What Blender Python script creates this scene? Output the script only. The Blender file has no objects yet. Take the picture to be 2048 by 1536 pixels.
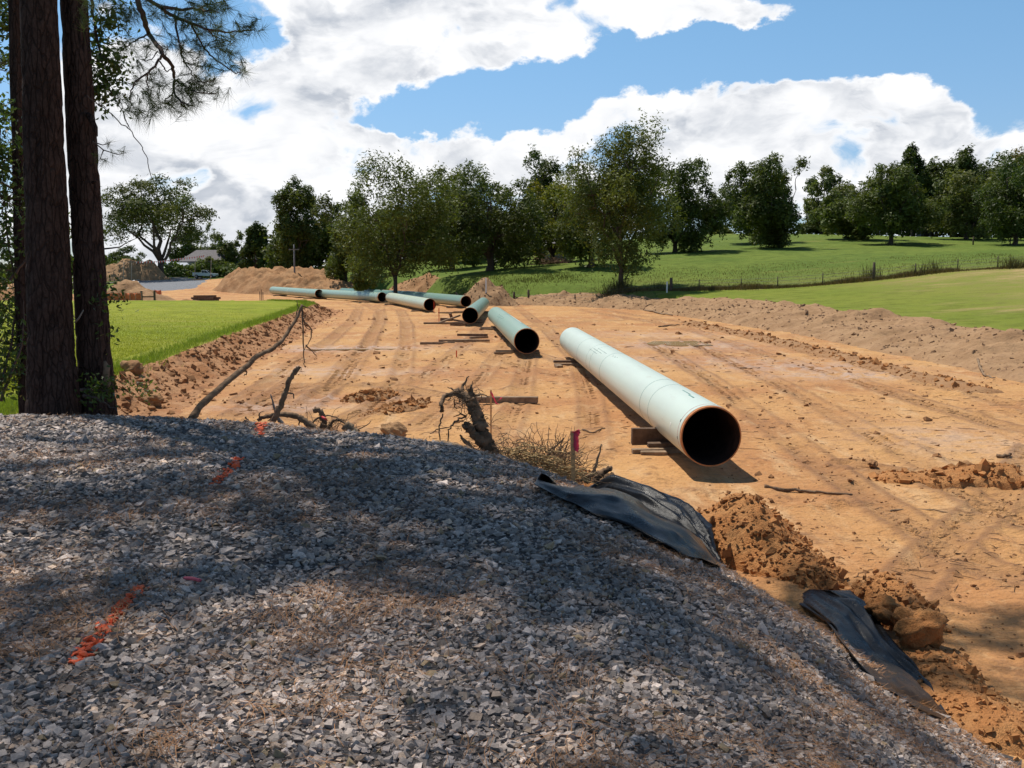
import bpy, math, random
import numpy as np
from mathutils import Vector, Matrix

SC = bpy.context.scene
COL = SC.collection
rng = np.random.default_rng(11)
random.seed(5)

# ------------------------------------------------------------------ camera
F = 2000.0                      # focal length in pixels of the 2048 px wide frame
HC = 3.6                        # eye height above the mud
PITCH = math.atan((768 - 541) / F)
cam_d = bpy.data.cameras.new('camera')
cam = bpy.data.objects.new('camera', cam_d)
COL.objects.link(cam)
cam_d.sensor_width = 36.0
cam_d.lens = 36.0 * F / 2048.0
cam_d.clip_start = 0.05
cam_d.clip_end = 9000
cam.location = (0, 0, HC)
cam.rotation_euler = (math.pi / 2 - PITCH, 0, 0)
SC.camera = cam

# ------------------------------------------------------------------ sun, sky, exposure
SUN_S = np.array([0.30, -0.36])           # shadow offset per metre of height
el = math.atan(1 / np.hypot(*SUN_S))
sun_d = bpy.data.lights.new('sun', 'SUN')
sun_d.energy = 4.8
sun_d.angle = math.radians(0.53)
sun_d.color = (1.0, 0.945, 0.86)
sun = bpy.data.objects.new('sun', sun_d)
COL.objects.link(sun)
sdir = Vector((SUN_S[0], SUN_S[1], -1)).normalized()
sun.rotation_euler = sdir.to_track_quat('-Z', 'Y').to_euler()
sun.location = (-20, 30, 60)

SC.view_settings.view_transform = 'Standard'
SC.view_settings.look = 'None'
SC.view_settings.exposure = 0.0
SC.view_settings.gamma = 1.0
SC.view_settings.use_curve_mapping = False
SC.cycles.max_bounces = 6
SC.cycles.diffuse_bounces = 3
SC.cycles.transparent_max_bounces = 8


class NT:
    """small helper to write node trees"""
    def __init__(self, tree):
        self.t = tree
        self.n = tree.nodes
        self.l = tree.links

    def node(self, typ, ins=None, **props):
        nd = self.n.new(typ)
        for k, v in props.items():
            setattr(nd, k, v)
        for k, v in (ins or {}).items():
            s = nd.inputs[k]
            if hasattr(v, 'node') and hasattr(v, 'is_linked'):
                self.l.new(v, s)
            else:
                s.default_value = v
        return nd

    def math(self, op, a, b=None, c=None, clamp=False):
        nd = self.n.new('ShaderNodeMath')
        nd.operation = op
        nd.use_clamp = clamp
        for i, v in enumerate((a, b, c)):
            if v is None:
                continue
            if hasattr(v, 'is_linked'):
                self.l.new(v, nd.inputs[i])
            else:
                nd.inputs[i].default_value = v
        return nd.outputs[0]

    def noise(self, vec, scale, detail=4, rough=0.55, out=0, dist=0.0):
        nd = self.node('ShaderNodeTexNoise', {'Scale': scale, 'Detail': detail, 'Roughness': rough, 'Distortion': dist})
        self.l.new(vec, nd.inputs['Vector'])
        return nd.outputs[out]

    def mapr(self, v, a, b, c=0.0, d=1.0, smooth=False):
        nd = self.node('ShaderNodeMapRange', {1: a, 2: b, 3: c, 4: d})
        if smooth:
            nd.interpolation_type = 'SMOOTHSTEP'
        self.l.new(v, nd.inputs[0])
        return nd.outputs[0]

    def mix(self, f, a, b, mode='MIX'):
        nd = self.node('ShaderNodeMix', data_type='RGBA', blend_type=mode)
        for i, v in ((0, f), (6, a), (7, b)):
            if hasattr(v, 'is_linked'):
                self.l.new(v, nd.inputs[i])
            else:
                nd.inputs[i].default_value = (*v, 1) if isinstance(v, (tuple, list)) and len(v) == 3 else v
        return nd.outputs[2]

    def scale(self, vec, s):
        nd = self.node('ShaderNodeMapping', {'Scale': s})
        self.l.new(vec, nd.inputs['Vector'])
        return nd.outputs[0]


def az_el(px, py):
    """azimuth and elevation of a sight line"""
    u = (px - 1024) / F
    v = (768 - py) / F
    d = np.array([u, math.cos(PITCH) + v * math.sin(PITCH), -math.sin(PITCH) + v * math.cos(PITCH)])
    d /= np.linalg.norm(d)
    return math.atan2(d[0], d[1]), math.asin(d[2])


def build_sky():
    w = bpy.data.worlds.new('World')
    SC.world = w
    w.use_nodes = True
    T = NT(w.node_tree)
    T.n.clear()
    sky = T.node('ShaderNodeTexSky', sky_type='NISHITA', sun_disc=False)
    sky.sun_elevation = el
    sky.sun_rotation = math.atan2(-SUN_S[0], -SUN_S[1])
    sky.air_density = 1.0
    sky.dust_density = 0.25
    sky.ozone_density = 2.2
    tc = T.node('ShaderNodeTexCoord').outputs['Generated']
    sep = T.node('ShaderNodeSeparateXYZ')
    T.l.new(tc, sep.inputs[0])
    az = T.math('ARCTAN2', sep.outputs[0], sep.outputs[1])
    ele = T.math('ARCSINE', sep.outputs[2])
    comb = T.node('ShaderNodeCombineXYZ')
    T.l.new(az, comb.inputs[0])
    T.l.new(T.math('MULTIPLY', ele, 1.45), comb.inputs[1])
    P = comb.outputs[0]
    # where cumulus masses stand (sight line, half sizes, weight)
    blobs = [
        (760, 60, 210, 130, .34), (960, 50, 210, 90, .30), (1130, 45, 110, 70, .22), (1390, 15, 130, 38, .30),
        (1510, 10, 70, 30, .2), (620, 190, 170, 140, .30), (470, 290, 190, 150, .34), (300, 330, 170, 170, .30),
        (480, 440, 260, 90, .28), (700, 330, 170, 70, .28), (850, 300, 150, 40, .2), (1010, 320, 150, 42, .28),
        (1180, 270, 150, 75, .34), (1330, 240, 170, 85, .36), (1540, 230, 190, 90, .36), (1720, 280, 170, 85, .32),
        (1880, 250, 100, 80, .32), (2010, 300, 90, 40, .25), (1500, 370, 500, 60, .24), (240, 230, 110, 110, .25),
        (930, 255, 40, 18, .12), (1210, 80, 70, 40, .16), (1700, 300, 110, 60, .22), (420, 350, 110, 60, .2), (500, 215, 60, 60, .15),
        # clear gaps
        (900, 215, 250, 55, -.30), (1130, 165, 200, 60, -.30), (1500, 105, 330, 45, -.34), (1850, 100, 230, 75, -.36),
        (430, 60, 120, 90, -.30), (1960, 215, 40, 60, -.12), (820, 235, 130, 40, -.2),
        (1330, 95, 120, 36, -.2), (560, 40, 50, 40, -.1), (1045, 215, 70, 60, -.15),
    ]
    wl = T.node('ShaderNodeTexNoise', {'Scale': 10.0, 'Detail': 6.0, 'Roughness': 0.6})
    T.l.new(P, wl.inputs['Vector'])
    wsep = T.node('ShaderNodeSeparateColor'); T.l.new(wl.outputs['Color'], wsep.inputs[0])
    az2 = T.math('ADD', az, T.math('MULTIPLY', T.math('SUBTRACT', wsep.outputs[0], .5), .12))
    ele2 = T.math('ADD', ele, T.math('MULTIPLY', T.math('SUBTRACT', wsep.outputs[1], .5), .085))
    bias = None
    for (px, py, sx, sy, wt) in blobs:
        a0, e0 = az_el(px, py)
        du = T.math('MULTIPLY', T.math('SUBTRACT', az2, a0), F / sx)
        dv = T.math('MULTIPLY', T.math('SUBTRACT', ele2, e0), F / sy)
        r2 = T.math('ADD', T.math('MULTIPLY', du, du), T.math('MULTIPLY', dv, dv))
        g = T.math('MULTIPLY', T.math('EXPONENT', T.math('MULTIPLY', r2, -0.9)), wt)
        bias = g if bias is None else T.math('ADD', bias, g)
    bias = T.math('MINIMUM', T.math('MAXIMUM', bias, -.30), .27)
    # a common cover that thins towards the zenith, where one looks up between the heaps
    cover = T.mapr(ele, 0.15, 0.75, -0.03, -0.20)

    def density(vec, detail):
        big = T.noise(vec, 8.5, detail, 0.60, dist=0.35)
        return T.math('ADD', T.math('ADD', big, bias), cover)
    warp = T.node('ShaderNodeTexNoise', {'Scale': 16.0, 'Detail': 5.0, 'Roughness': 0.55})
    T.l.new(P, warp.inputs['Vector'])
    wv = T.node('ShaderNodeVectorMath', operation='MULTIPLY_ADD')
    T.l.new(warp.outputs['Color'], wv.inputs[0])
    wv.inputs[1].default_value = (0.035, 0.035, 0.0)
    T.l.new(P, wv.inputs[2])
    den = density(wv.outputs[0], 9)
    # billows: small round bumps on the outline
    vor = T.node('ShaderNodeTexVoronoi', {'Scale': 30.0}, feature='SMOOTH_F1')
    T.l.new(wv.outputs[0], vor.inputs['Vector'])
    vor2 = T.node('ShaderNodeTexVoronoi', {'Scale': 75.0}, feature='SMOOTH_F1')
    T.l.new(wv.outputs[0], vor2.inputs['Vector'])
    puff = T.math('ADD', T.math('MULTIPLY', T.math('SUBTRACT', 0.42, vor.outputs['Distance']), 0.20), T.math('MULTIPLY', T.math('SUBTRACT', 0.42, vor2.outputs['Distance']), 0.10))
    den = T.math('ADD', den, puff)
    mask = T.mapr(den, 0.535, 0.665, smooth=True)
    thick = T.mapr(den, 0.60, 0.90)
    # undersides turn grey: where there is more cloud above than here
    up = T.node('ShaderNodeVectorMath', operation='ADD'); T.l.new(wv.outputs[0], up.inputs[0]); up.inputs[1].default_value = (-.012, .062, 0)
    above = T.noise(up.outputs[0], 8.5, 5, .55, dist=.35)
    here = T.noise(wv.outputs[0], 8.5, 5, .55, dist=.35)
    under = T.mapr(T.math('SUBTRACT', above, here), -.03, .17, smooth=True)
    sh = T.noise(T.scale(P, (1, 1.7, 1)), 6.5, 7, 0.58, dist=0.5)
    grey = T.math('MULTIPLY', T.math('ADD', T.math('MULTIPLY', under, .74), T.mapr(sh, 0.45, 0.66, 0, .66, smooth=True)), T.mapr(thick, 0.03, 0.52, smooth=True), clamp=True)
    grey = T.math('SUBTRACT', grey, T.math('MULTIPLY', puff, 2.2), clamp=True)
    white = (1.04, 1.045, 1.06)
    shade = (0.52, 0.565, 0.64)
    ccol = T.mix(grey, white, shade)
    k = 0.085
    sc = T.node('ShaderNodeVectorMath', operation='SCALE')
    T.l.new(ccol, sc.inputs[0])
    sc.inputs['Scale'].default_value = 1.0 / k
    tint = T.mix(T.mapr(ele, 0.0, 0.30, smooth=True), (0.92, 1.06, 1.36), (1.10, 1.42, 1.50))
    tint = T.mix(T.mapr(ele, 0.32, 0.80, smooth=True), tint, (.85, .88, .80))
    blue = T.mix(1.0, sky.outputs[0], tint, 'MULTIPLY')
    col = T.mix(mask, blue, sc.outputs[0])
    bg = T.node('ShaderNodeBackground', {'Strength': k})
    T.l.new(col, bg.inputs['Color'])
    out = T.node('ShaderNodeOutputWorld')
    T.l.new(bg.outputs[0], out.inputs[0])


build_sky()

# ------------------------------------------------------------------ numeric helpers
def smooth(a, b, x):
    t = np.clip((x - a) / (b - a), 0, 1)
    return t * t * (3 - 2 * t)


def _hash(ix, iy, seed):
    h = (ix.astype(np.int64) * 374761393 + iy.astype(np.int64) * 668265263 + seed * 1274126177) & 0xFFFFFFFF
    h = ((h ^ (h >> 13)) * 1274126177) & 0xFFFFFFFF
    h = (h ^ (h >> 16)) & 0xFFFF
    return h / 65535.0


def vnoise(x, y, seed=0):
    x = np.asarray(x, float); y = np.asarray(y, float)
    ix = np.floor(x); iy = np.floor(y)
    fx = x - ix; fy = y - iy
    fx = fx * fx * (3 - 2 * fx); fy = fy * fy * (3 - 2 * fy)
    a = _hash(ix, iy, seed); b = _hash(ix + 1, iy, seed)
    c = _hash(ix, iy + 1, seed); d = _hash(ix + 1, iy + 1, seed)
    return (a * (1 - fx) + b * fx) * (1 - fy) + (c * (1 - fx) + d * fx) * fy


def fbm(x, y, octv=4, seed=0, gain=0.5):
    s = 0; a = 1; tot = 0
    for o in range(octv):
        s = s + a * (vnoise(x * 2 ** o + 17.3 * o, y * 2 ** o - 9.1 * o, seed + o) - 0.5)
        tot += a; a *= gain
    return s / tot * 2


def poly_sd(x, y, poly):
    """signed distance to a closed polygon, positive inside"""
    poly = np.asarray(poly, float)
    d2 = np.full(x.shape, 1e18); ins = np.zeros(x.shape, bool)
    n = len(poly)
    for i in range(n):
        ax, ay = poly[i]; bx, by = poly[(i + 1) % n]
        ex, ey = bx - ax, by - ay
        t = np.clip(((x - ax) * ex + (y - ay) * ey) / (ex * ex + ey * ey), 0, 1)
        dx = x - (ax + t * ex); dy = y - (ay + t * ey)
        d2 = np.minimum(d2, dx * dx + dy * dy)
        c = (ay > y) != (by > y)
        with np.errstate(divide='ignore', invalid='ignore'):
            ins ^= c & (x < (bx - ax) * (y - ay) / (by - ay) + ax)
    d = np.sqrt(d2)
    return np.where(ins, d, -d)


def line_sd(x, y, pts):
    """distance to an open polyline, the side (+ right of its direction) and the length along it"""
    pts = np.asarray(pts, float)
    best = np.full(x.shape, 1e18); side = np.zeros(x.shape); along = np.zeros(x.shape); L = 0
    for i in range(len(pts) - 1):
        ax, ay = pts[i]; bx, by = pts[i + 1]
        ex, ey = bx - ax, by - ay
        ln = math.hypot(ex, ey)
        t = np.clip(((x - ax) * ex + (y - ay) * ey) / (ln * ln), 0, 1)
        dx = x - (ax + t * ex); dy = y - (ay + t * ey)
        d2 = dx * dx + dy * dy
        m = d2 < best
        best = np.where(m, d2, best)
        side = np.where(m, np.sign(ex * -dy + ey * dx), side)
        along = np.where(m, L + t * ln, along)
        L += ln
    return np.sqrt(best), side, along


def W(px, py, Y):
    """the point at distance Y seen at a place in the photograph"""
    u = (px - 1024) / F; v = (768 - py) / F
    t = Y / (math.cos(PITCH) + v * math.sin(PITCH))
    return np.array([u * t, Y, HC + t * (-math.sin(PITCH) + v * math.cos(PITCH))])


# ------------------------------------------------------------------ terrain
CTRL = []
def cp(x, y, z): CTRL.append((x, y, z))
def cpx(px, py, Y): CTRL.append(tuple(W(px, py, Y)))
for x, y, z in [(-12, 20, .7), (-12, 50, .7), (-17, 85, .7), (-40, 97, .72), (-40, 30, .75), (-70, 60, .8), (0, 20, .5), (5, 60, .45),
                (0, 100, .75), (20, 25, .5), (20, 40, .55), (22, 60, .75), (17, 85, 1.2), (30, 20, .8), (40, 40, 1.7), (0, -40, .8),
                (60, -20, 1.5), (-60, -20, .8), (100, 300, 10.5), (60, 300, 10), (140, 240, 10.5), (-150, 150, 1.5), (-200, 300, 2.5),
                (-60, 400, 2.8), (0, 420, 3.4), (-130, 500, 3.2), (-60, 120, .5), (-40, 130, .2), (-25, 135, .2), (110, 120, 6.5), (120, 40, 4.5)]:
    cp(x, y, z)
for a in [(1398, 581, 100), (1555, 577, 99), (1713, 564, 98), (1871, 547, 97), (2045, 535, 95), (1560, 497, 150), (1520, 488, 165), (1780, 490, 155),
          (1727, 480, 170), (1350, 505, 145), (1180, 541, 122), (975, 545, 125), (790, 573, 118), (1243, 580, 104), (1600, 468, 210), (1450, 468, 210),
          (1760, 472, 205), (1900, 474, 190), (2040, 480, 170), (870, 542, 150), (1050, 524, 165), (410, 556, 244), (350, 578, 170), (350, 557, 235),
          (260, 556, 240), (410, 545, 270), (600, 540, 170), (690, 545, 160), (512, 548, 205), (325, 556, 236), (350, 568, 200), (410, 560, 226), (418, 548, 262), (300, 556, 238)]:
    cpx(*a)
for r, zz in ((900, 6.0), (2500, 6.0)):
    for k in range(14):
        a = k / 14 * 2 * math.pi
        cp(r * math.sin(a), r * math.cos(a), zz - 3.5 * max(0, -math.sin(a + .5)))
CT = np.array(CTRL)


def _U(r2): return 0.5 * r2 * np.log(r2 + 1e-9)


def tps_fit(ct):
    n = len(ct); s = 100.0
    p = ct[:, :2] / s
    K = _U(((p[:, None] - p[None]) ** 2).sum(-1)) + np.eye(n) * 0.002
    Pm = np.hstack([np.ones((n, 1)), p])
    A = np.block([[K, Pm], [Pm.T, np.zeros((3, 3))]])
    return np.linalg.solve(A, np.concatenate([ct[:, 2], np.zeros(3)])), p, s


TW, TP, TS = tps_fit(CT)


def natural(x, y):
    sh = x.shape
    q = np.stack([x.ravel(), y.ravel()], -1) / TS
    out = np.empty(len(q))
    for i in range(0, len(q), 60000):
        b = q[i:i + 60000]
        out[i:i + 60000] = _U(((b[:, None] - TP[None]) ** 2).sum(-1)) @ TW[:-3] + TW[-3] + b @ TW[-2:]
    return out.reshape(sh)


LAWN = [(-9.6, 17), (-10.3, 22), (-10.9, 27), (-11.6, 34), (-13.0, 48), (-14.4, 62), (-16, 77), (-17.2, 88), (-19.0, 94), (-22.7, 97), (-41, 98), (-90, 98),
        (-90, -30), (-14, -30), (-12, 10)]
ROW = [(19.0, -25), (19.4, 38), (19.3, 53), (18.3, 65), (16.6, 80), (14.0, 95), (8, 102.5), (2, 108), (-4, 114), (-11, 127), (-22, 150), (-36, 158), (-45, 172),
       (-50, 192), (-60, 226), (-78, 232), (-66, 190), (-62, 166), (-80, 150), (-90, 120), (-80, 98.5), (-41, 97), (-30, 60), (-20, 20), (-12, -25)]
PAD = [(-53.5, 168), (-56.5, 185), (-63, 205), (-71, 236), (-92, 238), (-80, 205), (-70, 180), (-60, 167)]
HILL = [(-34, 11.6), (-9, 12.1), (-4, 11.9), (-2.4, 11.3), (-1.1, 10.5), (-.35, 9.95), (.25, 8.95), (.7, 7.7), (.92, 6.4), (1.0, 4), (1.05, 0), (1.05, -16), (-34, -16)]
TRACKS = []          # world polylines of wheel tracks: (points, half gauge, width, depth)


def mud_level(x, y):
    return smooth(146, 185, y)


def H(x, y, detail=True, info=False):
    x = np.atleast_1d(np.asarray(x, float)); y = np.atleast_1d(np.asarray(y, float))
    N = natural(x, y)
    sdR = poly_sd(x, y, ROW); sdL = poly_sd(x, y, LAWN)
    jit = fbm(x / 1.3, y / 1.3, 3, 7) * 0.45
    m = mud_level(x, y)
    M = N * m + (1 - m) * 0.0
    w = smooth(-3.2, 0.3, sdR)
    base = N * (1 - w) + M * w
    bd = np.clip((-sdL + jit * 0.8) / 1.6, 0, 1)
    Bk = np.where(sdL > 0, 1.0, (1 - bd) ** 1.25) * (sdL > -3)
    base = np.where(sdL > -3, np.maximum(base, M + (np.maximum(N, .66) - M) * Bk), base)
    sdH = poly_sd(x, y, HILL)
    q = -sdH
    wd = 0.85
    drop = (q + np.sqrt(q * q + wd * wd)) / 2 * 0.74
    zh = 2.09 - drop
    k = 0.10
    dd = zh - base
    Z = base + (dd + np.sqrt(dd * dd + k * k)) / 2 - 0.0
    hill = dd > 0.0
    bank = (~hill) & (sdL > -2.1 + jit) & (sdL < 0.12 + jit * .25)
    lawn = (~hill) & (sdL >= 0.12 + jit * .25)
    mud = (~hill) & (~bank) & (~lawn) & (sdR > 0)
    pad = (~hill) & (poly_sd(x, y, PAD) > jit)
    zone = np.zeros(x.shape, int)
    zone[mud] = 1; zone[lawn] = 2; zone[bank] = 3; zone[hill] = 4; zone[pad] = 5
    if detail:
        Z = Z + np.where(hill, fbm(x / .9, y / .9, 4, 31) * 0.045, 0)
        bk = smooth(-2.4, -1.2, sdL) * smooth(.25, -.25, sdL) * (~hill)
        # teeth of the excavator bucket and fallen lumps
        teeth = (np.abs(fbm(x / 1.1 + y / 2.2, y / .55, 3, 41)) * 0.55 + fbm(x / .35, y / .35, 3, 43) * 0.10 - .1)
        Z = Z + bk * teeth * 0.62
        r = fbm(x / 2.6, y / 5.5, 4, 51) * 0.05 + fbm(x / .5, y / .9, 3, 57) * 0.035 + np.maximum(fbm(x / .8, y / .8, 4, 59) - .18, 0) * 0.16
        mm = smooth(0, 1.0, sdR) * (~hill) * (1 - smooth(-2.2, -1.6, sdL))
        Z = Z + r * mm
        Z = Z + np.where(zone == 0, fbm(x / 6, y / 6, 3, 61) * 0.10, 0) * smooth(-1, -4, sdR) + np.where(lawn, fbm(x / 4, y / 4, 3, 63) * .04, 0)
    damp = np.zeros(x.shape)
    if detail and TRACKS:
        near = (zone == 1)
        for (pts, hg, wid, dep) in TRACKS:
            d, s, al = line_sd(x, y, pts)
            for off in ((-hg, hg) if hg else (0,)):
                e = np.abs(d * s - off) / wid
                core = np.clip(1 - (e / .95) ** 4, 0, 1)
                rim = np.exp(-((e - 1.3) / .35) ** 2)
                bars = 0.5 + 0.5 * np.sin(al / .19 * 2 * math.pi / 2 + e * 2)
                Z = Z + near * (-dep * core + dep * .8 * rim + core * bars * dep * .55)
                damp = np.maximum(damp, near * (core * .55 + rim * .9) * (0.55 + .45 * np.clip(fbm(al / 6, off + al * 0, 2, 71) * 1.5 + .4, 0, 1)))
    if info:
        return Z, zone, sdL, sdR, damp
    return Z


def hit(px, py, detail=False, y0=1.5, y1=400):
    """ground point seen at a place in the photograph"""
    Ys = np.geomspace(y0, y1, 900)
    u = (px - 1024) / F; v = (768 - py) / F
    t = Ys / (math.cos(PITCH) + v * math.sin(PITCH))
    X = u * t; Zr = HC + t * (-math.sin(PITCH) + v * math.cos(PITCH))
    g = H(X, Ys, detail)
    below = np.nonzero(Zr < g)[0]
    if len(below) == 0:
        return np.array([X[-1], Ys[-1], g[-1]])
    i = max(below[0], 1)
    a = Zr[i - 1] - g[i - 1]; b = g[i] - Zr[i]
    f = a / (a + b + 1e-9)
    return np.array([X[i - 1] + f * (X[i] - X[i - 1]), Ys[i - 1] + f * (Ys[i] - Ys[i - 1]), g[i - 1] + f * (g[i] - g[i - 1])])


def mudpt(px, py, z=0.0):
    """point on the level mud seen at a place in the photograph"""
    u = (px - 1024) / F; v = (768 - py) / F
    dz = -math.sin(PITCH) + v * math.cos(PITCH)
    t = (z - HC) / dz
    return np.array([u * t, t * (math.cos(PITCH) + v * math.sin(PITCH)), z])


def gz(x, y, detail=True):
    return float(H(np.array([x]), np.array([y]), detail)[0])


for pp, hg, wid, dep in [
    ([(560, 800), (640, 730), (700, 680), (735, 640), (740, 615), (700, 606)], 1.0, .28, .045),
    ([(660, 830), (740, 760), (775, 690), (785, 650), (780, 622), (745, 608)], 0.95, .28, .05),
    ([(480, 830), (600, 770), (760, 770), (860, 790)], 0, .35, .05),
    ([(1010, 610), (1060, 660), (1105, 720), (1110, 800), (1090, 900)], 1.0, .26, .03),
    ([(2080, 850), (1800, 770), (1600, 715), (1400, 655), (1180, 620)], 1.05, .30, .04),
    ([(2090, 1120), (1800, 960), (1620, 850), (1480, 760), (1330, 680)], 1.0, .28, .04),
    ([(1700, 1300), (1860, 1120), (1990, 1000), (2070, 900)], 0, .26, .035),
    ([(1000, 700), (1100, 735), (1230, 760)], 1.0, .26, .025),
    ([(760, 850), (900, 760), (980, 680), (1000, 640)], 1.0, .25, .025),
    ([(2100, 1060), (1950, 1000), (1840, 950), (1700, 930)], 0, .3, .05),
    ([(1290, 640), (1160, 640), (1080, 655), (1000, 665)], 1.0, .3, .03),
]:
    TRACKS.append(([tuple(mudpt(a, b)[:2]) for a, b in pp], hg, wid, dep))

# ------------------------------------------------------------------ mesh helpers
def mesh_obj(name, V, faces, mat=None, parent=None, smooth_=False, col=None, uvs=None):
    """faces: (n,k) int array or a list of such arrays"""
    V = np.asarray(V, np.float32)
    fl = faces if isinstance(faces, list) else [faces]
    fl = [np.asarray(f, np.int32) for f in fl if len(f)]
    me = bpy.data.meshes.new(name)
    me.vertices.add(len(V)); me.vertices.foreach_set('co', V.ravel())
    loops = np.concatenate([f.ravel() for f in fl])
    sizes = np.concatenate([np.full(len(f), f.shape[1], np.int32) for f in fl])
    starts = np.concatenate([[0], np.cumsum(sizes)[:-1]]).astype(np.int32)
    me.loops.add(len(loops)); me.loops.foreach_set('vertex_index', loops)
    me.polygons.add(len(sizes)); me.polygons.foreach_set('loop_start', starts)
    me.polygons.foreach_set('loop_total', sizes)
    me.polygons.foreach_set('use_smooth', np.full(len(sizes), bool(smooth_)))
    if col is not None:
        c = np.ones((len(V), 4), np.float32); c[:, :3] = col
        at = me.attributes.new('tint', 'FLOAT_COLOR', 'POINT')
        at.data.foreach_set('color', c.ravel())
    me.update(calc_edges=True)
    o = bpy.data.objects.new(name, me)
    if mat: me.materials.append(mat)
    COL.objects.link(o)
    if parent is not None: o.parent = parent
    return o


def empty(name, loc=(0, 0, 0), rz=0.0):
    o = bpy.data.objects.new(name, None)
    o.empty_display_size = 0.2
    COL.objects.link(o)
    o.location = tuple(loc); o.rotation_euler = (0, 0, rz)
    return o


def tag(o, label=None, cat=None, group=None, kind=None):
    for k, v in (('label', label), ('category', cat), ('group', group), ('kind', kind)):
        if v: o[k] = v
    return o


class MB:
    """collects geometry in numpy and links it as one mesh"""
    def __init__(self): self.V = []; self.F = []; self.C = []; self.n = 0
    def add(self, V, Fs, col=None):
        V = np.asarray(V, float)
        for f in (Fs if isinstance(Fs, list) else [Fs]):
            self.F.append(np.asarray(f, int) + self.n)
        self.V.append(V); self.n += len(V)
        c = np.ones((len(V), 3)) if col is None else np.broadcast_to(np.asarray(col, float), (len(V), 3))
        self.C.append(c)
        return self
    def box(self, size, M=None, loc=(0, 0, 0), col=None, bevel=0.0, jit=0.0):
        s = np.asarray(size, float) / 2
        v = np.array([[x, y, z] for x in (-1, 1) for y in (-1, 1) for z in (-1, 1)], float) * s
        f = np.array([[0, 1, 3, 2], [4, 6, 7, 5], [0, 4, 5, 1], [2, 3, 7, 6], [0, 2, 6, 4], [1, 5, 7, 3]])
        if jit: v = v + rng.normal(0, jit, v.shape)
        if M is not None: v = v @ np.asarray(M, float).T
        return self.add(v + np.asarray(loc, float), f, col)
    def tube(self, pts, rad, sides=6, col=None, cap=True, noise=0.0):
        pts = np.asarray(pts, float); n = len(pts)
        rad = np.broadcast_to(np.asarray(rad, float), (n,))
        tang = np.gradient(pts, axis=0)
        tang /= np.linalg.norm(tang, axis=1, keepdims=True) + 1e-12
        ref = np.array([0, 0, 1.0]) if abs(tang[:, 2]).mean() < .8 else np.array([1.0, 0, 0])
        u = np.cross(tang, ref); u /= np.linalg.norm(u, axis=1, keepdims=True) + 1e-12
        w = np.cross(tang, u)
        a = np.arange(sides) / sides * 2 * math.pi
        R = rad[:, None] * (1 + (rng.normal(0, noise, (n, sides)) if noise else 0))
        V = pts[:, None] + R[..., None] * (np.cos(a)[None, :, None] * u[:, None] + np.sin(a)[None, :, None] * w[:, None])
        V = V.reshape(-1, 3)
        i = np.arange(n - 1)[:, None] * sides; j = np.arange(sides)[None]; k = (j + 1) % sides
        f = np.stack([i + j, i + k, i + sides + k, i + sides + j], -1).reshape(-1, 4)
        Fs = [f]
        if cap and rad[0] > 1e-4: Fs.append(np.arange(sides)[::-1][None])
        if cap and rad[-1] > 1e-4: Fs.append(((n - 1) * sides + np.arange(sides))[None])
        return self.add(V, Fs, col)
    def build(self, name, mat, parent=None, smooth_=False, off=None):
        V = np.concatenate(self.V)
        if off is not None: V = V - np.asarray(off, float)
        byk = {}
        for f in self.F: byk.setdefault(f.shape[1], []).append(f)
        return mesh_obj(name, V, [np.concatenate(v) for v in byk.values()], mat, parent, smooth_, np.concatenate(self.C))


def rotz(a): c, s = math.cos(a), math.sin(a); return np.array([[c, -s, 0], [s, c, 0], [0, 0, 1.0]])
def rotx(a): c, s = math.cos(a), math.sin(a); return np.array([[1.0, 0, 0], [0, c, -s], [0, s, c]])
def roty(a): c, s = math.cos(a), math.sin(a); return np.array([[c, 0, s], [0, 1.0, 0], [-s, 0, c]])


def rand_rots(n, r=None):
    q = (r or rng).normal(size=(n, 4)); q /= np.linalg.norm(q, axis=1, keepdims=True)
    a, b, c, d = q.T
    return np.stack([np.stack([1 - 2 * (c * c + d * d), 2 * (b * c - a * d), 2 * (b * d + a * c)], -1),
                     np.stack([2 * (b * c + a * d), 1 - 2 * (b * b + d * d), 2 * (c * d - a * b)], -1),
                     np.stack([2 * (b * d - a * c), 2 * (c * d + a * b), 1 - 2 * (b * b + c * c)], -1)], 1)


_p = (1 + 5 ** .5) / 2
ICO_V = np.array([[-1, _p, 0], [1, _p, 0], [-1, -_p, 0], [1, -_p, 0], [0, -1, _p], [0, 1, _p], [0, -1, -_p], [0, 1, -_p], [_p, 0, -1], [_p, 0, 1], [-_p, 0, -1], [-_p, 0, 1]], float)
ICO_V /= np.linalg.norm(ICO_V[0])
ICO_F = np.array([[0, 11, 5], [0, 5, 1], [0, 1, 7], [0, 7, 10], [0, 10, 11], [1, 5, 9], [5, 11, 4], [11, 10, 2], [10, 7, 6], [7, 1, 8], [3, 9, 4], [3, 4, 2], [3, 2, 6], [3, 6, 8], [3, 8, 9], [4, 9, 5], [2, 4, 11], [6, 2, 10], [8, 6, 7], [9, 8, 1]])


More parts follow.
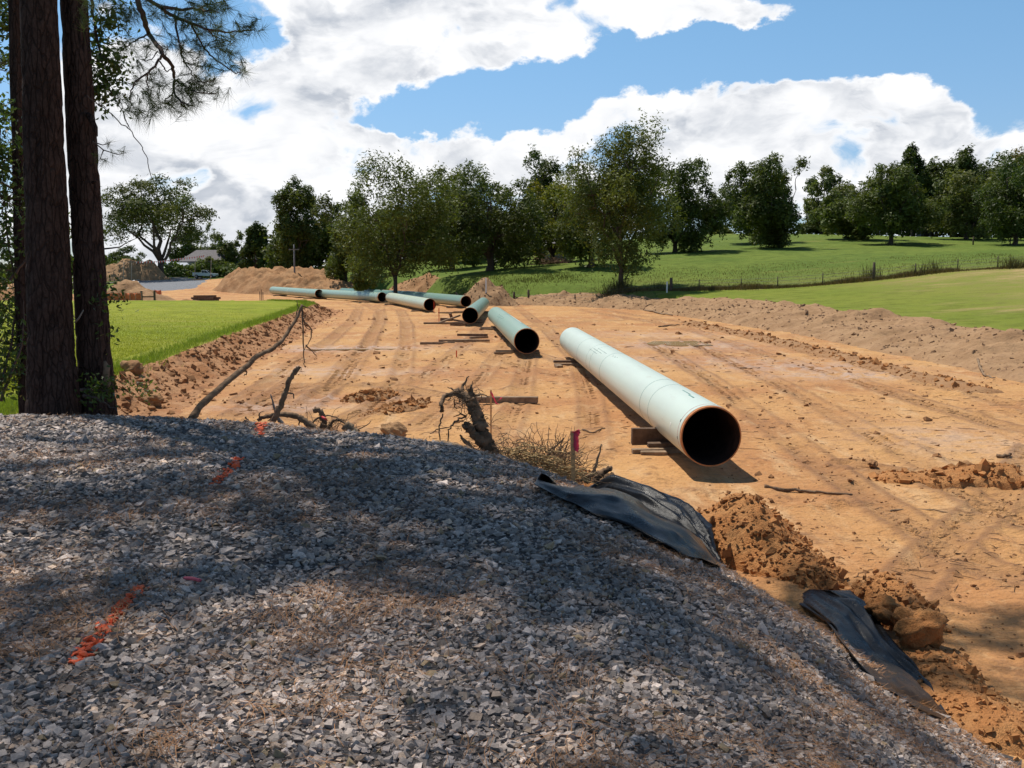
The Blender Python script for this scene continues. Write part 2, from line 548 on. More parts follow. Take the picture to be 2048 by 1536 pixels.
def rocks(centers, size, flat=0.65, jit=0.28, normals=None, r=None):
    """jagged stones: (n,12,3) vertices"""
    r = r or rng
    n = len(centers)
    V = ICO_V[None] * (1 + r.normal(0, jit, (n, 12, 1)).clip(-.55, .6))
    V = V + r.normal(0, .10, V.shape)
    V = np.einsum('nij,nkj->nki', rand_rots(n, r), V)
    sc = np.stack([r.uniform(.8, 1.35, n), r.uniform(.7, 1.05, n), r.uniform(flat * .7, flat * 1.25, n)], -1)
    V = V * sc[:, None]
    a = r.uniform(0, 2 * math.pi, n); c, s = np.cos(a), np.sin(a)
    V = np.stack([V[..., 0] * c[:, None] - V[..., 1] * s[:, None], V[..., 0] * s[:, None] + V[..., 1] * c[:, None], V[..., 2]], -1)
    tilt = np.einsum('nij,nkj->nki', small_rots(n, .35, r), V)
    return tilt * np.asarray(size)[:, None, None] + np.asarray(centers)[:, None]


def small_rots(n, amp, r=None):
    r = r or rng
    ax = r.normal(0, amp, n); ay = r.normal(0, amp, n)
    cx, sx, cy, sy = np.cos(ax), np.sin(ax), np.cos(ay), np.sin(ay)
    z = np.zeros(n)
    Rx = np.stack([np.stack([z + 1, z, z], -1), np.stack([z, cx, -sx], -1), np.stack([z, sx, cx], -1)], 1)
    Ry = np.stack([np.stack([cy, z, sy], -1), np.stack([z, z + 1, z], -1), np.stack([-sy, z, cy], -1)], 1)
    return np.einsum('nij,njk->nik', Rx, Ry)


def rock_faces(n): return (ICO_F[None] + (np.arange(n) * 12)[:, None, None]).reshape(-1, 3)


def diamonds(c, nrm, size, asp=0.6, r=None, fold=0.0):
    """leaf shapes: centres, facing directions, half lengths"""
    r = r or rng
    n = len(c)
    nrm = nrm / (np.linalg.norm(nrm, axis=1, keepdims=True) + 1e-9)
    t = r.normal(size=(n, 3)); t -= (t * nrm).sum(1, keepdims=True) * nrm
    t /= np.linalg.norm(t, axis=1, keepdims=True) + 1e-9
    b = np.cross(nrm, t)
    s = np.asarray(size)[:, None]
    V = np.stack([c + t * s, c + b * s * asp - nrm * s * fold, c - t * s, c - b * s * asp - nrm * s * fold], 1)
    return V.reshape(-1, 3), np.arange(n * 4).reshape(-1, 4)


def needle_tufts(base, dirs, n, length, width, spread=0.55, r=None):
    """bunches of long thin needles"""
    r = r or rng
    m = len(base)
    base = np.repeat(base, n, 0); d = np.repeat(dirs, n, 0)
    d = d + r.normal(0, spread, d.shape); d /= np.linalg.norm(d, axis=1, keepdims=True)
    base = base - np.repeat(dirs, n, 0) * r.uniform(0, .10, (m * n, 1))
    side = np.cross(d, r.normal(size=d.shape)); side /= np.linalg.norm(side, axis=1, keepdims=True) + 1e-9
    L = length * r.uniform(.7, 1.1, (m * n, 1))
    tip = base + d * L + np.array([0, 0, -1.0]) * L * .12
    V = np.stack([base - side * width / 2, base + side * width / 2, tip], 1).reshape(-1, 3)
    return V, np.arange(m * n * 3).reshape(-1, 3)


# ------------------------------------------------------------------ materials
def material(name, build):
    m = bpy.data.materials.new(name)
    m.use_nodes = True
    T = NT(m.node_tree); T.n.clear()
    out = T.node('ShaderNodeOutputMaterial')
    sh = build(T)
    T.l.new(sh, out.inputs[0])
    return m


def pos(T): return T.node('ShaderNodeNewGeometry').outputs['Position']
def objpos(T): return T.node('ShaderNodeTexCoord').outputs['Object']
def attr(T): return T.node('ShaderNodeAttribute', attribute_name='tint').outputs['Color']


def bsdf(T, col, rough=.9, spec=.3, bump=None, bstr=.3, bdist=.05, metal=0.0):
    p = T.node('ShaderNodeBsdfPrincipled', {'Roughness': rough, 'Specular IOR Level': spec, 'Metallic': metal})
    if hasattr(col, 'is_linked'): T.l.new(col, p.inputs['Base Color'])
    else: p.inputs['Base Color'].default_value = (*col, 1)
    if bump is not None:
        b = T.node('ShaderNodeBump', {'Strength': bstr, 'Distance': bdist})
        T.l.new(bump, b.inputs['Height']); T.l.new(b.outputs[0], p.inputs['Normal'])
    return p.outputs[0]


def simple(name, c, rough=.85, var=.25, scale=8, spec=.25, bump=.2, tint=False, metal=0.0, dist=.02):
    def f(T):
        p = objpos(T)
        n = T.noise(p, scale, 5)
        c1 = tuple(v * (1 - var) for v in c); c2 = tuple(min(1, v * (1 + var)) for v in c)
        col = T.mix(T.mapr(n, .3, .7), c1, c2)
        if tint: col = T.mix(1.0, col, attr(T), 'MULTIPLY')
        return bsdf(T, col, rough, spec, T.noise(p, scale * 3, 4) if bump else None, bump, dist, metal)
    return material(name, f)


def leaf_mat(name, c, trans=.25, rough=.55, spec=.25):
    def f(T):
        n = T.noise(pos(T), 1.7, 3)
        col = T.mix(T.mapr(n, .3, .7), tuple(v * .8 for v in c), tuple(v * 1.2 for v in c))
        col = T.mix(1.0, col, attr(T), 'MULTIPLY')
        p = bsdf(T, col, rough, spec)
        t = T.node('ShaderNodeBsdfTranslucent')
        tcol = T.mix(1.0, col, (1.25, 1.3, .6), 'MULTIPLY')
        T.l.new(tcol, t.inputs[0])
        mx = T.node('ShaderNodeMixShader', {0: trans})
        T.l.new(p, mx.inputs[1]); T.l.new(t.outputs[0], mx.inputs[2])
        return mx.outputs[0]
    return material(name, f)


MAT = {}
def mud_build(T):
    p = pos(T)
    big = T.noise(p, .16, 4, .6)
    st = T.noise(T.scale(p, (.9, .22, 1)), 1.6, 5, .65)
    mid = T.noise(p, 1.4, 6, .65)
    fine = T.noise(p, 14, 4, .6)
    sandy = (.56, .30, .11); red = (.44, .20, .072); pale = (.60, .37, .18); dark = (.21, .10, .045)
    col = T.mix(T.mapr(big, .36, .62, smooth=True), red, sandy)
    col = T.mix(T.mapr(st, .50, .72, smooth=True), col, pale)
    col = T.mix(T.math('MULTIPLY', T.mapr(mid, .54, .72, smooth=True), .75), col, dark)
    col = T.mix(T.math('MULTIPLY', T.mapr(fine, .54, .70), .6), col, dark)
    sm = T.noise(p, 4.5, 5, .7)
    col = T.mix(T.math('MULTIPLY', T.mapr(sm, .55, .68, smooth=True), .6), col, dark)
    col = T.mix(T.math('MULTIPLY', T.mapr(sm, .45, .33, smooth=True), .45), col, (.62, .37, .17))
    sep = T.node('ShaderNodeSeparateColor'); T.l.new(attr(T), sep.inputs[0])
    col = T.mix(T.math('MULTIPLY', sep.outputs[0], .8, clamp=True), col, dark)
    # slick clay: smoother, paler film where water stood
    wet = T.math('MULTIPLY', sep.outputs[1], T.mapr(mid, .38, .55, smooth=True), clamp=True)
    col = T.mix(T.math('MULTIPLY', wet, .7), col, (.52, .36, .26))
    bump = T.math('ADD', T.math('MULTIPLY', mid, .7), T.math('ADD', T.math('MULTIPLY', fine, .22), T.math('MULTIPLY', T.noise(T.scale(p, (.35, 1.6, 1)), 4.0, 4, .6), .5)))
    pr = T.node('ShaderNodeBsdfPrincipled', {'Specular IOR Level': .35})
    T.l.new(col, pr.inputs['Base Color'])
    T.l.new(T.mapr(wet, 0, 1, .88, .34), pr.inputs['Roughness'])
    b = T.node('ShaderNodeBump', {'Strength': 1.0, 'Distance': .13})
    T.l.new(T.math('ADD', bump, T.math('MULTIPLY', sm, .5)), b.inputs['Height']); T.l.new(b.outputs[0], pr.inputs['Normal'])
    return pr.outputs[0]


def dirt_build(c1, c2, c3, sc=1.0):
    def f(T):
        p = pos(T)
        a = T.noise(p, .5 * sc, 4, .6); m = T.noise(p, 2.4 * sc, 6, .68); fn = T.noise(p, 11 * sc, 4, .65)
        col = T.mix(T.mapr(a, .38, .62, smooth=True), c1, c2)
        col = T.mix(T.math('MULTIPLY', T.mapr(m, .50, .72, smooth=True), .8), col, c3)
        bp = T.math('ADD', m, T.math('MULTIPLY', fn, .4))
        return bsdf(T, col, .92, .2, bp, .8, .12)
    return f


def grass_build(ca, cb, dry, dryamt, sx=(1, 1, 1)):
    def f(T):
        p = T.scale(pos(T), sx)
        a = T.noise(p, .10, 4, .6); m = T.noise(p, .7, 6, .65); fn = T.noise(p, 9, 5, .75)
        col = T.mix(T.mapr(a, .35, .65, smooth=True), ca, cb)
        col = T.mix(T.mapr(m, .42, .70, 0, .75, smooth=True), col, tuple(v * .60 for v in ca))
        d = T.noise(T.scale(p, (.5, 1.5, 1)), .16, 5, .65)
        sep = T.node('ShaderNodeSeparateColor'); T.l.new(attr(T), sep.inputs[0])
        dd = T.math('MULTIPLY', T.mapr(d, .62 - dryamt, .80 - dryamt, smooth=True), .75, clamp=True)
        dd = T.math('ADD', dd, T.math('MULTIPLY', sep.outputs[2], T.mapr(m, .3, .6)), clamp=True)
        col = T.mix(dd, col, dry)
        col = T.mix(T.mapr(fn, .40, .70, 0, .5), col, tuple(v * .45 for v in cb))
        return bsdf(T, col, .95, .1, T.math('ADD', fn, m), .9, .10)
    return f


MAT['mud'] = material('mud', mud_build)
MAT['bank'] = material('bank_dirt', dirt_build((.36, .165, .07), (.44, .235, .115), (.19, .085, .04), 1.6))
MAT['spoil'] = material('spoil_dirt', dirt_build((.33, .195, .10), (.40, .245, .13), (.19, .105, .058), 1.3))
MAT['spoil_red'] = material('spoil_red_dirt', dirt_build((.34, .18, .082), (.385, .22, .108), (.20, .10, .05), 1.3))
MAT['clod'] = material('clod_dirt', dirt_build((.55, .235, .08), (.60, .29, .11), (.34, .135, .045), 5.0))
MAT['lawn'] = material('lawn_grass', grass_build((.25, .30, .030), (.33, .345, .042), (.40, .32, .10), .06))
MAT['pasture'] = material('pasture_grass', grass_build((.125, .185, .034), (.17, .225, .042), (.30, .25, .08), .04))
MAT['field'] = material('field_grass', grass_build((.19, .24, .032), (.235, .265, .042), (.46, .33, .15), .08, (1, 1, 1)))
MAT['gravel_bed'] = material('gravel_bed', lambda T: bsdf(T, T.mix(T.mapr(T.noise(pos(T), 30, 5, .7), .35, .65), (.055, .045, .042), (.17, .155, .15)), .9, .3, T.noise(pos(T), 26, 5, .75), 1.0, .05))
MAT['pad'] = material('pad_gravel', lambda T: bsdf(T, T.mix(T.mapr(T.noise(pos(T), 1.5, 6, .75), .35, .65), (.13, .135, .145), (.24, .245, .26)), .9, .3, T.noise(pos(T), 4, 6, .8), 1.0, .1))


# ------------------------------------------------------------------ ground sheets
def build_ground():
    fine = np.radians(np.linspace(-32, 32, 640))
    side = np.radians(np.concatenate([np.linspace(-180, -34, 60), ]))
    az = np.concatenate([side, fine, -side[::-1][:-1]])
    r = [1.2]
    while r[-1] < 6500:
        d = r[-1]
        k = .03 if d < 8.2 else .011 if d < 10.3 else .0066 if d < 60 else .013 if d < 260 else .06
        r.append(d * (1 + k))
    r = np.array(r)
    A, R = np.meshgrid(az, r)
    X = R * np.sin(A); Y = R * np.cos(A)
    Z, zone, sdL, sdR, damp = H(X.ravel(), Y.ravel(), True, True)
    X = X.ravel(); Y = Y.ravel()
    na = len(az); nr = len(r)
    # field beyond the berm and below the fence row is a separate piece of the same ground
    fr, fs, _ = line_sd(X, Y, FENCE)
    right = (zone == 0) & (fs > 0) & (X > 14) & (Y < 110)
    zone[right] = 6
    V = np.stack([X, Y, Z], -1)
    wet = np.zeros(len(X))
    for (px, py, rx, ry, s) in [(700, 697, 4.0, 1.6, 1), (640, 700, 2.5, 1.2, .8), (690, 745, 3.0, 1.2, .7), (1360, 690, 3.2, 3.0, 1), (1320, 670, 4, 3, .6),
                                (1600, 735, 3.5, 2.0, .8), (1700, 752, 3.0, 1.4, .9), (1480, 722, 3, 2, .6), (700, 800, 1.3, .5, 1), (1900, 880, 1.6, 2.2, .5), (600, 740, 2, 1, .6),
                                (1280, 720, 3, 2, .5), (560, 815, 2, .7, .7)]:
        c = mudpt(px, py)
        wet = np.maximum(wet, s * np.exp(-((X - c[0]) / rx) ** 2 - ((Y - c[1]) / ry) ** 2))
    dryf = np.zeros(len(X))
    dryf = np.where(zone == 6, smooth(26, 46, X) * 1.0 * (.4 + np.clip(fbm(X / 9, Y / 3, 4, 91) + .3, 0, 1)), 0)
    dryf = np.where(zone == 0, np.exp(-(fr / 9.0) ** 2) * .55 * (X > 12), dryf)
    C = np.stack([damp, wet, dryf], -1)
    i = np.arange(nr - 1)[:, None] * na; j = np.arange(na)[None]; jn = (j + 1) % na
    Fq = np.stack([i + j, i + jn, i + na + jn, i + na + j], -1).reshape(-1, 4)
    ok = np.ones(len(Fq), bool)
    zf = np.stack([zone[Fq[:, k]] for k in range(4)], 1)
    # majority by the first corner keeps it simple
    z = zf[:, 0]
    for zi, nm, mt in [(0, 'pasture', 'pasture'), (1, 'mud_ground', 'mud'), (2, 'lawn', 'lawn'), (3, 'dirt_bank', 'bank'), (4, 'gravel_hill', 'gravel_bed'), (5, 'gravel_pad', 'pad'), (6, 'hay_field', 'field')]:
        f = Fq[z == zi]
        if not len(f): continue
        used, inv = np.unique(f.ravel(), return_inverse=True)
        o = mesh_obj(nm, V[used], inv.reshape(-1, 4)[:, ::-1], MAT[mt], None, True, C[used])
        tag(o, kind='structure')
        SETTING[nm] = o


SETTING = {}
FENCE = [tuple(W(*a)[:2]) for a in [(900, 590, 112), (1010, 585, 107), (1150, 583, 104), (1340, 583, 101), (1398, 581, 100), (1555, 577, 99), (1713, 564, 98), (1871, 547, 97), (2045, 535, 95), (2300, 520, 92)]]
build_ground()

# ------------------------------------------------------------------ heaps of earth
def heap(name, path, width, height, mat, label=None, cat=None, kind=None, ds=.35, nc=26, seed=1, rough=1.0, foot=(1, 1), group=None, steep=1.15):
    path = np.asarray(path, float)
    seg = np.hypot(*np.diff(path, axis=0).T); L = np.concatenate([[0], np.cumsum(seg)])
    n = max(6, int(L[-1] / ds))
    s = np.linspace(0, L[-1], n)
    wd = np.interp(s, np.linspace(0, L[-1], len(width)), width)
    ht = np.interp(s, np.linspace(0, L[-1], len(height)), height)
    P = np.stack([np.interp(s, L, path[:, 0]), np.interp(s, L, path[:, 1])], -1)
    for _ in range(3):
        P[1:-1] = (P[:-2] + 2 * P[1:-1] + P[2:]) / 4
    T = np.gradient(P, axis=0); T /= np.linalg.norm(T, axis=1, keepdims=True)
    Nn = np.stack([T[:, 1], -T[:, 0]], -1)
    c = np.linspace(-1, 1, nc)
    G = P[:, None] + Nn[:, None] * (c[None, :, None] * wd[:, None, None])
    X, Y = G[..., 0], G[..., 1]
    base = H(X.ravel(), Y.ravel(), False).reshape(X.shape)
    endf = np.minimum(smooth(0, wd[0] * foot[0], s), smooth(0, wd[-1] * foot[1], L[-1] - s))
    edge = fbm(X / 2.5, Y / 2.5, 3, seed) * .22
    a = np.maximum(np.abs(c)[None] + edge * (1 - np.abs(c)[None] ** 4), 0)
    prof = np.clip(1 - a ** steep, 0, 1)
    prof = prof * (1 - .25 * prof) / .75
    hump = 1 + fbm(s / 3.3, s * 0, 3, seed + 5)[:, None] * .55
    lump = fbm(X / 1.1, Y / 1.1, 4, seed + 9) * .26 * rough + np.abs(fbm(X / .5, Y / .5, 3, seed + 12)) * .14 * rough
    rill = fbm(s[:, None] / .55 + c[None] * .4, c[None] * .8 + 0 * X, 3, seed + 3) * .16 * rough
    Hh = np.maximum(ht[:, None] * hump, 0)
    Z = base + endf[:, None] * (prof * Hh + (lump + rill) * np.clip(prof * 2.2, 0, 1) * np.clip(Hh, .3, 1.4)) - (.10 + .10 * ht.max()) * (1 - np.clip(prof * 4, 0, 1)) - .10 * (1 - endf[:, None])
    V = np.stack([X, Y, Z], -1).reshape(-1, 3)
    i = np.arange(n - 1)[:, None] * nc; j = np.arange(nc - 1)[None]
    Fq = np.stack([i + j, i + nc + j, i + nc + j + 1, i + j + 1], -1).reshape(-1, 4)
    f0 = V[Fq[0]]
    if np.cross(f0[1] - f0[0], f0[2] - f0[0])[2] < 0: Fq = Fq[:, ::-1]
    o = mesh_obj(name, V, Fq, MAT[mat], None, True, np.ones((len(V), 3)))
    tag(o, label, cat, group, kind)
    return o, G, Z, prof


BERM = [(20.2, 8), (19.6, 22), (19.7, 38), (19.4, 53), (18.2, 66), (16.4, 80), (14.2, 92), (8.6, 101.5), (3.2, 106), (-1.8, 108.5)]
HEAPS = []
HEAPS.append(heap('dirt_berm', BERM, [3.3, 3.4, 3.5, 3.4, 3.0, 2.6], [.72, .72, .76, .80, .75, .75, .75], 'spoil', kind='structure', ds=.16, nc=54, seed=101, rough=1.25))
HEAPS.append(heap('dirt_mound', [(-46.5, 165), (-40, 160), (-33, 154), (-26, 148), (-20.5, 142)], [4.5, 6.5, 6.5, 5, 4], [2.6, 2.9, 2.7, 2.1, 1.1], 'spoil_red',
     'long tall reddish brown dirt mound behind the far green pipes', 'dirt mound', ds=.4, nc=48, seed=131, rough=2.2, foot=(.6, 1.2), group='heaps of dug earth'))
HEAPS.append(heap('dirt_mound', [(-20.5, 143), (-15.5, 137), (-11, 129)], [3.0, 3.4, 2.6], [1.2, 1.5, .8], 'spoil_red',
     'low dark dirt mound at the foot of the slender forked tree', 'dirt mound', ds=.3, nc=30, seed=151, rough=1.2, group='heaps of dug earth'))
HEAPS.append(heap('dirt_mound', [(-5.6, 107), (-2.5, 104.6), (1.4, 104.2)], [2.6, 3.2, 2.6], [1.1, 1.95, 1.0], 'spoil',
     'pointed grey brown dirt mound behind the darkest green pipe', 'dirt mound', ds=.22, nc=34, seed=171, rough=1.2, group='heaps of dug earth'))
HEAPS.append(heap('dirt_mound', [(-96, 232), (-91, 230), (-85, 232), (-79, 235)], [6, 7, 7, 5], [3.4, 5.0, 4.2, 2.2], 'spoil',
     'large dirt mound far left with stakes and a pennant line across it', 'dirt mound', ds=.5, nc=34, seed=191, rough=1.8, group='heaps of dug earth'))
HEAPS.append(heap('dirt_mound', [(-49.5, 121), (-44.5, 119), (-40, 116.5)], [4, 4.2, 3], [1.2, 2.1, .9], 'spoil',
     'small dirt mound behind the dark wooden gate posts', 'dirt mound', ds=.25, nc=34, seed=211, rough=1.2, group='heaps of dug earth'))
HEAPS.append(heap('dirt_mound', [(-78, 131), (-66, 127), (-54, 123)], [3, 3.4, 3], [1.4, 1.5, 1.1], 'spoil_red',
     'low reddish dirt mound behind the orange mesh fence', 'dirt mound', ds=.4, nc=24, seed=231, rough=1.2, group='heaps of dug earth'))
HEAPS.append(heap('dirt_mound', [(-38.5, 101.6), (-33, 101.2), (-27.5, 101)], [1.0, 1.2, 1.0], [.35, .55, .35], 'spoil_red',
     'low ridge of loose dirt along the far edge of the lawn', 'dirt mound', ds=.2, nc=20, seed=251, rough=.8, group='heaps of dug earth'))

# loose dirt thrown up along the gravel foot, right side
def G2(px, py, z=0.0): return tuple(mudpt(px, py, z)[:2])
HEAPS.append(heap('dirt_heap', [G2(1425, 1060), G2(1470, 1090), G2(1530, 1120), G2(1640, 1170), G2(1690, 1185)], [.75, .85, .72, .5, .35], [.42, .62, .5, .26, .12], 'clod',
     'heap of loose orange dirt beside the larger black plastic sheet', 'dirt heap', ds=.035, nc=60, seed=271, rough=.42, group='heaps of loose dirt along the gravel foot'))
HEAPS.append(heap('dirt_heap', [G2(1722, 1178), G2(1775, 1205), G2(1822, 1245), G2(1865, 1275)], [.34, .36, .32, .3], [.2, .24, .18, .1], 'clod',
     'smaller heap of loose orange dirt behind the smaller black plastic sheet', 'dirt heap', ds=.03, nc=44, seed=291, rough=.35, group='heaps of loose dirt along the gravel foot'))
HEAPS.append(heap('dirt_heap', [G2(1080, 985), G2(1140, 985), G2(1210, 975)], [.6, .7, .5], [.35, .42, .3], 'clod',
     'yellowish heap of soil around the foot of the nearest survey stake', 'dirt heap', ds=.04, nc=44, seed=311, rough=.38, group='heaps of loose dirt along the gravel foot'))
HEAPS.append(heap('dirt_heap', [G2(1850, 1290), G2(1900, 1400), G2(1990, 1460), G2(2080, 1540)], [.3, .4, .42, .4], [.06, .10, .12, .12], 'clod',
     'low crumbly strip of dirt past the lower end of the smaller black sheet', 'dirt heap', ds=.03, nc=40, seed=331, rough=.35, group='heaps of loose dirt along the gravel foot'))
HEAPS.append(heap('dirt_heap', [G2(1730, 955), G2(1850, 960), G2(1960, 962), G2(2080, 965)], [.45, .5, .55, .55], [.13, .10, .26, .3], 'clod',
     'ridge of clods scraped up on the mud beyond the nearest pipe', 'dirt heap', ds=.05, nc=40, seed=351, rough=.4, group='heaps of loose dirt along the gravel foot'))
HEAPS.append(heap('dirt_heap', [G2(690, 806), G2(750, 795), G2(800, 790)], [.35, .5, .3], [.12, .2, .1], 'spoil_red',
     'dark ridge of turned soil on the mud, farther of the two by the broken branch', 'dirt heap', ds=.05, nc=30, seed=371, rough=.5, group='ridges of turned soil on the mud'))
HEAPS.append(heap('dirt_heap', [G2(735, 835), G2(790, 822), G2(860, 806)], [.35, .5, .3], [.1, .18, .1], 'spoil_red',
     'dark ridge of turned soil on the mud, nearer of the two by the broken branch', 'dirt heap', ds=.05, nc=30, seed=381, rough=.5, group='ridges of turned soil on the mud'))
HEAPS.append(heap('dirt_heap', [G2(1380, 648), G2(1500, 672), G2(1640, 705), G2(1760, 735), G2(1990, 790)], [.9, .8, .8, .7, .7], [.22, .16, .2, .12, .16], 'spoil_red',
     'low windrow of turned soil along the mud side of the berm', 'dirt heap', ds=.1, nc=26, seed=391, rough=.5, group='ridges of turned soil on the mud'))

# ------------------------------------------------------------------ lumps of soil
def scatter_on(o_g_z, n, r=None):
    r = r or rng
    o, G, Z, prof = o_g_z
    ok = np.argwhere(prof > .12)
    k = ok[r.integers(0, len(ok), n)]
    return np.concatenate([G[k[:, 0], k[:, 1]], Z[k[:, 0], k[:, 1]][:, None]], -1) + np.concatenate([r.normal(0, .05, (n, 2)), np.zeros((n, 1))], 1)


CUBE_V = np.array([[x, y, z] for x in (-1, 1) for y in (-1, 1) for z in (-1, 1)], float) * .66
CUBE_F = np.array([[0, 1, 3], [0, 3, 2], [4, 6, 7], [4, 7, 5], [0, 4, 5], [0, 5, 1], [2, 3, 7], [2, 7, 6], [0, 2, 6], [0, 6, 4], [1, 5, 7], [1, 7, 3]])
OCT_V = np.array([[1, 0, 0], [-1, 0, 0], [0, 1, 0], [0, -1, 0], [0, 0, 1], [0, 0, -1]], float)
OCT_F = np.array([[0, 2, 4], [2, 1, 4], [1, 3, 4], [3, 0, 4], [2, 0, 5], [1, 2, 5], [3, 1, 5], [0, 3, 5]])


def chips(centers, size, BV, flat, jit, r):
    """cheap jagged stones from a small base shape"""
    n = len(centers); k = len(BV)
    V = BV[None] * (1 + r.normal(0, jit, (n, k, 1)).clip(-.5, .5)) + r.normal(0, jit * .55, (n, k, 3))
    a = r.uniform(0, 6.283, n); c, s_ = np.cos(a), np.sin(a)
    if True:
        V = np.einsum('nij,nkj->nki', small_rots(n, .8, r), V)
    V = V * np.stack([r.uniform(.85, 1.45, n), r.uniform(.65, 1.05, n), r.uniform(flat * .6, flat * 1.3, n)], -1)[:, None]
    V = np.stack([V[..., 0] * c[:, None] - V[..., 1] * s_[:, None], V[..., 0] * s_[:, None] + V[..., 1] * c[:, None], V[..., 2]], -1)
    V = np.einsum('nij,nkj->nki', small_rots(n, .28, r), V)
    return V * size[:, None, None] + centers[:, None]


def chip_faces(n, BF, k): return (BF[None] + (np.arange(n) * k)[:, None, None]).reshape(-1, 3)


def lumps(name, pts, sizes, mat, kind='stuff', flat=.8):
    n = len(pts)
    V = chips(pts, sizes * 1.1, CUBE_V, flat * 1.1, .24, rng)
    t = rng.uniform(.75, 1.15, (n, 1, 1)) * np.ones((n, 8, 3))
    o = mesh_obj(name, V.reshape(-1, 3), chip_faces(n, CUBE_F, 8), mat, None, False, t.reshape(-1, 3))
    tag(o, kind=kind)
    return o


def clod_mat(c):
    return lambda T: bsdf(T, T.mix(1.0, T.mix(T.mapr(T.noise(pos(T), 9, 5, .6), .35, .65), tuple(v * .7 for v in c), c), attr(T), 'MULTIPLY'), .93, .15, T.noise(pos(T), 40, 4), .5, .02)
MAT['lump'] = material('lump_dirt', clod_mat((.46, .21, .078)))
MAT['lump_grey'] = material('lump_grey_dirt', clod_mat((.36, .225, .13)))
MAT['lump_dark'] = material('lump_dark_dirt', clod_mat((.33, .165, .075)))

P_, S_ = [], []
for h, n, s0 in [(0, 3200, .045), (3, 500, .06), (2, 300, .07)]:
    p = scatter_on(HEAPS[h], n); P_.append(p); S_.append(s0 * rng.lognormal(-.25, .6, n).clip(.25, 2.6))
lumps('berm_rubble', np.concatenate(P_), np.concatenate(S_), MAT['lump_grey'])
P_, S_ = [], []
for h, n, s0 in [(8, 1800, .016), (9, 700, .014), (10, 700, .014), (11, 900, .012), (12, 420, .026), (13, 420, .025), (14, 420, .025), (15, 700, .04)]:
    p = scatter_on(HEAPS[h], n); P_.append(p); S_.append(s0 * rng.lognormal(-.2, .7, n).clip(.25, 3.6))
lumps('loose_rubble', np.concatenate(P_), np.concatenate(S_), MAT['lump'])
# lumps that rolled off the lawn bank
n = 4200
t_ = rng.uniform(0, 1, n)
lp = np.array(LAWN[:9]); L_ = np.concatenate([[0], np.cumsum(np.hypot(*np.diff(lp, axis=0).T))])
q = np.interp(t_ ** 1.5 * L_[-1], L_, lp[:, 0]); q2 = np.interp(t_ ** 1.5 * L_[-1], L_, lp[:, 1])
q = q + np.abs(rng.normal(.75, .75, n)); pz = H(q, q2, True)
lumps('bank_rubble', np.stack([q, q2, pz], -1), .036 * rng.lognormal(-.3, .8, n).clip(.2, 3), MAT['lump_dark'])
# crumbs over the mud
n = 5200
yy = np.exp(rng.uniform(np.log(8.5), np.log(75), n)); xx = rng.uniform(-.5, .56, n) * yy
cl = fbm(xx / 1.5, yy / 2.5, 3, 77) + rng.normal(0, .12, n)
z_, zo, _, _, _ = H(xx, yy, True, True)
k = (zo == 1) & (cl > .08)
xx, yy, z_ = xx[k], yy[k], z_[k]
lumps('mud_crumbs', np.stack([xx, yy, z_ + .005], -1), (.008 + .0008 * yy) * rng.lognormal(-.2, .6, len(xx)).clip(.3, 3.2), MAT['lump_dark'], flat=.6)

# prints of tyre treads along the tracks
bars = []
rt = np.random.default_rng(19)
for ti, (pts, hg, wid, dep) in enumerate(TRACKS):
    P = np.array(pts); seg = np.hypot(*np.diff(P, axis=0).T); L = np.concatenate([[0], np.cumsum(seg)])
    s_ = np.arange(0, L[-1], .17)
    cx, cy = np.interp(s_, L, P[:, 0]), np.interp(s_, L, P[:, 1])
    for _ in range(12):
        cx[1:-1] = (cx[:-2] + cx[2:]) / 2; cy[1:-1] = (cy[:-2] + cy[2:]) / 2
    tx, ty = np.gradient(cx), np.gradient(cy); tl = np.hypot(tx, ty) + 1e-9; tx /= tl; ty /= tl
    for oi, off in enumerate((-hg, hg) if hg else (0,)):
        for sd in (-1, 1):
            x = cx + ty * (off + sd * wid * .42); y = cy - tx * (off + sd * wid * .42)
            ok = (fbm(s_ / 2.2 + ti * 9, s_ * 0 + off, 3, 301 + ti) + rt.normal(0, .08, len(s_)) > -.02) & (y < 48) & (y > 9)
            th = np.arctan2(ty, tx)[ok] + sd * .75 + rt.normal(0, .06, ok.sum())
            bars.append(np.stack([x[ok], y[ok], th, wid * .42 * rt.uniform(.75, 1.1, ok.sum())], -1))
bars = np.concatenate(bars)
zb_, zo_, _, _, _ = H(bars[:, 0], bars[:, 1], True, True)
kk = zo_ == 1; bars = bars[kk]; zb_ = zb_[kk]
ux, uy = np.cos(bars[:, 2]), np.sin(bars[:, 2]); hl = bars[:, 3]; hw_ = .032; n = len(bars)
hh_ = .020 * rt.uniform(.5, 1.2, n)
vv = []
for a_, w_, up_ in ((-1, -1, 0), (-1, 1, 0), (1, 1, 0), (1, -1, 0), (-.8, 0, 1), (.8, 0, 1)):
    vv.append(np.stack([bars[:, 0] + ux * hl * a_ - uy * hw_ * w_, bars[:, 1] + uy * hl * a_ + ux * hw_ * w_, zb_ - .012 + (hh_ + .012) * up_], -1))
V = np.stack(vv, 1).reshape(-1, 3); b_ = (np.arange(n) * 6)[:, None]
o = mesh_obj('tread_prints', V, [b_ + np.array([[0, 3, 5, 4]]), b_ + np.array([[1, 4, 5, 2]]), b_ + np.array([[0, 4, 1]]), b_ + np.array([[3, 2, 5]])], MAT['mud'], None, False, np.tile([.35, .1, 0], (len(V), 1)))
tag(o, kind='stuff')

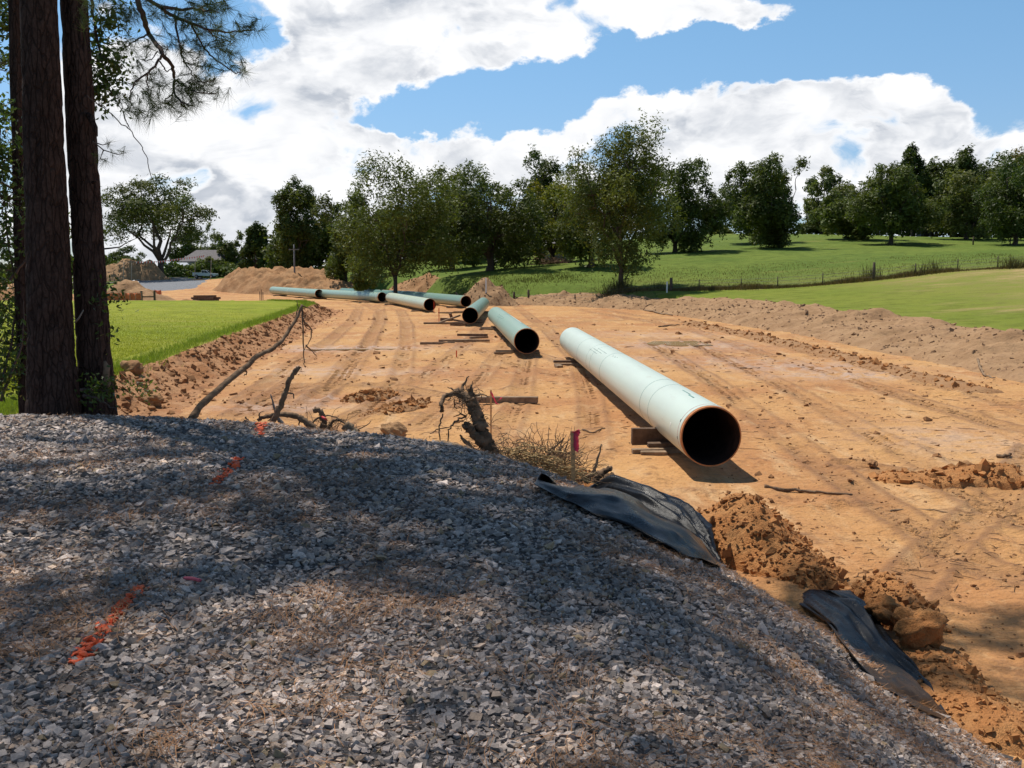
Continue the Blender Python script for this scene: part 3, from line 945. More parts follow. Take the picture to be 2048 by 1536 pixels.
# the big single clods
def clod(px, py, z, size, label, seed, mat='clod', squash=(1.25, 1, .8)):
    r = np.random.default_rng(seed)
    # subdivided icosahedron, lumpy
    V = ICO_V.copy(); Fc = ICO_F.copy()
    for _ in range(3):
        mids = {}; V = list(map(tuple, V)); nf = []
        def mid(a, b):
            k = (min(a, b), max(a, b))
            if k not in mids:
                m = np.array(V[a]) + np.array(V[b]); m /= np.linalg.norm(m); mids[k] = len(V); V.append(tuple(m))
            return mids[k]
        for a, b, c in Fc:
            ab, bc, ca = mid(a, b), mid(b, c), mid(c, a)
            nf += [(a, ab, ca), (b, bc, ab), (c, ca, bc), (ab, bc, ca)]
        V = np.array(V); Fc = np.array(nf)
    off = r.uniform(0, 50, 3)
    d = fbm(V[:, 0] * 1.3 + off[0] + V[:, 2] * .7, V[:, 1] * 1.3 + off[1] - V[:, 2] * .9, 4, seed) * .75 + np.abs(fbm(V[:, 0] * 4 + V[:, 2] * 3, V[:, 1] * 4 - V[:, 2] * 4, 4, seed + 1)) * .34 - .1
    V = V * (1 + d[:, None]) * np.array(squash)
    V = V @ rotz(r.uniform(0, 6)).T * size
    c = mudpt(px, py, z)
    o = mesh_obj('dirt_clod', V, Fc, MAT[mat], None, True, np.ones((len(V), 3)))
    o.location = (c[0], c[1], max(c[2], gz(c[0], c[1]) + size * .45))
    tag(o, label, 'dirt clod', 'big clods of dirt')
    return o


clod(1832, 1255, .20, .215, 'largest rounded orange dirt clod standing on the mud beside the smaller black sheet', 3, squash=(1.1, 1.0, .95))
clod(1765, 1218, .22, .15, 'rough dirt clod touching the upper edge of the smaller black sheet', 5)
clod(2020, 945, .1, .17, 'dark round dirt clod at the right end of the clod ridge', 6, 'spoil_red')
clod(1935, 940, .1, .14, 'dark dirt clod in the middle of the clod ridge', 8, 'spoil_red', (1.6, .9, .8))
clod(1745, 927, .05, .09, 'small dark dirt clod at the left end of the clod ridge', 9, 'spoil_red', (1.6, .9, .7))
clod(785, 866, .45, .22, 'brown dirt clod poking up behind the gravel crest right of the root heap', 12, 'spoil_red', (1.3, .9, .8))
clod(1055, 955, .35, .20, 'tan dirt clod between the brush and the gravel, left of the nearest stake', 13)
clod(262, 765, .35, .30, 'reddish clod at the near end of the lawn bank beside the pine trunk', 14, 'spoil_red')
clod(300, 800, .2, .24, 'reddish clod fallen at the foot of the bank near the pines', 15, 'spoil_red')

# ------------------------------------------------------------------ gravel
def stone_build(T):
    p = pos(T)
    n = T.noise(p, 60, 4, .7)
    col = T.mix(1.0, T.mix(T.mapr(n, .35, .65), (.66, .66, .68), (1.1, 1.1, 1.1)), attr(T), 'MULTIPLY')
    return bsdf(T, col, .62, .45, T.noise(p, 130, 3), .35, .006)
MAT['stone'] = material('crushed_stone', stone_build)


def stone_cols(n, r=None):
    r = r or rng
    v = r.lognormal(math.log(.295), .36, n).clip(.08, .62)
    c = np.stack([v * 1.18, v * .96, v * .82], -1)
    w = r.uniform(0, 1, n) < .16
    c[w] = c[w] * np.array([1.12, .97, .80])
    c[r.uniform(0, 1, n) < .02] = (.34, .24, .13)
    return c


r2 = np.random.default_rng(77)
MARKS = [((150, 1330), (285, 1180), .040), ((432, 975), (480, 920), .042), ((520, 868), (543, 846), .06)]
MK = [(hit(*a)[:2], hit(*b)[:2], w) for a, b, w in MARKS]

def gravel_points(n, ylo, yhi, p=1.0):
    u = r2.uniform(0, 1, n)
    y = (ylo ** p + u * (yhi ** p - ylo ** p)) ** (1 / p)
    x = r2.uniform(-1, 1, n) * (y * .56 + 1.1)
    z, zo, sl, sr, dm = H(x, y, True, True)
    k = (zo == 4)
    return np.stack([x, y, z], -1)[k]


near = gravel_points(68000, 2.2, 5.2, 2.0)
midp = gravel_points(57000, 5.2, 9.5, 1.6)
farp = gravel_points(22000, 9.5, 12.9, 1.3)
gp = np.concatenate([near, midp, farp])
gs = np.concatenate([.0088 * r2.lognormal(.0, .50, len(near)).clip(.4, 2.5), .0128 * r2.lognormal(.0, .45, len(midp)).clip(.45, 2.9), .0175 * r2.lognormal(0, .38, len(farp)).clip(.5, 2.2)])
gc = stone_cols(len(gp), r2)
gp[:, 2] += gs * .20
hillo = SETTING['gravel_hill']
# sprayed paint on the stones under the marks
painted = np.full(len(gp), -1)
for mi, (a, b, w) in enumerate(MK):
    ab = b - a; L2 = (ab ** 2).sum()
    t = ((gp[:, :2] - a) @ ab) / L2
    dd = np.abs((gp[:, 0] - a[0]) * ab[1] - (gp[:, 1] - a[1]) * ab[0]) / math.sqrt(L2)
    dd = dd + r2.normal(0, w * .28, len(gp))
    painted[(t > 0) & (t < 1) & (dd < w * .8)] = mi
# the stones that show largest
app = gs / gp[:, 1]
app[painted >= 0] = 0
app[np.abs(gp[:, 0]) > gp[:, 1] * .515] = 0
app[gp[:, 1] < 2.95] = 0
order = np.argsort(-app)[:300]
single = np.zeros(len(gp), bool); single[order] = True
rest = (~single) & (painted < 0)
isn = (np.arange(len(gp)) < len(near)) & (gs > .0088)
ga = np.nonzero(rest & isn)[0]; gb = np.nonzero(rest & ~isn)[0]
Va = chips(gp[ga], gs[ga] * 1.12, CUBE_V, .74, .15, r2); Vb = chips(gp[gb], gs[gb] * 1.22, OCT_V, .60, .20, r2)
Vg = np.concatenate([Va.reshape(-1, 3), Vb.reshape(-1, 3)])
Fg = np.concatenate([chip_faces(len(ga), CUBE_F, 8), chip_faces(len(gb), OCT_F, 6) + len(ga) * 8])
go = mesh_obj('loose_gravel', Vg, Fg, MAT['stone'], hillo, False, np.concatenate([np.repeat(gc[ga], 8, 0), np.repeat(gc[gb], 6, 0)]))
tag(go, kind='stuff')
rk = np.zeros((len(gp), 12, 3))
spc = np.nonzero(single | (painted >= 0))[0]
rk[spc] = rocks(gp[spc], gs[spc] * np.where(single[spc], 1.0, 1.1), .50, .17, r=r2)
for i in order:
    o = mesh_obj('stone', rk[i] - gp[i], ICO_F, MAT['stone'], hillo, False, np.repeat(gc[i][None], 12, 0))
    o.location = tuple(gp[i])
MAT['paint'] = material('orange_paint', lambda T: bsdf(T, T.mix(T.mapr(T.noise(pos(T), 45, 3), .42, .62), (.92, .12, .025), (.72, .12, .04)), .6, .35, T.noise(pos(T), 90, 3), .4, .006))
for mi, lab in enumerate(['longest sprayed orange paint stroke on the grey gravel, nearest one', 'short sprayed orange paint stroke on the gravel between the two others', 'orange paint patch on the gravel crest at the foot of the broken branch']):
    ks = np.nonzero(painted == mi)[0]
    c0 = gp[ks].mean(0)
    root = empty('paint_mark', c0); tag(root, lab, 'paint mark', 'orange paint marks on the gravel')
    for k in ks:
        o = mesh_obj('painted_stone', rk[k] - gp[k], ICO_F, MAT['paint'], root, False)
        o.location = tuple(gp[k] - c0 + np.array([0, 0, .003]))

# pine straw on the gravel
n = 58000
u = r2.uniform(0, 1, n)
y = 2.7 * (12.5 / 2.7) ** u
x = r2.uniform(-1, 1, n) * (y * .55 + .4)
cl = fbm(x / .7, y / .7, 3, 123) + .25 * fbm(x / .15, y / .15, 2, 125)
z, zo, _, _, _ = H(x, y, True, True)
k = (zo == 4) & (cl + r2.normal(0, .18, n) > .02)
x, y, z = x[k], y[k], z[k]; n = len(x)
a = r2.uniform(0, math.pi * 2, n)
# bundles lie in similar directions
a = fbm(x / .3, y / .3, 2, 127) * 4 + r2.normal(0, .7, n)
Ln = r2.uniform(.05, .17, n); wd = .0016 + y * .00018
dx, dy = np.cos(a) * Ln / 2, np.sin(a) * Ln / 2
bz = z + .018 + r2.uniform(0, .012, n)
nx, ny = -np.sin(a) * wd / 2, np.cos(a) * wd / 2
tz = r2.normal(0, .012, n); cvx, cvy = -np.sin(a) * Ln * .08, np.cos(a) * Ln * .08
V = np.stack([np.stack([x - dx - nx, y - dy - ny, bz - tz], -1), np.stack([x - dx + nx, y - dy + ny, bz - tz], -1),
              np.stack([x + cvx + nx, y + cvy + ny, bz + .006], -1), np.stack([x + cvx - nx, y + cvy - ny, bz + .006], -1),
              np.stack([x + dx + nx, y + dy + ny, bz + tz], -1), np.stack([x + dx - nx, y + dy - ny, bz + tz], -1)], 1).reshape(-1, 3)
b = (np.arange(n) * 6)[:, None]
Fq = np.concatenate([b + np.array([[0, 3, 2, 1]]), b + np.array([[3, 5, 4, 2]])])
sc_ = np.repeat(r2.uniform(.6, 1.3, (n, 1)) * np.array([[1, 1, 1.0]]), 6, 0)
MAT['straw'] = simple('pine_straw', (.30, .145, .06), .7, .2, 20, .3, 0, True)
o = mesh_obj('pine_straw', V, Fq, MAT['straw'], None, False, sc_)
tag(o, kind='stuff')

# ------------------------------------------------------------------ pipes
def coat_mat(name, c, dusty):
    def f(T):
        p = objpos(T)
        n = T.noise(T.scale(p, (1, .25, 1)), 2.2, 5, .6)
        col = T.mix(T.mapr(n, .35, .68), c, tuple(v * .86 + .05 for v in c))
        sp = T.noise(p, 60, 3, .7)
        col = T.mix(T.mapr(sp, .55, .75, 0, .35), col, tuple(v * .75 for v in c))
        # splashed soil low on the flanks
        sep = T.node('ShaderNodeSeparateXYZ'); T.l.new(p, sep.inputs[0])
        low = T.mapr(sep.outputs[2], -.53, -.10, 1, 0)
        sm = T.noise(T.scale(p, (1.6, .35, 1.6)), 3.0, 6, .7)
        col = T.mix(T.mapr(sm, .57, .74, 0, .30, smooth=True), col, (.40, .34, .26))
        col = T.mix(T.math('MULTIPLY', T.math('MULTIPLY', low, T.mapr(T.noise(p, 3.5, 5, .7), .3, .6)), dusty, clamp=True), col, (.42, .27, .14))
        return bsdf(T, col, .36, .5, T.noise(p, 50, 3), .06, .01)
    return material(name, f)


MAT['coat_pale'] = coat_mat('pale_mint_coating', (.60, .69, .60), .9)
MAT['coat_cream'] = coat_mat('cream_green_coating', (.50, .58, .45), .7)
MAT['coat_green'] = coat_mat('green_coating', (.21, .34, .27), .6)
MAT['coat_deep'] = coat_mat('deep_green_coating', (.145, .29, .255), .6)
MAT['coat_mid'] = coat_mat('mid_green_coating', (.29, .42, .33), .6)
MAT['rust'] = simple('rusty_steel', (.50, .20, .075), .75, .35, 6, .3, .3)
MAT['bore'] = simple('pipe_bore', (.055, .032, .024), .85, .4, 5, .2, .2)
MAT['seam'] = simple('seam_line', (.10, .25, .22), .5, .2, 10, .4, 0)
MAT['pinkline'] = simple('pink_chalk', (.50, .20, .21), .8, .2, 20, .2, 0)
MAT['ink'] = simple('ink', (.06, .13, .12), .6, .2, 20, .2, 0)
MAT['whitechalk'] = simple('white_chalk', (.8, .8, .78), .8, .1, 20, .2, 0)
MAT['wood'] = simple('weathered_timber', (.27, .19, .125), .9, .35, 7, .15, .5)
MAT['wood_dark'] = simple('dark_timber', (.15, .10, .07), .9, .35, 7, .15, .5)
RAD = .5335


def ring(r0, r1, y0, y1, n=72):
    """hollow ring between two radii along y"""
    a = np.arange(n) / n * 2 * math.pi
    prof = [(r0, y0), (r1, y0), (r1, y1), (r0, y1)]
    V = np.concatenate([np.stack([r * np.sin(a), np.full(n, y), r * np.cos(a)], -1) for r, y in prof])
    j = np.arange(n); k = (j + 1) % n
    Fs = [np.stack([m * n + j, m * n + k, ((m + 1) % 4) * n + k, ((m + 1) % 4) * n + j], -1) for m in range(4)]
    return V, np.concatenate(Fs)


PIPES = []
def pipe(near, far, coat, label, bottom=.2, seams=(), band=.10, wear=()):
    """a pipe joint from its near end to its far end (x, y of the axis)"""
    a = np.array(near, float); b = np.array(far, float)
    L = np.linalg.norm(b - a)
    za = gz(*a, False) + bottom; zb = gz(*b, False) + bottom
    root = empty('steel_pipe', (a[0], a[1], za + RAD))
    ang = math.atan2(-(b[0] - a[0]), b[1] - a[1])
    root.rotation_euler = (math.atan2(zb - za, L), 0, ang)
    tag(root, label, 'pipe', 'large coated steel pipe joints strung along the cleared strip')
    th = .026
    m = MB().add(*ring(RAD - .004, RAD, band, L - band, 96)); m.build('coating', MAT[coat], root, True)
    bpy.data.objects[root.children[0].name].data.polygons.foreach_set('use_smooth', np.ones(96 * 4, bool))
    for y0, y1 in ((0, band + .01), (L - band - .01, L)):
        m = MB().add(*ring(RAD - th, RAD - .005, y0, y1, 96)); m.build('bare_steel_end', MAT['rust'], root)
    m = MB().add(*ring(RAD - th - .004, RAD - th - .001, .004, L - .004, 72)); m.build('bore', MAT['bore'], root)
    for s, w, mt in seams:
        m = MB().add(*ring(RAD - .002, RAD + .0025, s - w / 2, s + w / 2, 96)); m.build('seam' if mt == 'seam' else 'paint_ring', MAT[mt], root)
    for ob in root.children:
        me = ob.data
        me.polygons.foreach_set('use_smooth', np.ones(len(me.polygons), bool))
        try:
            me.set_sharp_from_angle(angle=math.radians(40))
        except Exception: pass
    PIPES.append((root, a, b, L, ang))
    return root


pp = pipe((3.46, 17.15), (2.50, 41.4), 'coat_pale', 'nearest and longest looking pale mint pipe with an orange rusty rim',
     .20, [(.28, .012, 'pinkline'), (3.3, .010, 'seam'), (4.3, .014, 'seam'), (11.2, .020, 'seam'), (13.6, .008, 'seam'), (14.6, .006, 'seam'), (17.4, .009, 'seam')], .115)


def on_pipe(root, y, ang_deg, w, l, mat, name):
    """small flat print curved on the pipe skin; angle from the crown towards the left flank"""
    n = 7
    a0 = math.radians(ang_deg); da = w / RAD
    aa = np.linspace(a0 - da / 2, a0 + da / 2, n)
    V = []
    for rr in (RAD - .001, RAD + .003):
        for yy_ in (y - l / 2, y + l / 2):
            V.append(np.stack([-rr * np.sin(aa), np.full(n, yy_), rr * np.cos(aa)], -1))
    V = np.concatenate(V)
    Fs = []
    for i in range(n - 1):
        Fs += [[2 * n + i, 2 * n + i + 1, 3 * n + i + 1, 3 * n + i], [i, n + i, n + i + 1, i + 1], [i, i + 1, 2 * n + i + 1, 2 * n + i], [n + i, 3 * n + i, 3 * n + i + 1, n + i + 1]]
    Fs += [[0, 2 * n, 3 * n, n], [n - 1, 2 * n - 1, 4 * n - 1, 3 * n - 1]]
    return mesh_obj(name, V, np.array(Fs), MAT[mat], root, True)


# faint stencilled lines and marks
rs = np.random.default_rng(4)
for row in range(3):
    for k in range(9):
        on_pipe(pp, 11.9 + k * .22 + row * .55, 28 + row * 9, .012, .05 + .14 * rs.uniform(), 'ink', 'stencil_stroke')
for k in range(7):
    on_pipe(pp, 10.1 + k * .13, 20 + (k % 3) * 2.5, .012, .06, 'ink', 'stencil_stroke')
on_pipe(pp, .30, 63, .05, .05, 'ink', 'stencil_stroke'); on_pipe(pp, .30, 97, .05, .05, 'ink', 'stencil_stroke')
on_pipe(pp, .95, 88, .12, .022, 'whitechalk', 'chalk_stroke'); on_pipe(pp, .93, 80, .022, .06, 'whitechalk', 'chalk_stroke')
on_pipe(pp, 1.4, 6, .03, .45, 'seam', 'stencil_stroke'); on_pipe(pp, 2.0, 2, .02, .7, 'seam', 'stencil_stroke')

p2 = pipe((.61, 41.2), (-1.05, 65.4), 'coat_mid', 'second pipe back, mid green with its open end facing the viewer on timbers', .17, [(1.1, .02, 'whitechalk'), (13.2, .012, 'seam')])
for k in range(10):
    on_pipe(p2, 11.0 + k * .45, 34 + (k % 3) * 8, .03, .3, 'ink' if k % 2 else 'seam', 'stencil_stroke')
for k in range(16):
    on_pipe(p2, 5.0 + k * .5, -16 - k * .4, .10 * rs.uniform(.4, 1), .4 * rs.uniform(.4, 1), 'whitechalk', 'scuff')
p3 = pipe((-2.72, 65), (-2.55, 89.2), 'coat_green', 'dark green pipe seen end on between the mid green pipe and the far row', .16, [(.9, .03, 'whitechalk')])
p4 = pipe((-4.35, 95), (-12.3, 117.8), 'coat_green', 'green pipe lying behind the end on dark green pipe with open right end', .16, [(.6, .03, 'rust')])
p5 = pipe((-7.0, 85.5), (-13.2, 108.9), 'coat_cream', 'cream coloured pipe in the far row, palest of the distant ones', .16, [(12, .03, 'seam')])
p6 = pipe((-14.3, 110.5), (-26.5, 131.6), 'coat_mid', 'green pipe of the far row with its open end left of the cream pipe', .16, [(.6, .05, 'whitechalk')])
p7 = pipe((-24.2, 126), (-35.2, 147.8), 'coat_mid', 'farthest left green pipe of the row with its closed looking end on the tan road', .18, [(14, .05, 'whitechalk')])
p8 = pipe((-12.3, 119), (-23.7, 140.3), 'coat_deep', 'green pipe mostly hidden behind the far row, only its top edge visible', .10)

# ------------------------------------------------------------------ timber skids
def timber(c, size, rz, label, rx=0.0, ry=0.0, mat='wood', group='timber skids under and beside the pipes', name='timber_skid'):
    m = MB().box(size, jit=.006)
    o = m.build(name, MAT[mat])
    md = o.modifiers.new('edge', 'BEVEL'); md.width = .008; md.segments = 1
    o.location = tuple(c); o.rotation_euler = (rx, ry, rz)
    tag(o, label, 'timber', group)
    return o


def along(pi, s, side=0.0, z=0.0):
    root, a, b, L, ang = PIPES[pi]
    d = (b - a) / L; nrm = np.array([d[1], -d[0]])
    p = a + d * s + nrm * side
    return np.array([p[0], p[1], gz(p[0], p[1], False) + z])


names = ['nearest pale mint pipe', 'second mid green pipe', 'end on dark green pipe', 'green pipe behind the end on one', 'cream pipe', 'open ended far row pipe', 'farthest left pipe', 'half hidden far pipe']
A0 = PIPES[0][4]
timber(along(0, 2.35, -.15, .055), (1.7, .19, .11), A0 + .05, 'lower grey timber lying crosswise under the near end of the mint pipe')
timber(along(0, 2.15, -.60, .05), (.52, .17, .10), A0 - .1, 'short pale timber block in front of the mint pipe skid', 0, 0, 'wood')
timber(along(0, 2.8, -.42, .28), (1.05, .10, .34), A0 + .02, 'wide dark plank set on edge against the near end of the mint pipe', .18, 0, 'wood_dark')
timber(along(0, 2.55, .1, .15), (1.5, .17, .09), A0, 'upper timber of the skid hidden under the near end of the mint pipe', mat='wood_dark')
timber(along(0, 20.6, -.1, .055), (1.9, .20, .11), A0 + .05, 'lower timber of the skid under the far end of the mint pipe')
timber(along(0, 20.9, -.1, .155), (1.9, .20, .09), A0, 'upper timber of the skid under the far end of the mint pipe', mat='wood_dark')
timber(along(0, 20.1, -.92, .05), (.22, .55, .09), A0 + .1, 'stubby pale timber poking out left of the far end of the mint pipe')
for pi, s, who in [(1, 2.2, 'near'), (1, 20, 'far'), (2, 2.4, 'near'), (2, 20, 'far'), (3, 2.5, 'near'), (3, 20, 'far'), (4, 2.5, 'near'), (4, 20, 'far'), (5, 2.5, 'near'), (5, 20, 'far'), (6, 3, 'near'), (6, 19, 'far')]:
    an = PIPES[pi][4]
    timber(along(pi, s, -.25, .045), (2.0, .20, .09), an + .04, f'lower skid timber under the {who} end of the {names[pi]}')
    timber(along(pi, s + .1, -.22, .125), (1.9, .19, .07), an - .03, f'upper skid timber under the {who} end of the {names[pi]}', mat='wood_dark')
# timber left lying by the second and third pipe
def lay(px, py, ln, rz, label, z=.06, mat='wood', ry=0.0, sec=(.18, .12)):
    c = mudpt(px, py); c[2] = gz(c[0], c[1]) + z
    return timber(c, (ln, *sec), rz, label, 0, ry, mat, 'loose timbers lying on the mud', 'loose_timber')
lay(875, 689, 1.7, .12, 'left end timber of the line of timbers left of the second pipe')
lay(915, 685, 1.9, .04, 'middle timber of the line of timbers left of the second pipe', .07)
lay(946, 685, 1.7, -.18, 'bottom timber of the small stack at the right of that line', .07)
lay(958, 683, 1.0, .5, 'short timber across the small stack', .18, 'wood')
lay(945, 680, 1.6, -.2, 'top grey timber of the small stack beside the second pipe', .26, 'wood_dark')
lay(886, 649, 2.6, .06, 'longest timber lying flat in the pile left of the end on pipe', .07, 'wood_dark')
lay(898, 645, 1.8, .5, 'tilted timber leaning over the pile left of the end on pipe', .22, 'wood', -.3)
lay(893, 642, .9, -.4, 'short block in the pile left of the end on pipe', .1, 'wood_dark', 0, (.2, .25))
lay(903, 640, .8, 1.2, 'upright looking block at the back of the pile left of the end on pipe', .2, 'wood_dark', .9)
lay(921, 645, 1.4, -.3, 'timber at the right of the pile touching the end on pipe', .08, 'wood_dark', .15)
lay(917, 651, 1.1, .1, 'small timber just left of the mouth of the end on pipe', .07, 'wood_dark')
lay(893, 627, 1.5, .5, 'grey timber behind the pile, in front of the green pipe', .07)
lay(910, 627, 1.9, .6, 'second grey timber behind the pile, in front of the green pipe', .07)
lay(926, 625, 1.9, .65, 'third grey timber behind the pile, in front of the green pipe', .07)
lay(1000, 808, 2.05, -.04, 'long dark timber lying on the mud behind the uprooted stump', .09, 'wood', 0, (.2, .17))

# ------------------------------------------------------------------ broadleaf trees
MAT['bark'] = simple('tree_bark', (.10, .075, .06), .95, .35, 5, .1, .6)
MAT['leaf'] = leaf_mat('tree_leaves', (.108, .128, .028), .30)
MAT['pineleaf'] = leaf_mat('pine_needles', (.075, .105, .035), .25)


def limb_path(a, b, r, wob=.08, n=6, lift=.0):
    t = np.linspace(0, 1, n)[:, None]
    L = np.linalg.norm(b - a)
    p = a + (b - a) * t
    w = r.normal(0, wob * L, (n, 3)) * (np.sin(t * math.pi))
    p = p + w; p[:, 2] += np.sin(t[:, 0] * math.pi) * L * lift
    return p


def broad_tree(name, label, base, spread, top, bottom, Y, seed, col=(1, 1, 1), nl=34, n=7000, trunk=.35, shape='round', open_=.0, fork=None, bz=None,
               leaf=None, group='trees beyond the cleared strip', mat='leaf', jag=1.0):
    """spread: left and right edge of the crown in the photograph, top and bottom edge likewise; Y the distance"""
    r = np.random.default_rng(seed)
    px, py = base
    b = W(px, py, Y)
    b[2] = gz(b[0], b[1], False) if bz is None else bz
    k = Y / F
    cl, cr = W(spread[0], 500, Y)[0], W(spread[1], 500, Y)[0]
    zt, zb = W(1024, top, Y)[2], W(1024, bottom, Y)[2]
    zb = max(zb, b[2] + .2)
    cx, hw = (cl + cr) / 2, (cr - cl) / 2
    zb = max(b[2] + .1, zb - .085 * (zt - zb))
    cz, hh = (zt + zb) / 2, (zt - zb) / 2 * 1.03
    hw = hw * 1.10
    root = empty(name, b)
    tag(root, label, 'tree', group)
    # leaf masses
    ctr = []
    while len(ctr) < nl:
        d = r.normal(size=3); d /= (np.abs(d) ** 2.9).sum() ** (1 / 2.9)
        rad = r.uniform(.48, .90) if r.uniform() < .8 else r.uniform(.1, .4)
        p = d * rad
        if shape == 'cone':
            p[2] = r.uniform(-.92, .80); m = (1 - (p[2] + 1) / 2) * .8 + .08
            a = r.uniform(0, 6.28); p[0] = math.cos(a) * m; p[1] = math.sin(a) * m
        elif shape == 'umbrella':
            p[2] = p[2] * .8 + .15
        elif shape == 'tall':
            p[0] *= (1.0 - .28 * max(p[2], 0)); p[1] *= (1.0 - .28 * max(p[2], 0))
        elif shape == 'wide':
            p[2] = p[2] * .9 - .02
        elif shape == 'round' and r.uniform() < .35: p[2] = -abs(p[2])
        ctr.append(p)
    ctr = np.array(ctr)
    # spread the masses a little apart
    for _ in range(6):
        dm = ctr[:, None] - ctr[None]; ds = np.linalg.norm(dm, axis=-1) + 1e-6
        f = np.clip(.36 - ds, 0, 1)[..., None] * dm / ds[..., None]
        ctr += f.sum(1) * .25
    lim = {'cone': 1.0}.get(shape, .90)
    ln = ((np.abs(ctr) ** 2.9).sum(1, keepdims=True)) ** (1 / 2.9)
    if shape != 'cone': ctr = ctr / np.maximum(1, ln / lim)
    lr = r.uniform(.17, .33, nl) * (1 if shape != 'cone' else .75)
    if open_: lr *= (1 - open_ * .3)
    sc = np.array([hw, hw, hh])
    cw = np.array([cx, Y, cz]) + ctr * sc
    # trunk and limbs
    m = MB()
    tr = trunk
    fk = b + np.array([0, 0, max(.5, min((zb - b[2]) * .9 + hh * .18, (zt - b[2]) * .35))])
    if fork is not None: fk = b + np.array([0, 0, fork])
    lean = np.array([r.normal(0, .25), r.normal(0, .2), 0])
    top_c = np.array([cx * .6 + b[0] * .4, Y, cz + hh * .45])
    m.tube(np.vstack([b + [0, 0, -.4], b + [0, 0, .15], b * .6 + fk * .4 + lean * .2, fk]), [tr * 1.5, tr * 1.15, tr * .95, tr * .85], 9, noise=.05)
    m.tube(limb_path(fk, top_c, r, .04, 7), np.linspace(tr * .8, tr * .12, 7), 7)
    stems = [limb_path(fk, top_c, r, .04, 7)]
    nm = 5
    for i in range(nm):
        a = i / nm * 6.28 + r.uniform(-.4, .4)
        tgt = np.array([cx + math.cos(a) * hw * .55, Y + math.sin(a) * hw * .55, cz + hh * r.uniform(-.25, .4)])
        s = limb_path(fk + np.array([0, 0, -r.uniform(0, .25) * (fk[2] - b[2])]), tgt, r, .05, 7, .06)
        stems.append(s); m.tube(s, np.linspace(tr * .55, tr * .1, 7), 6)
    allp = np.vstack([s[2:] for s in stems])
    for i in range(nl):
        c = cw[i]
        j = np.argmin(np.linalg.norm(allp - c, axis=1) + np.clip(allp[:, 2] - c[2], 0, None) * .8)
        m.tube(limb_path(allp[j], c, r, .06, 5, .04), np.linspace(tr * .22, tr * .05, 5), 5, cap=False)
    m.build('trunk', MAT['bark'], root, True, b)
    # leaves
    n = int(n * (1.9 if Y < 165 else 1.75))
    cnt = (n * (lr ** 2) / (lr ** 2).sum()).astype(int)
    C, Nn, S, T_ = [], [], [], []
    lf = leaf if leaf else np.clip(.00175 * Y, .12, .36)
    for i in range(nl):
        q = cnt[i]
        # each mass is made of smaller sprays
        ns = max(6, q // 16)
        sd = r.normal(size=(ns, 3)); sd /= np.linalg.norm(sd, axis=1, keepdims=True)
        sd[:, 2] = np.where(sd[:, 2] < -.75, -sd[:, 2] * .6, sd[:, 2])
        sp = sd * (r.uniform(.45, 1.08, (ns, 1)) ** .6) * lr[i]
        pick = r.integers(0, ns, q)
        off = sp[pick] + r.normal(0, .048 * jag, (q, 3))
        c = cw[i] + off * np.array([hw, hw, max(hh, hw * .7)])
        nn = sd[pick] * .55 + np.array([0, 0, .55]) + r.normal(0, .5, (q, 3))
        C.append(c); Nn.append(nn); S.append(lf * r.uniform(.55, 1.15, q))
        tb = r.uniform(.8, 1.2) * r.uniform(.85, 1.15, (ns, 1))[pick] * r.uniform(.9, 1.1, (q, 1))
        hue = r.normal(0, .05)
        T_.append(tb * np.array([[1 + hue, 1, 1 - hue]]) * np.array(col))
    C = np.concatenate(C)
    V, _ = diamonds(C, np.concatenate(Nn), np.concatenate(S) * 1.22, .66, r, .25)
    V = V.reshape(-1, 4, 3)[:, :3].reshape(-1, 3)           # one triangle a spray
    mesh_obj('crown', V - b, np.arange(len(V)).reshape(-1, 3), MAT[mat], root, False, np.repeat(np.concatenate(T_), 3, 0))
    return root


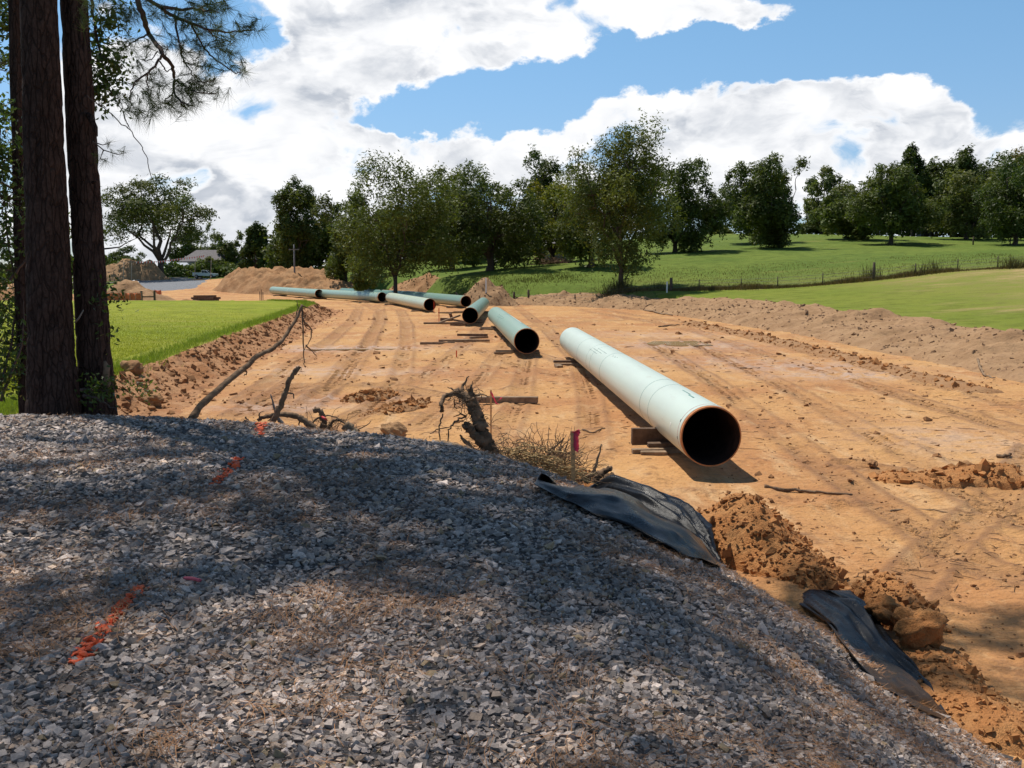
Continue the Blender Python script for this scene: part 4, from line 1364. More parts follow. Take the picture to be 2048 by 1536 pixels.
G_ = 'trees beyond the cleared strip'
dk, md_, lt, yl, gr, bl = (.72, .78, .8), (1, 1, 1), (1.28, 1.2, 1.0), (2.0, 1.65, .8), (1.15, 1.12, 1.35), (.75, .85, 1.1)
TREES = [
    # label, base, spread, top, bottom, Y, col, kwargs
    ('broad open crowned oak with a thick trunk beside the far left dirt mound', (322, 540), (203, 414), 356, 508, 236, (.85, .85, .85), dict(trunk=.75, nl=40, n=9500, shape='umbrella', open_=.5, fork=4.2)),
    ('small round topped tree far off behind the left dirt mound', (245, 535), (205, 288), 495, 545, 330, dk, dict(n=3500, nl=18)),
    ('low tree behind the house with its crown over the roof', (430, 535), (392, 470), 446, 540, 300, (1, 1, .95), dict(n=4000, nl=20)),
    ('round tree between the house roof and the dark cone shaped evergreen', (468, 540), (440, 508), 462, 545, 260, md_, dict(n=3500, nl=18)),
    ('dark leafy tree directly behind the thick oak, left of the house', (365, 540), (335, 402), 448, 540, 275, dk, dict(n=4000, nl=20)),
    ('dark cone shaped evergreen right of the house', (511, 545), (478, 548), 446, 538, 200, (.55, .68, .62), dict(shape='cone', nl=34, n=6000, trunk=.2)),
    ('lower bushy tree filling the gap right of the cone shaped evergreen', (560, 540), (530, 600), 470, 545, 215, dk, dict(n=4500, nl=22)),
    ('tree with a crown leaning right above the reddish mound, leftmost of the big row', (596, 540), (548, 652), 368, 535, 170, (.82, .88, .8), dict(nl=34, n=7500, shape='tall')),
    ('dark full tree between the leaning crown and the tall forked tree by the pipes', (690, 548), (640, 755), 372, 545, 152, (.85, .9, .8), dict(nl=36, n=8000)),
    ('tall forked tree with a bare lower trunk right behind the far pipes', (791, 578), (682, 908), 306, 555, 119, (.95, 1, .9), dict(nl=48, n=13000, trunk=.26, fork=3.0, jag=1.1)),
    ('light green tree peeking up behind the tall forked tree', (885, 545), (840, 950), 320, 535, 172, lt, dict(nl=32, n=7000)),
    ('dark broad tree with low sweeping limbs and a thick dark trunk', (980, 548), (880, 1085), 345, 540, 130, (.72, .78, .75), dict(nl=46, n=12000, trunk=.5, shape='wide', fork=1.8)),
    ('tree seen above the dark broad tree, between two taller crowns', (965, 545), (925, 1030), 345, 520, 178, md_, dict(nl=28, n=6000)),
    ('round dark tree rising behind the yellow green tree', (1080, 540), (1028, 1140), 306, 520, 175, dk, dict(nl=30, n=7000)),
    ('yellow green tree, lightest of the middle row', (1105, 545), (1040, 1170), 368, 540, 142, yl, dict(nl=36, n=8500)),
    ('tree with a forked trunk and a hanging dead limb left of the tallest tree', (1182, 545), (1105, 1240), 330, 525, 126, (.85, .9, .8), dict(nl=38, n=8500, trunk=.4)),
    ('tallest tree, with a pale forked trunk standing just behind the berm', (1243, 582), (1135, 1340), 250, 512, 105, (1.0, 1.02, .95), dict(nl=56, n=15000, trunk=.30, fork=2.6, shape='tall', jag=1.1)),
    ('dense oval tree on the slope right of the tallest tree', (1350, 505), (1282, 1438), 318, 490, 146, (.72, .80, .78), dict(nl=44, n=11000, trunk=.35)),
    ('rear one of the pair of trees standing close together on the green rise', (1520, 489), (1442, 1570), 312, 478, 168, (.72, .8, .78), dict(nl=40, n=9500)),
    ('front one of the pair of trees standing close together on the green rise', (1560, 498), (1484, 1612), 316, 482, 151, (.85, .9, .85), dict(nl=40, n=10000)),
    ('pale thin tree on the ridge in the gap right of the close pair', (1644, 470), (1602, 1692), 343, 462, 222, gr, dict(nl=26, n=5500, open_=.4)),
    ('left one of the two shade trees side by side on the green rise', (1727, 481), (1655, 1775), 345, 466, 172, (.9, .95, .9), dict(nl=36, n=8500)),
    ('right one of the two shade trees side by side, with a wide shadow', (1781, 491), (1718, 1862), 322, 468, 156, (.85, .92, .85), dict(nl=40, n=9500)),
    ('dark leafy tree in the right wood, just right of the tall pine', (1872, 475), (1815, 1940), 314, 470, 196, dk, dict(nl=30, n=7000, shape='tall')),
    ('greyish green tree in the front of the right wood', (1932, 478), (1855, 2008), 326, 474, 172, gr, dict(nl=36, n=8500)),
    ('dark tree at the back of the right wood', (1975, 476), (1900, 2060), 306, 470, 198, dk, dict(nl=30, n=7000)),
    ('big dark tree closing the right edge of the wood', (2030, 486), (1955, 2120), 300, 478, 148, (.62, .74, .70), dict(nl=44, n=10500)),
    ('tree with a reddish top at the far right edge', (2085, 486), (2020, 2150), 262, 478, 176, (1.2, .85, .8), dict(nl=30, n=7000)),
    ('bushy sapling growing on the right end of the reddish mound', (716, 572), (690, 748), 520, 574, 130, (1.2, 1.2, 1), dict(nl=16, n=2600, trunk=.08)),
    ('dark low tree under the wood on the ridge, left of the greyish tree', (1905, 474), (1880, 1940), 400, 474, 186, dk, dict(nl=20, n=4000)),
    ('small bushy tree on the skyline between the oval tree and the close pair', (1440, 470), (1418, 1466), 446, 472, 232, lt, dict(nl=12, n=1500, trunk=.1)),
    ('dark bushy tree on the skyline under the pale thin tree', (1620, 470), (1590, 1668), 440, 470, 226, dk, dict(nl=16, n=2500, trunk=.12)),
    ('dark bushy tree low between the pair and the two shade trees', (1690, 472), (1655, 1735), 420, 470, 222, dk, dict(nl=14, n=2000, trunk=.12)),
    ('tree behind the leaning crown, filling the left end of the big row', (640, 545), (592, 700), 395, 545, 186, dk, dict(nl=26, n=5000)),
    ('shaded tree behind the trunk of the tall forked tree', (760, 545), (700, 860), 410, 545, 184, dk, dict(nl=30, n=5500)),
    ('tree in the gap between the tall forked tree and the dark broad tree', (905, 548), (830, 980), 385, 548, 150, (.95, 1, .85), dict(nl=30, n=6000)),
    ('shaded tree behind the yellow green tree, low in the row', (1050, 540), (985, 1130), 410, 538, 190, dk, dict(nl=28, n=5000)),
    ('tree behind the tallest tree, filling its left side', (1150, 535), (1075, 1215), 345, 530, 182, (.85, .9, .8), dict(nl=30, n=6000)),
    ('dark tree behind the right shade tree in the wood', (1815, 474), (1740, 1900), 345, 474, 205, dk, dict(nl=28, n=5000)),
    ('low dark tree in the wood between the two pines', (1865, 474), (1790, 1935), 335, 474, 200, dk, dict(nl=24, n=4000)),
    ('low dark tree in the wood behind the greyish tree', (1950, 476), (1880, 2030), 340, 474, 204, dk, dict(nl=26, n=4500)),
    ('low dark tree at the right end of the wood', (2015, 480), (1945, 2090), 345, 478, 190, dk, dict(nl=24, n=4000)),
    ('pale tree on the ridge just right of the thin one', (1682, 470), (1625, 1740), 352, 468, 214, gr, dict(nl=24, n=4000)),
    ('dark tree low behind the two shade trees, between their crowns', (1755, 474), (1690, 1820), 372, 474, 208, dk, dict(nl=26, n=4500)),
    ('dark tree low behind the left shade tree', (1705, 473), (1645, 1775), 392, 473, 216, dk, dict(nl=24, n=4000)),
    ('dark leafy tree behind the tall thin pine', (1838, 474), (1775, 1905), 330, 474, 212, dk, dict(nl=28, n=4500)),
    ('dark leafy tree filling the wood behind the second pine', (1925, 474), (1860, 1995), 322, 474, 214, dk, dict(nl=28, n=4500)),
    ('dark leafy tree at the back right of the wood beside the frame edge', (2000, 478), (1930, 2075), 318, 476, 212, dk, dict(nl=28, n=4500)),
    ('rounded green shrub in front of the pale house', (428, 552), (384, 466), 518, 551, 251, (1.1, 1.15, .95), dict(nl=16, n=2500, trunk=.1)),
]
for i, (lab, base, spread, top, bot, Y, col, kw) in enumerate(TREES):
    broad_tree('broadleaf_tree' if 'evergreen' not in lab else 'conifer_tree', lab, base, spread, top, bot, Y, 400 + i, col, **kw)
broad_tree('conifer_tree', 'tall thin pine sticking up out of the right wood', (1824, 474), (1788, 1850), 298, 440, 192, 460, (.6, .72, .7), nl=26, n=5500, shape='tall', trunk=.25)
broad_tree('conifer_tree', 'second pine with a domed top in the right wood', (1912, 474), (1876, 1958), 305, 440, 190, 461, (.62, .72, .72), nl=26, n=6000, shape='tall', trunk=.25)
# the wood that closes the view low down, one mass
def thicket(name, lo, hi, hpx, Y, n, seed, col):
    r = np.random.default_rng(seed)
    x = r.uniform(*[W(v, 500, Y)[0] for v in (lo, hi)], n); y = Y + r.normal(0, 3.0, n)
    g = H(x, y, False)
    hgt = hpx / F * Y * (.55 + .45 * np.clip(fbm(x / 4, y / 4, 3, seed) * 1.2 + .5, 0, 1.2))
    z = g + r.uniform(0, 1, n) ** .7 * hgt
    c = np.stack([x, y, z], -1)
    V, Fq = diamonds(c, r.normal(0, .6, (n, 3)) + np.array([0, -.3, .6]), .0026 * Y * r.uniform(.5, 1.1, n), .62, r, .25)
    t = (r.uniform(.7, 1.2, (n, 1)) * (.8 + .4 * vnoise(x / 2, z / 1.5, seed))[:, None]) * np.array(col)
    o = mesh_obj(name, V, Fq, MAT['leaf'], None, False, np.repeat(t, 4, 0))
    tag(o, kind='stuff')
thicket('undergrowth', 540, 770, 95, 176, 8200, 1, (.8, .9, .8))
thicket('undergrowth', 770, 1150, 85, 186, 9500, 2, (.55, .6, .6))
thicket('undergrowth', 1790, 2160, 100, 207, 9500, 3, (.55, .66, .62))
thicket('undergrowth', 330, 520, 26, 250, 2400, 4, (.8, .95, .8))
thicket('undergrowth', 100, 240, 40, 260, 2400, 5, (.8, .9, .8))
thicket('undergrowth', -300, 110, 60, 150, 4200, 6, (.7, .85, .7))
thicket('undergrowth', 1270, 1440, 10, 236, 900, 7, (.8, .9, .9))

# ------------------------------------------------------------------ pines beside the gravel
def bark_build(T):
    p = objpos(T)
    v = T.node('ShaderNodeTexVoronoi', {'Scale': 1.0}, feature='DISTANCE_TO_EDGE')
    ns = T.node('ShaderNodeTexNoise', {'Scale': 7.0, 'Detail': 4.0})
    T.l.new(p, ns.inputs['Vector'])
    wv = T.node('ShaderNodeVectorMath', operation='MULTIPLY_ADD')
    T.l.new(ns.outputs['Color'], wv.inputs[0]); wv.inputs[1].default_value = (.05, .05, .10); T.l.new(p, wv.inputs[2])
    T.l.new(T.scale(wv.outputs[0], (17, 17, 3.2)), v.inputs['Vector'])
    crack = T.mapr(v.outputs['Distance'], 0, .11, smooth=True)
    fl = T.noise(T.scale(p, (1, 1, .6)), 38, 4, .6)
    col = T.mix(T.mapr(fl, .35, .65), (.048, .026, .020), (.080, .047, .037))
    col = T.mix(T.math('ADD', T.math('MULTIPLY', crack, .6), .4), (.030, .017, .014), col)
    col = T.mix(1.0, col, attr(T), 'MULTIPLY')
    return bsdf(T, col, .92, .12, T.math('ADD', crack, T.math('MULTIPLY', fl, .4)), .9, .02)
MAT['pinebark'] = material('pine_bark', bark_build)
MAT['twig'] = simple('twig_bark', (.12, .08, .065), .9, .3, 14, .15, .4)
MAT['needles'] = leaf_mat('long_needles', (.095, .125, .038), .30)
MAT['shrubleaf'] = leaf_mat('shrub_leaves', (.075, .115, .022), .40, .4, .4)


def pine_trunk(m, base, p_low, p_top, r0, r1, zend, seed, sides=46, dz=.07):
    """bark covered trunk through two points, plates raised between furrows"""
    d = (p_top - p_low) / (p_top[2] - p_low[2])
    z = np.arange(base[2] - .4, zend, dz)
    cx = p_low[0] + d[0] * (z - p_low[2]); cy = p_low[1] + d[1] * (z - p_low[2])
    bend = np.where(z > p_top[2], (z - p_top[2]) ** 1.5 * .01, 0)
    cx = cx - bend * d[0] * 6
    R = np.interp(z, [base[2] - .4, base[2] + .1, base[2] + .9, p_top[2], zend], [r0 * 1.35, r0 * 1.18, r0, r1, .04])
    a = np.arange(sides) / sides * 2 * math.pi
    A, Zz = np.meshgrid(a, z)
    # vertical plates
    u = A / (2 * math.pi) * 15
    pl = np.abs(fbm(u + fbm(Zz * 1.1, A, 2, seed) * .8, Zz * 2.6, 3, seed + 1))
    fur = smooth(.0, .22, pl) * .026
    fine = fbm(u * 3, Zz * 9, 2, seed + 3) * .008
    RR = R[:, None] * (1 + fbm(A * .8, Zz * .5, 2, seed + 5) * .03) + (fur + fine) * (R[:, None] / r0)
    V = np.stack([cx[:, None] + RR * np.cos(A), cy[:, None] + RR * np.sin(A), Zz], -1).reshape(-1, 3)
    n = len(z)
    i = np.arange(n - 1)[:, None] * sides; j = np.arange(sides)[None]; k = (j + 1) % sides
    F_ = np.stack([i + j, i + k, i + sides + k, i + sides + j], -1).reshape(-1, 4)
    m.add(V, F_, (.75 + .4 * smooth(0, .2, pl)).reshape(-1, 1) * np.ones(3))
    return lambda zz: np.array([np.interp(zz, z, cx), np.interp(zz, z, cy), zz])


def pine_crown(axis, z0, z1, rad, n_l, seed, tn=900, long_limbs=(), az_bias=None):
    """limbs and needle bunches high in the crown"""
    r = np.random.default_rng(seed)
    lm = MB(); B, D = [], []
    limbs = []
    for i in range(n_l):
        t = (i + r.uniform(0, 1)) / n_l
        zz = z0 + (z1 - z0) * t
        az = i * 2.4 + r.uniform(-.4, .4)
        ln = rad * (1 - t * .72) * r.uniform(.7, 1.1)
        limbs.append((zz, az, ln, r.uniform(.05, .35)))
    for (zz, az, ln, up) in list(long_limbs): limbs.append((zz, az, ln, up))  # overlong limbs added above the view so their shade dapples gravel and mud
    for (zz, az, ln, up) in limbs:
        a = axis(zz)
        d = np.array([math.sin(az), math.cos(az), up]); d /= np.linalg.norm(d)
        p = limb_path(a, a + d * ln, r, .05, 8, .03)
        lm.tube(p, np.linspace(.045 + .008 * ln, .012, 8), 5, cap=False)
        q = int(tn / len(limbs) * ln / (rad * .62))
        for k in range(max(3, q // 4)):
            t = r.uniform(.32, 1.0)
            o = p[int(t * 7)] if t < 1 else p[-1]
            sd = np.array([r.normal(), r.normal(), r.normal() * .45 + .1]); sd /= np.linalg.norm(sd)
            sl = r.uniform(.25, .95) * (1.15 - t * .5)
            e = o + (sd * .8 + d * .6) * sl
            lm.tube(np.array([o, (o + e) / 2 + r.normal(0, .04, 3), e]), [.012, .009, .005], 4, cap=False)
            for w in range(4):
                B.append(e + r.normal(0, .13, 3)); D.append(sd * .7 + d * .4 + np.array([0, 0, .2]) + r.normal(0, .35, 3))
    B = np.array(B); D = np.array(D); D /= np.linalg.norm(D, axis=1, keepdims=True)
    return lm, B, D


def finish_pine(root, loc, trunk_m, lm, B, D, seed, n=15, width=.019):  # crown needles far wider than real ones, shaped to cast darker shade
    r = np.random.default_rng(seed)
    trunk_m.build('trunk', MAT['pinebark'], root, True, loc)
    lm.build('limbs', MAT['twig'], root, True, loc)
    V, F_ = needle_tufts(B, D, n, .21, width, .5, r)
    c = np.repeat(r.uniform(.7, 1.25, (len(B), 1)), n * 3, 0) * np.ones(3)
    o = mesh_obj('needles', V - loc, F_, MAT['needles'], root, False, c)
    o['kind'] = 'stuff'


def pine(label, low, high, Y, r0, r1, zend, crown, seed, long_limbs=(), base_xy=None, tn=900, group='pines beside the gravel'):
    if base_xy is None:
        pl = W(low[0], low[1], Y); pt = W(high[0], high[1], Y + .1)
    else:
        pl = np.array([*base_xy, 2.0]); pt = pl + np.array([rng.normal(0, .1), rng.normal(0, .1), 5.0])
    b = pl.copy(); b[2] = gz(pl[0], pl[1], False)
    root = empty('pine_tree', b)
    tag(root, label, 'tree', group)
    m = MB()
    ax = pine_trunk(m, b, pl, pt, r0, r1, zend, seed, *((46, .085) if base_xy is None and r0 > .1 else (16, .35)))
    lm, B, D = pine_crown(ax, crown[0], crown[1], crown[2], crown[3], seed, tn, long_limbs)
    return root, b, m, lm, B, D, ax


# thickest pine
R1 = pine('thickest pine trunk at the left edge of the gravel', (107, 825), (77, 0), 12.1, .247, .182, 24.5, (11.5, 24.2, 4.6, 26), 901,
          [(15.5, .5, 6.2, .25), (18.5, .9, 6.0, .3), (13, 1.9, 5.2, .2), (20.0, .35, 6.6, .3), (14.5, 2.5, 5.0, .15)], tn=2000)
finish_pine(*R1[:6], 5001)
# second pine carries the bough that hangs into the picture
R2 = pine('slimmer pine trunk right of the thickest one, with a pale scar near its foot', (195, 825), (147, 0), 12.5, .182, .138, 23.5, (11.0, 23.2, 4.4, 26), 902,
          [(17, .55, 7.4, .35), (19, .75, 7.8, .3), (21, .35, 7.2, .28), (13.5, 1.4, 5.6, .2), (15.5, 1.05, 7.0, .3)], tn=2200)
root2, b2, m2, lm2, B2, D2, ax2 = R2
BY = 10.3
def cw(x, y, dy=0.0): return W(x / 3.657, y / 3.657, BY + dy)
boughs = [
    ([(430, -700), (700, -520), (900, -240), (1010, 0), (1050, 130), (1090, 250), (1180, 390), (1260, 480), (1280, 580), (1265, 680), (1330, 750), (1385, 770)], .040, .006),
    ([(900, -240), (1000, -60), (1180, 60), (1330, 70), (1450, 65), (1600, 90)], .028, .006),
    ([(1180, 60), (1280, 130), (1400, 170), (1520, 220), (1700, 235), (1860, 220)], .020, .006),
    ([(1280, 130), (1310, 300), (1340, 450), (1400, 520), (1430, 600)], .012, .004),
    ([(1400, 170), (1490, 350), (1600, 450), (1720, 540), (1770, 530)], .011, .004),
    ([(1180, 390), (1160, 450), (1080, 540), (990, 590), (950, 700), (945, 820)], .014, .004),
    ([(1080, 540), (1070, 640), (1110, 800)], .008, .003),
    ([(1170, 450), (1220, 530), (1260, 500)], .008, .004),
    ([(1265, 680), (1200, 740), (1230, 760)], .007, .003),
    ([(1280, 580), (1370, 640), (1450, 680), (1590, 680)], .010, .003),
    ([(1260, 480), (1200, 400), (1230, 330)], .007, .003), ([(1340, 450), (1450, 480), (1540, 480)], .007, .003),
    ([(1490, 350), (1560, 300), (1680, 300)], .007, .003), ([(1090, 250), (1000, 290), (920, 340), (870, 380)], .010, .003),
    ([(1150, 380), (1100, 440), (1040, 440)], .006, .003), ([(1430, 600), (1500, 600), (1570, 580)], .006, .003),
    ([(1450, 65), (1540, 30), (1660, 40)], .009, .003), ([(1520, 220), (1600, 280), (1690, 300)], .008, .003),
    ([(640, 700), (770, 800), (885, 910), (955, 950), (1040, 1080), (1070, 1140), (1110, 1310)], .006, .004),
    ([(850, 740), (930, 900), (955, 950)], .004, .003), ([(875, 740), (915, 860), (940, 930)], .004, .003),
]
for pts, a, b in boughs[:18]:
    p = np.array([cw(x, y, .35 * math.sin(x * .01 + y * .013)) for x, y in pts])
    t = np.linspace(0, 1, len(p)); tt = np.linspace(0, 1, len(p) * 4)
    ps = np.stack([np.interp(tt, t, p[:, k]) for k in range(3)], -1)
    ps[1:-1] = (ps[:-2] + ps[1:-1] * 2 + ps[2:]) / 4
    ps += rng.normal(0, .006, ps.shape)
    lm2.tube(ps, np.linspace(a, b, len(ps)), 6, cap=False)
lm2.tube(np.array([ax2(8.6), W(110, -330, 11.6), cw(430, -700, .35 * math.sin(4.3 - 9.1))]), [.06, .05, .04], 7)
tufts = [(1860, 200), (1800, 215), (1740, 220), (1690, 290), (1650, 50), (1600, 70), (1560, 100), (1500, 250), (1450, 150), (1400, 80), (1250, 150), (1330, 350), (1230, 330), (1380, 450), (1450, 600),
         (1560, 580), (1540, 480), (1480, 470), (1590, 680), (1450, 770), (1370, 760), (1250, 760), (1310, 750), (1000, 840), (1120, 810), (1140, 740), (1000, 500), (1020, 600), (1110, 580), (1180, 590),
         (1400, 640), (1720, 450), (1780, 530), (1000, 290), (1060, 330), (880, 380), (920, 350), (1420, 640), (1500, 660), (880, 700), (1300, 110), (1350, 120), (1560, 190), (1620, 330), (1600, 370), (1520, 320),
         (1440, 330), (1390, 240), (1300, 240), (1200, 180), (1500, 20), (1420, 20), (1550, 20), (980, 60), (900, 100), (850, 30), (820, 90), (940, 150), (1350, 560), (1320, 620), (1480, 560), (1230, 640),
         (1100, 680), (1060, 700), (950, 800), (970, 770), (1420, 700), (1340, 700), (1200, 750), (700, 30), (640, 60), (1060, 20), (1130, 90), (1480, 110), (1640, 250), (1580, 250), (1660, 400), (1450, 420)]
tb, td = [], []
for x, y in tufts:
    c = cw(x, y, rng.normal(0, .25))
    for k in range(4):
        tb.append(c + rng.normal(0, .045, 3)); td.append(np.array([rng.normal(.35, .5), rng.normal(0, .5), rng.normal(-.25, .4)]))
tb = np.array(tb); td = np.array(td); td /= np.linalg.norm(td, axis=1, keepdims=True)
V, F_ = needle_tufts(tb, td, 34, .185, .0034, .62, np.random.default_rng(6))
finish_pine(root2, b2, m2, lm2, B2, D2, 5002)
o = mesh_obj('bough_needles', V - b2, F_, MAT['needles'], root2, False, np.repeat(rng.uniform(.7, 1.25, (len(tb), 1)), 102, 0) * np.ones(3))
o['kind'] = 'stuff'
# dead stub, knot, small twig with needles and the scar on the second trunk
mm = MB(); mm.tube(np.array([W(176, 228, 12.45), W(184, 240, 12.4), W(190, 255, 12.35), W(194, 272, 12.3)]), [.03, .035, .03, .012], 7, noise=.15); mm.build('dead_stub', MAT['pinebark'], root2, True, b2)
mm = MB(); mm.tube(np.array([W(186, 365, 12.4), W(191, 364, 12.35)]), [.022, .012], 6); mm.build('dead_stub', MAT['pinebark'], root2, True, b2)
mm = MB()
for pts in ([(186, 283), (207, 300), (235, 309), (252, 306)], [(190, 285), (205, 290), (220, 287)], [(207, 300), (200, 318), (212, 320)]):
    mm.tube(np.array([W(x, y, 12.2) for x, y in pts]), np.linspace(.009, .003, len(pts)), 5, cap=False)
mm.build('twig', MAT['twig'], root2, True, b2)
tb = np.array([W(x, y, 12.2) for x, y in [(250, 306), (246, 307), (220, 284), (216, 288), (212, 322), (200, 318), (195, 312), (226, 312), (205, 326)]]); td = rng.normal(0, .6, tb.shape) + np.array([.4, 0, -.2]); td /= np.linalg.norm(td, axis=1, keepdims=True)
V, F_ = needle_tufts(tb, td, 26, .18, .003, .6)
o = mesh_obj('bough_needles', V - b2, F_, MAT['needles'], root2, False, np.ones((len(V), 3))); o['kind'] = 'stuff'
MAT['scar'] = simple('bare_wood_scar', (.26, .16, .10), .85, .3, 18, .2, .4)
mm = MB(); pts = [(209, 722), (213, 735), (212, 752), (216, 768), (217, 775)]
cc = [W(x, y, 12.27) for x, y in pts]
mm.tube(np.array(cc), [.012, .045, .042, .035, .008], 8, noise=.1)
mm.build('scar', MAT['scar'], root2, True, b2)

# hanging dead vine
vn = MB()
for pts, a, b in boughs[18:]:
    p = np.array([cw(x, y) for x, y in pts]); t = np.linspace(0, 1, len(p)); tt = np.linspace(0, 1, len(p) * 4)
    ps = np.stack([np.interp(tt, t, p[:, k]) for k in range(3)], -1) + rng.normal(0, .005, (len(tt), 3))
    vn.tube(ps, np.linspace(a, b, len(ps)), 5, cap=False)
o = vn.build('hanging_vine', MAT['twig'], None, True)
tag(o, 'thin bare vine hanging in an arc from the pine bough', 'vine')

# thin pine left of the thickest trunk and the ones outside the picture that shade the gravel
R3 = pine('thin pine trunk left of the thickest one', (52, 830), (29, 0), 15.2, .085, .07, 15.0, (8.5, 14.8, 2.4, 14), 903, tn=350)
finish_pine(*R3[:6], 5003)
for lab, xy, r0, top, ll, tn in [
        ('pine standing outside the picture at the left of the gravel', (-8.4, 8.6), .26, 24, [(14, 1.3, 6.0, .2), (17, .9, 6.0, .3), (19.5, 1.2, 6.4, .3)], 1900),
        ('pine standing farther left outside the picture', (-12.5, 12.5), .24, 23, [(15, 1.4, 5.5, .2)], 1400),
        ('pine standing outside the picture left of the viewer', (-7.0, 4.6), .25, 22, [(13, 1.5, 5.5, .2), (16, 1.8, 5.5, .2)], 1600)]:
    R = pine(lab, None, None, 0, r0, r0 * .85, top, (11.5, top - .3, 4.3, 22), int(abs(xy[0]) * 100), ll, xy, tn)
    finish_pine(*R[:6], 5010 + int(abs(xy[0])))


# ------------------------------------------------------------------ leafy saplings round the trunks
def leafy(name, label, cat, blobs, stems, n, size, seed, col=(1, 1, 1), group=None):
    """blobs: px, py, Y, radius in px, share"""
    r = np.random.default_rng(seed)
    st = [np.array([W(*p) for p in s]) for s in stems]
    b = st[0][0].copy(); b[2] = gz(b[0], b[1], False) if b[2] < 3 else b[2]
    root = empty(name, b); tag(root, label, cat, group)
    m = MB()
    for s in st:
        t = np.linspace(0, 1, len(s)); tt = np.linspace(0, 1, len(s) * 4)
        ps = np.stack([np.interp(tt, t, s[:, k]) for k in range(3)], -1) + r.normal(0, .008, (len(tt), 3))
        m.tube(ps, np.linspace(.025, .006, len(ps)), 5, cap=False)
    tot = sum(q[4] for q in blobs)
    C, Nn, Tt = [], [], []
    for px, py, Y, rp, sh in blobs:
        q = max(5, int(n * sh / tot)); c = W(px, py, Y); R = rp / F * Y
        ns = max(3, q // 9)
        tw = c + r.normal(0, .55, (ns, 3)) * R
        for k in range(ns):
            j = np.argmin(np.linalg.norm(st[0] - tw[k], axis=1))
            m.tube(np.array([c + (tw[k] - c) * .1, (c + tw[k]) / 2 + r.normal(0, .02, 3), tw[k]]), [.006, .004, .002], 4, cap=False)
        pk = r.integers(0, ns, q)
        C.append(tw[pk] + r.normal(0, .09, (q, 3))); Nn.append(r.normal(0, .7, (q, 3)) + np.array([0, 0, .5]))
        Tt.append(np.repeat(r.uniform(.65, 1.3, (q, 1)), 3, 1) * np.array(col))
    C = np.concatenate(C)
    V, Fq = diamonds(C, np.concatenate(Nn), size * r.uniform(.6, 1.15, len(C)), .5, r, .2)
    so = m.build('stem', MAT['twig'], root, True, b)
    if 'shoots' in label: so['kind'] = 'stuff'
    o = mesh_obj('foliage', V - b, Fq, MAT['shrubleaf'], root, False, np.repeat(np.concatenate(Tt), 4, 0))
    return root


leafy('leafy_vine', 'leafy vine sprays hanging beside the slimmer pine trunk at the top', 'vine',
      [(195, 60, 12.95, 30, 1), (215, 40, 12.9, 24, .8), (235, 42, 12.9, 16, .35), (205, 120, 12.95, 26, 1), (190, 150, 12.95, 20, .7), (225, 130, 12.9, 22, .7), (240, 135, 12.9, 14, .25), (212, 165, 12.9, 24, 1), (195, 190, 12.95, 18, .6), (225, 185, 12.9, 16, .4), (185, 100, 12.95, 14, .4), (205, 205, 12.9, 12, .25)],
      [[(180, -40, 13.0), (188, 40, 13.0), (200, 110, 12.95), (212, 165, 12.9), (208, 205, 12.9)], [(188, 40, 13.0), (225, 40, 12.9)], [(200, 110, 12.95), (240, 132, 12.9)]], 1300, .042, 21)
leafy('leafy_sapling', 'leafy sapling crowding the left edge behind the thin pine', 'tree',
      [(5, 330, 15, 46, 1), (30, 300, 16, 30, .5), (10, 400, 15, 50, 1.2), (35, 450, 16, 26, .6), (-10, 480, 15, 60, 1.3), (22, 540, 15.5, 40, 1.2), (0, 610, 15, 46, 1), (30, 640, 16, 26, .5), (10, 690, 15, 40, .7), (35, 740, 15, 26, .5), (-30, 300, 15, 60, 1.2), (-50, 560, 15, 70, 1.4), (-20, 220, 15, 50, .6), (15, 240, 16, 30, .3), (5, 760, 14.5, 30, .5)],
      [[(-30, 850, 14.6), (0, 780, 14.8), (20, 700, 15), (32, 620, 15.2), (20, 500, 15.2), (5, 350, 15.2), (0, 250, 15.2)], [(0, 800, 14.6), (42, 700, 14.8), (48, 600, 15)], [(-20, 760, 15), (40, 690, 15), (52, 690, 15)], [(-40, 820, 15), (10, 740, 15), (46, 728, 15)], [(-40, 690, 15), (20, 700, 15), (48, 680, 15)], [(20, 560, 15), (52, 520, 15), (55, 480, 15)]], 3600, .055, 22)
leafy('leafy_sapling', 'second leafy sapling at the left edge with dark low boughs', 'tree',
      [(-20, 130, 17, 60, 1), (12, 60, 17, 30, .5), (10, 20, 17, 30, .5), (5, 120, 17.5, 22, .3), (-30, 30, 17, 70, 1), (160, 640, 16, 14, .14), (156, 300, 17, 10, .16), (160, 420, 17, 10, .2), (158, 560, 16.5, 12, .14), (155, 470, 17, 10, .15), (150, 780, 15, 14, .1)],
      [[(-60, 850, 16), (-40, 500, 16.5), (-20, 200, 17), (0, 20, 17)], [(-40, 500, 16.5), (100, 600, 16.6), (158, 640, 16)], [(-30, 350, 17), (120, 420, 17), (158, 470, 17)]], 1500, .055, 23)
leafy('leafy_sapling', 'small leafy shoots at the foot of the slimmer pine', 'plant',
      [(185, 778, 11.9, 18, 1), (205, 780, 11.9, 14, .6), (215, 600, 12.2, 8, .2), (228, 605, 12.2, 10, .3), (222, 672, 12.2, 8, .2), (290, 778, 16, 16, .5), (275, 770, 16, 10, .3), (232, 780, 12.5, 10, .2), (215, 576, 12.2, 10, .25)],
      [[(165, 790, 11.9), (200, 800, 11.9), (235, 822, 11.8)], [(160, 780, 11.9), (190, 778, 11.9), (212, 782, 11.9)]], 420, .04, 24)
mm = MB()
mm.tube(np.array([W(205, 478 + 20, 12.2), W(225, 496, 12.2), (W(240, 494, 12.2)), W(252, 486, 12.2), W(276, 475, 12.3)]), [.012, .010, .008, .006, .003], 6)
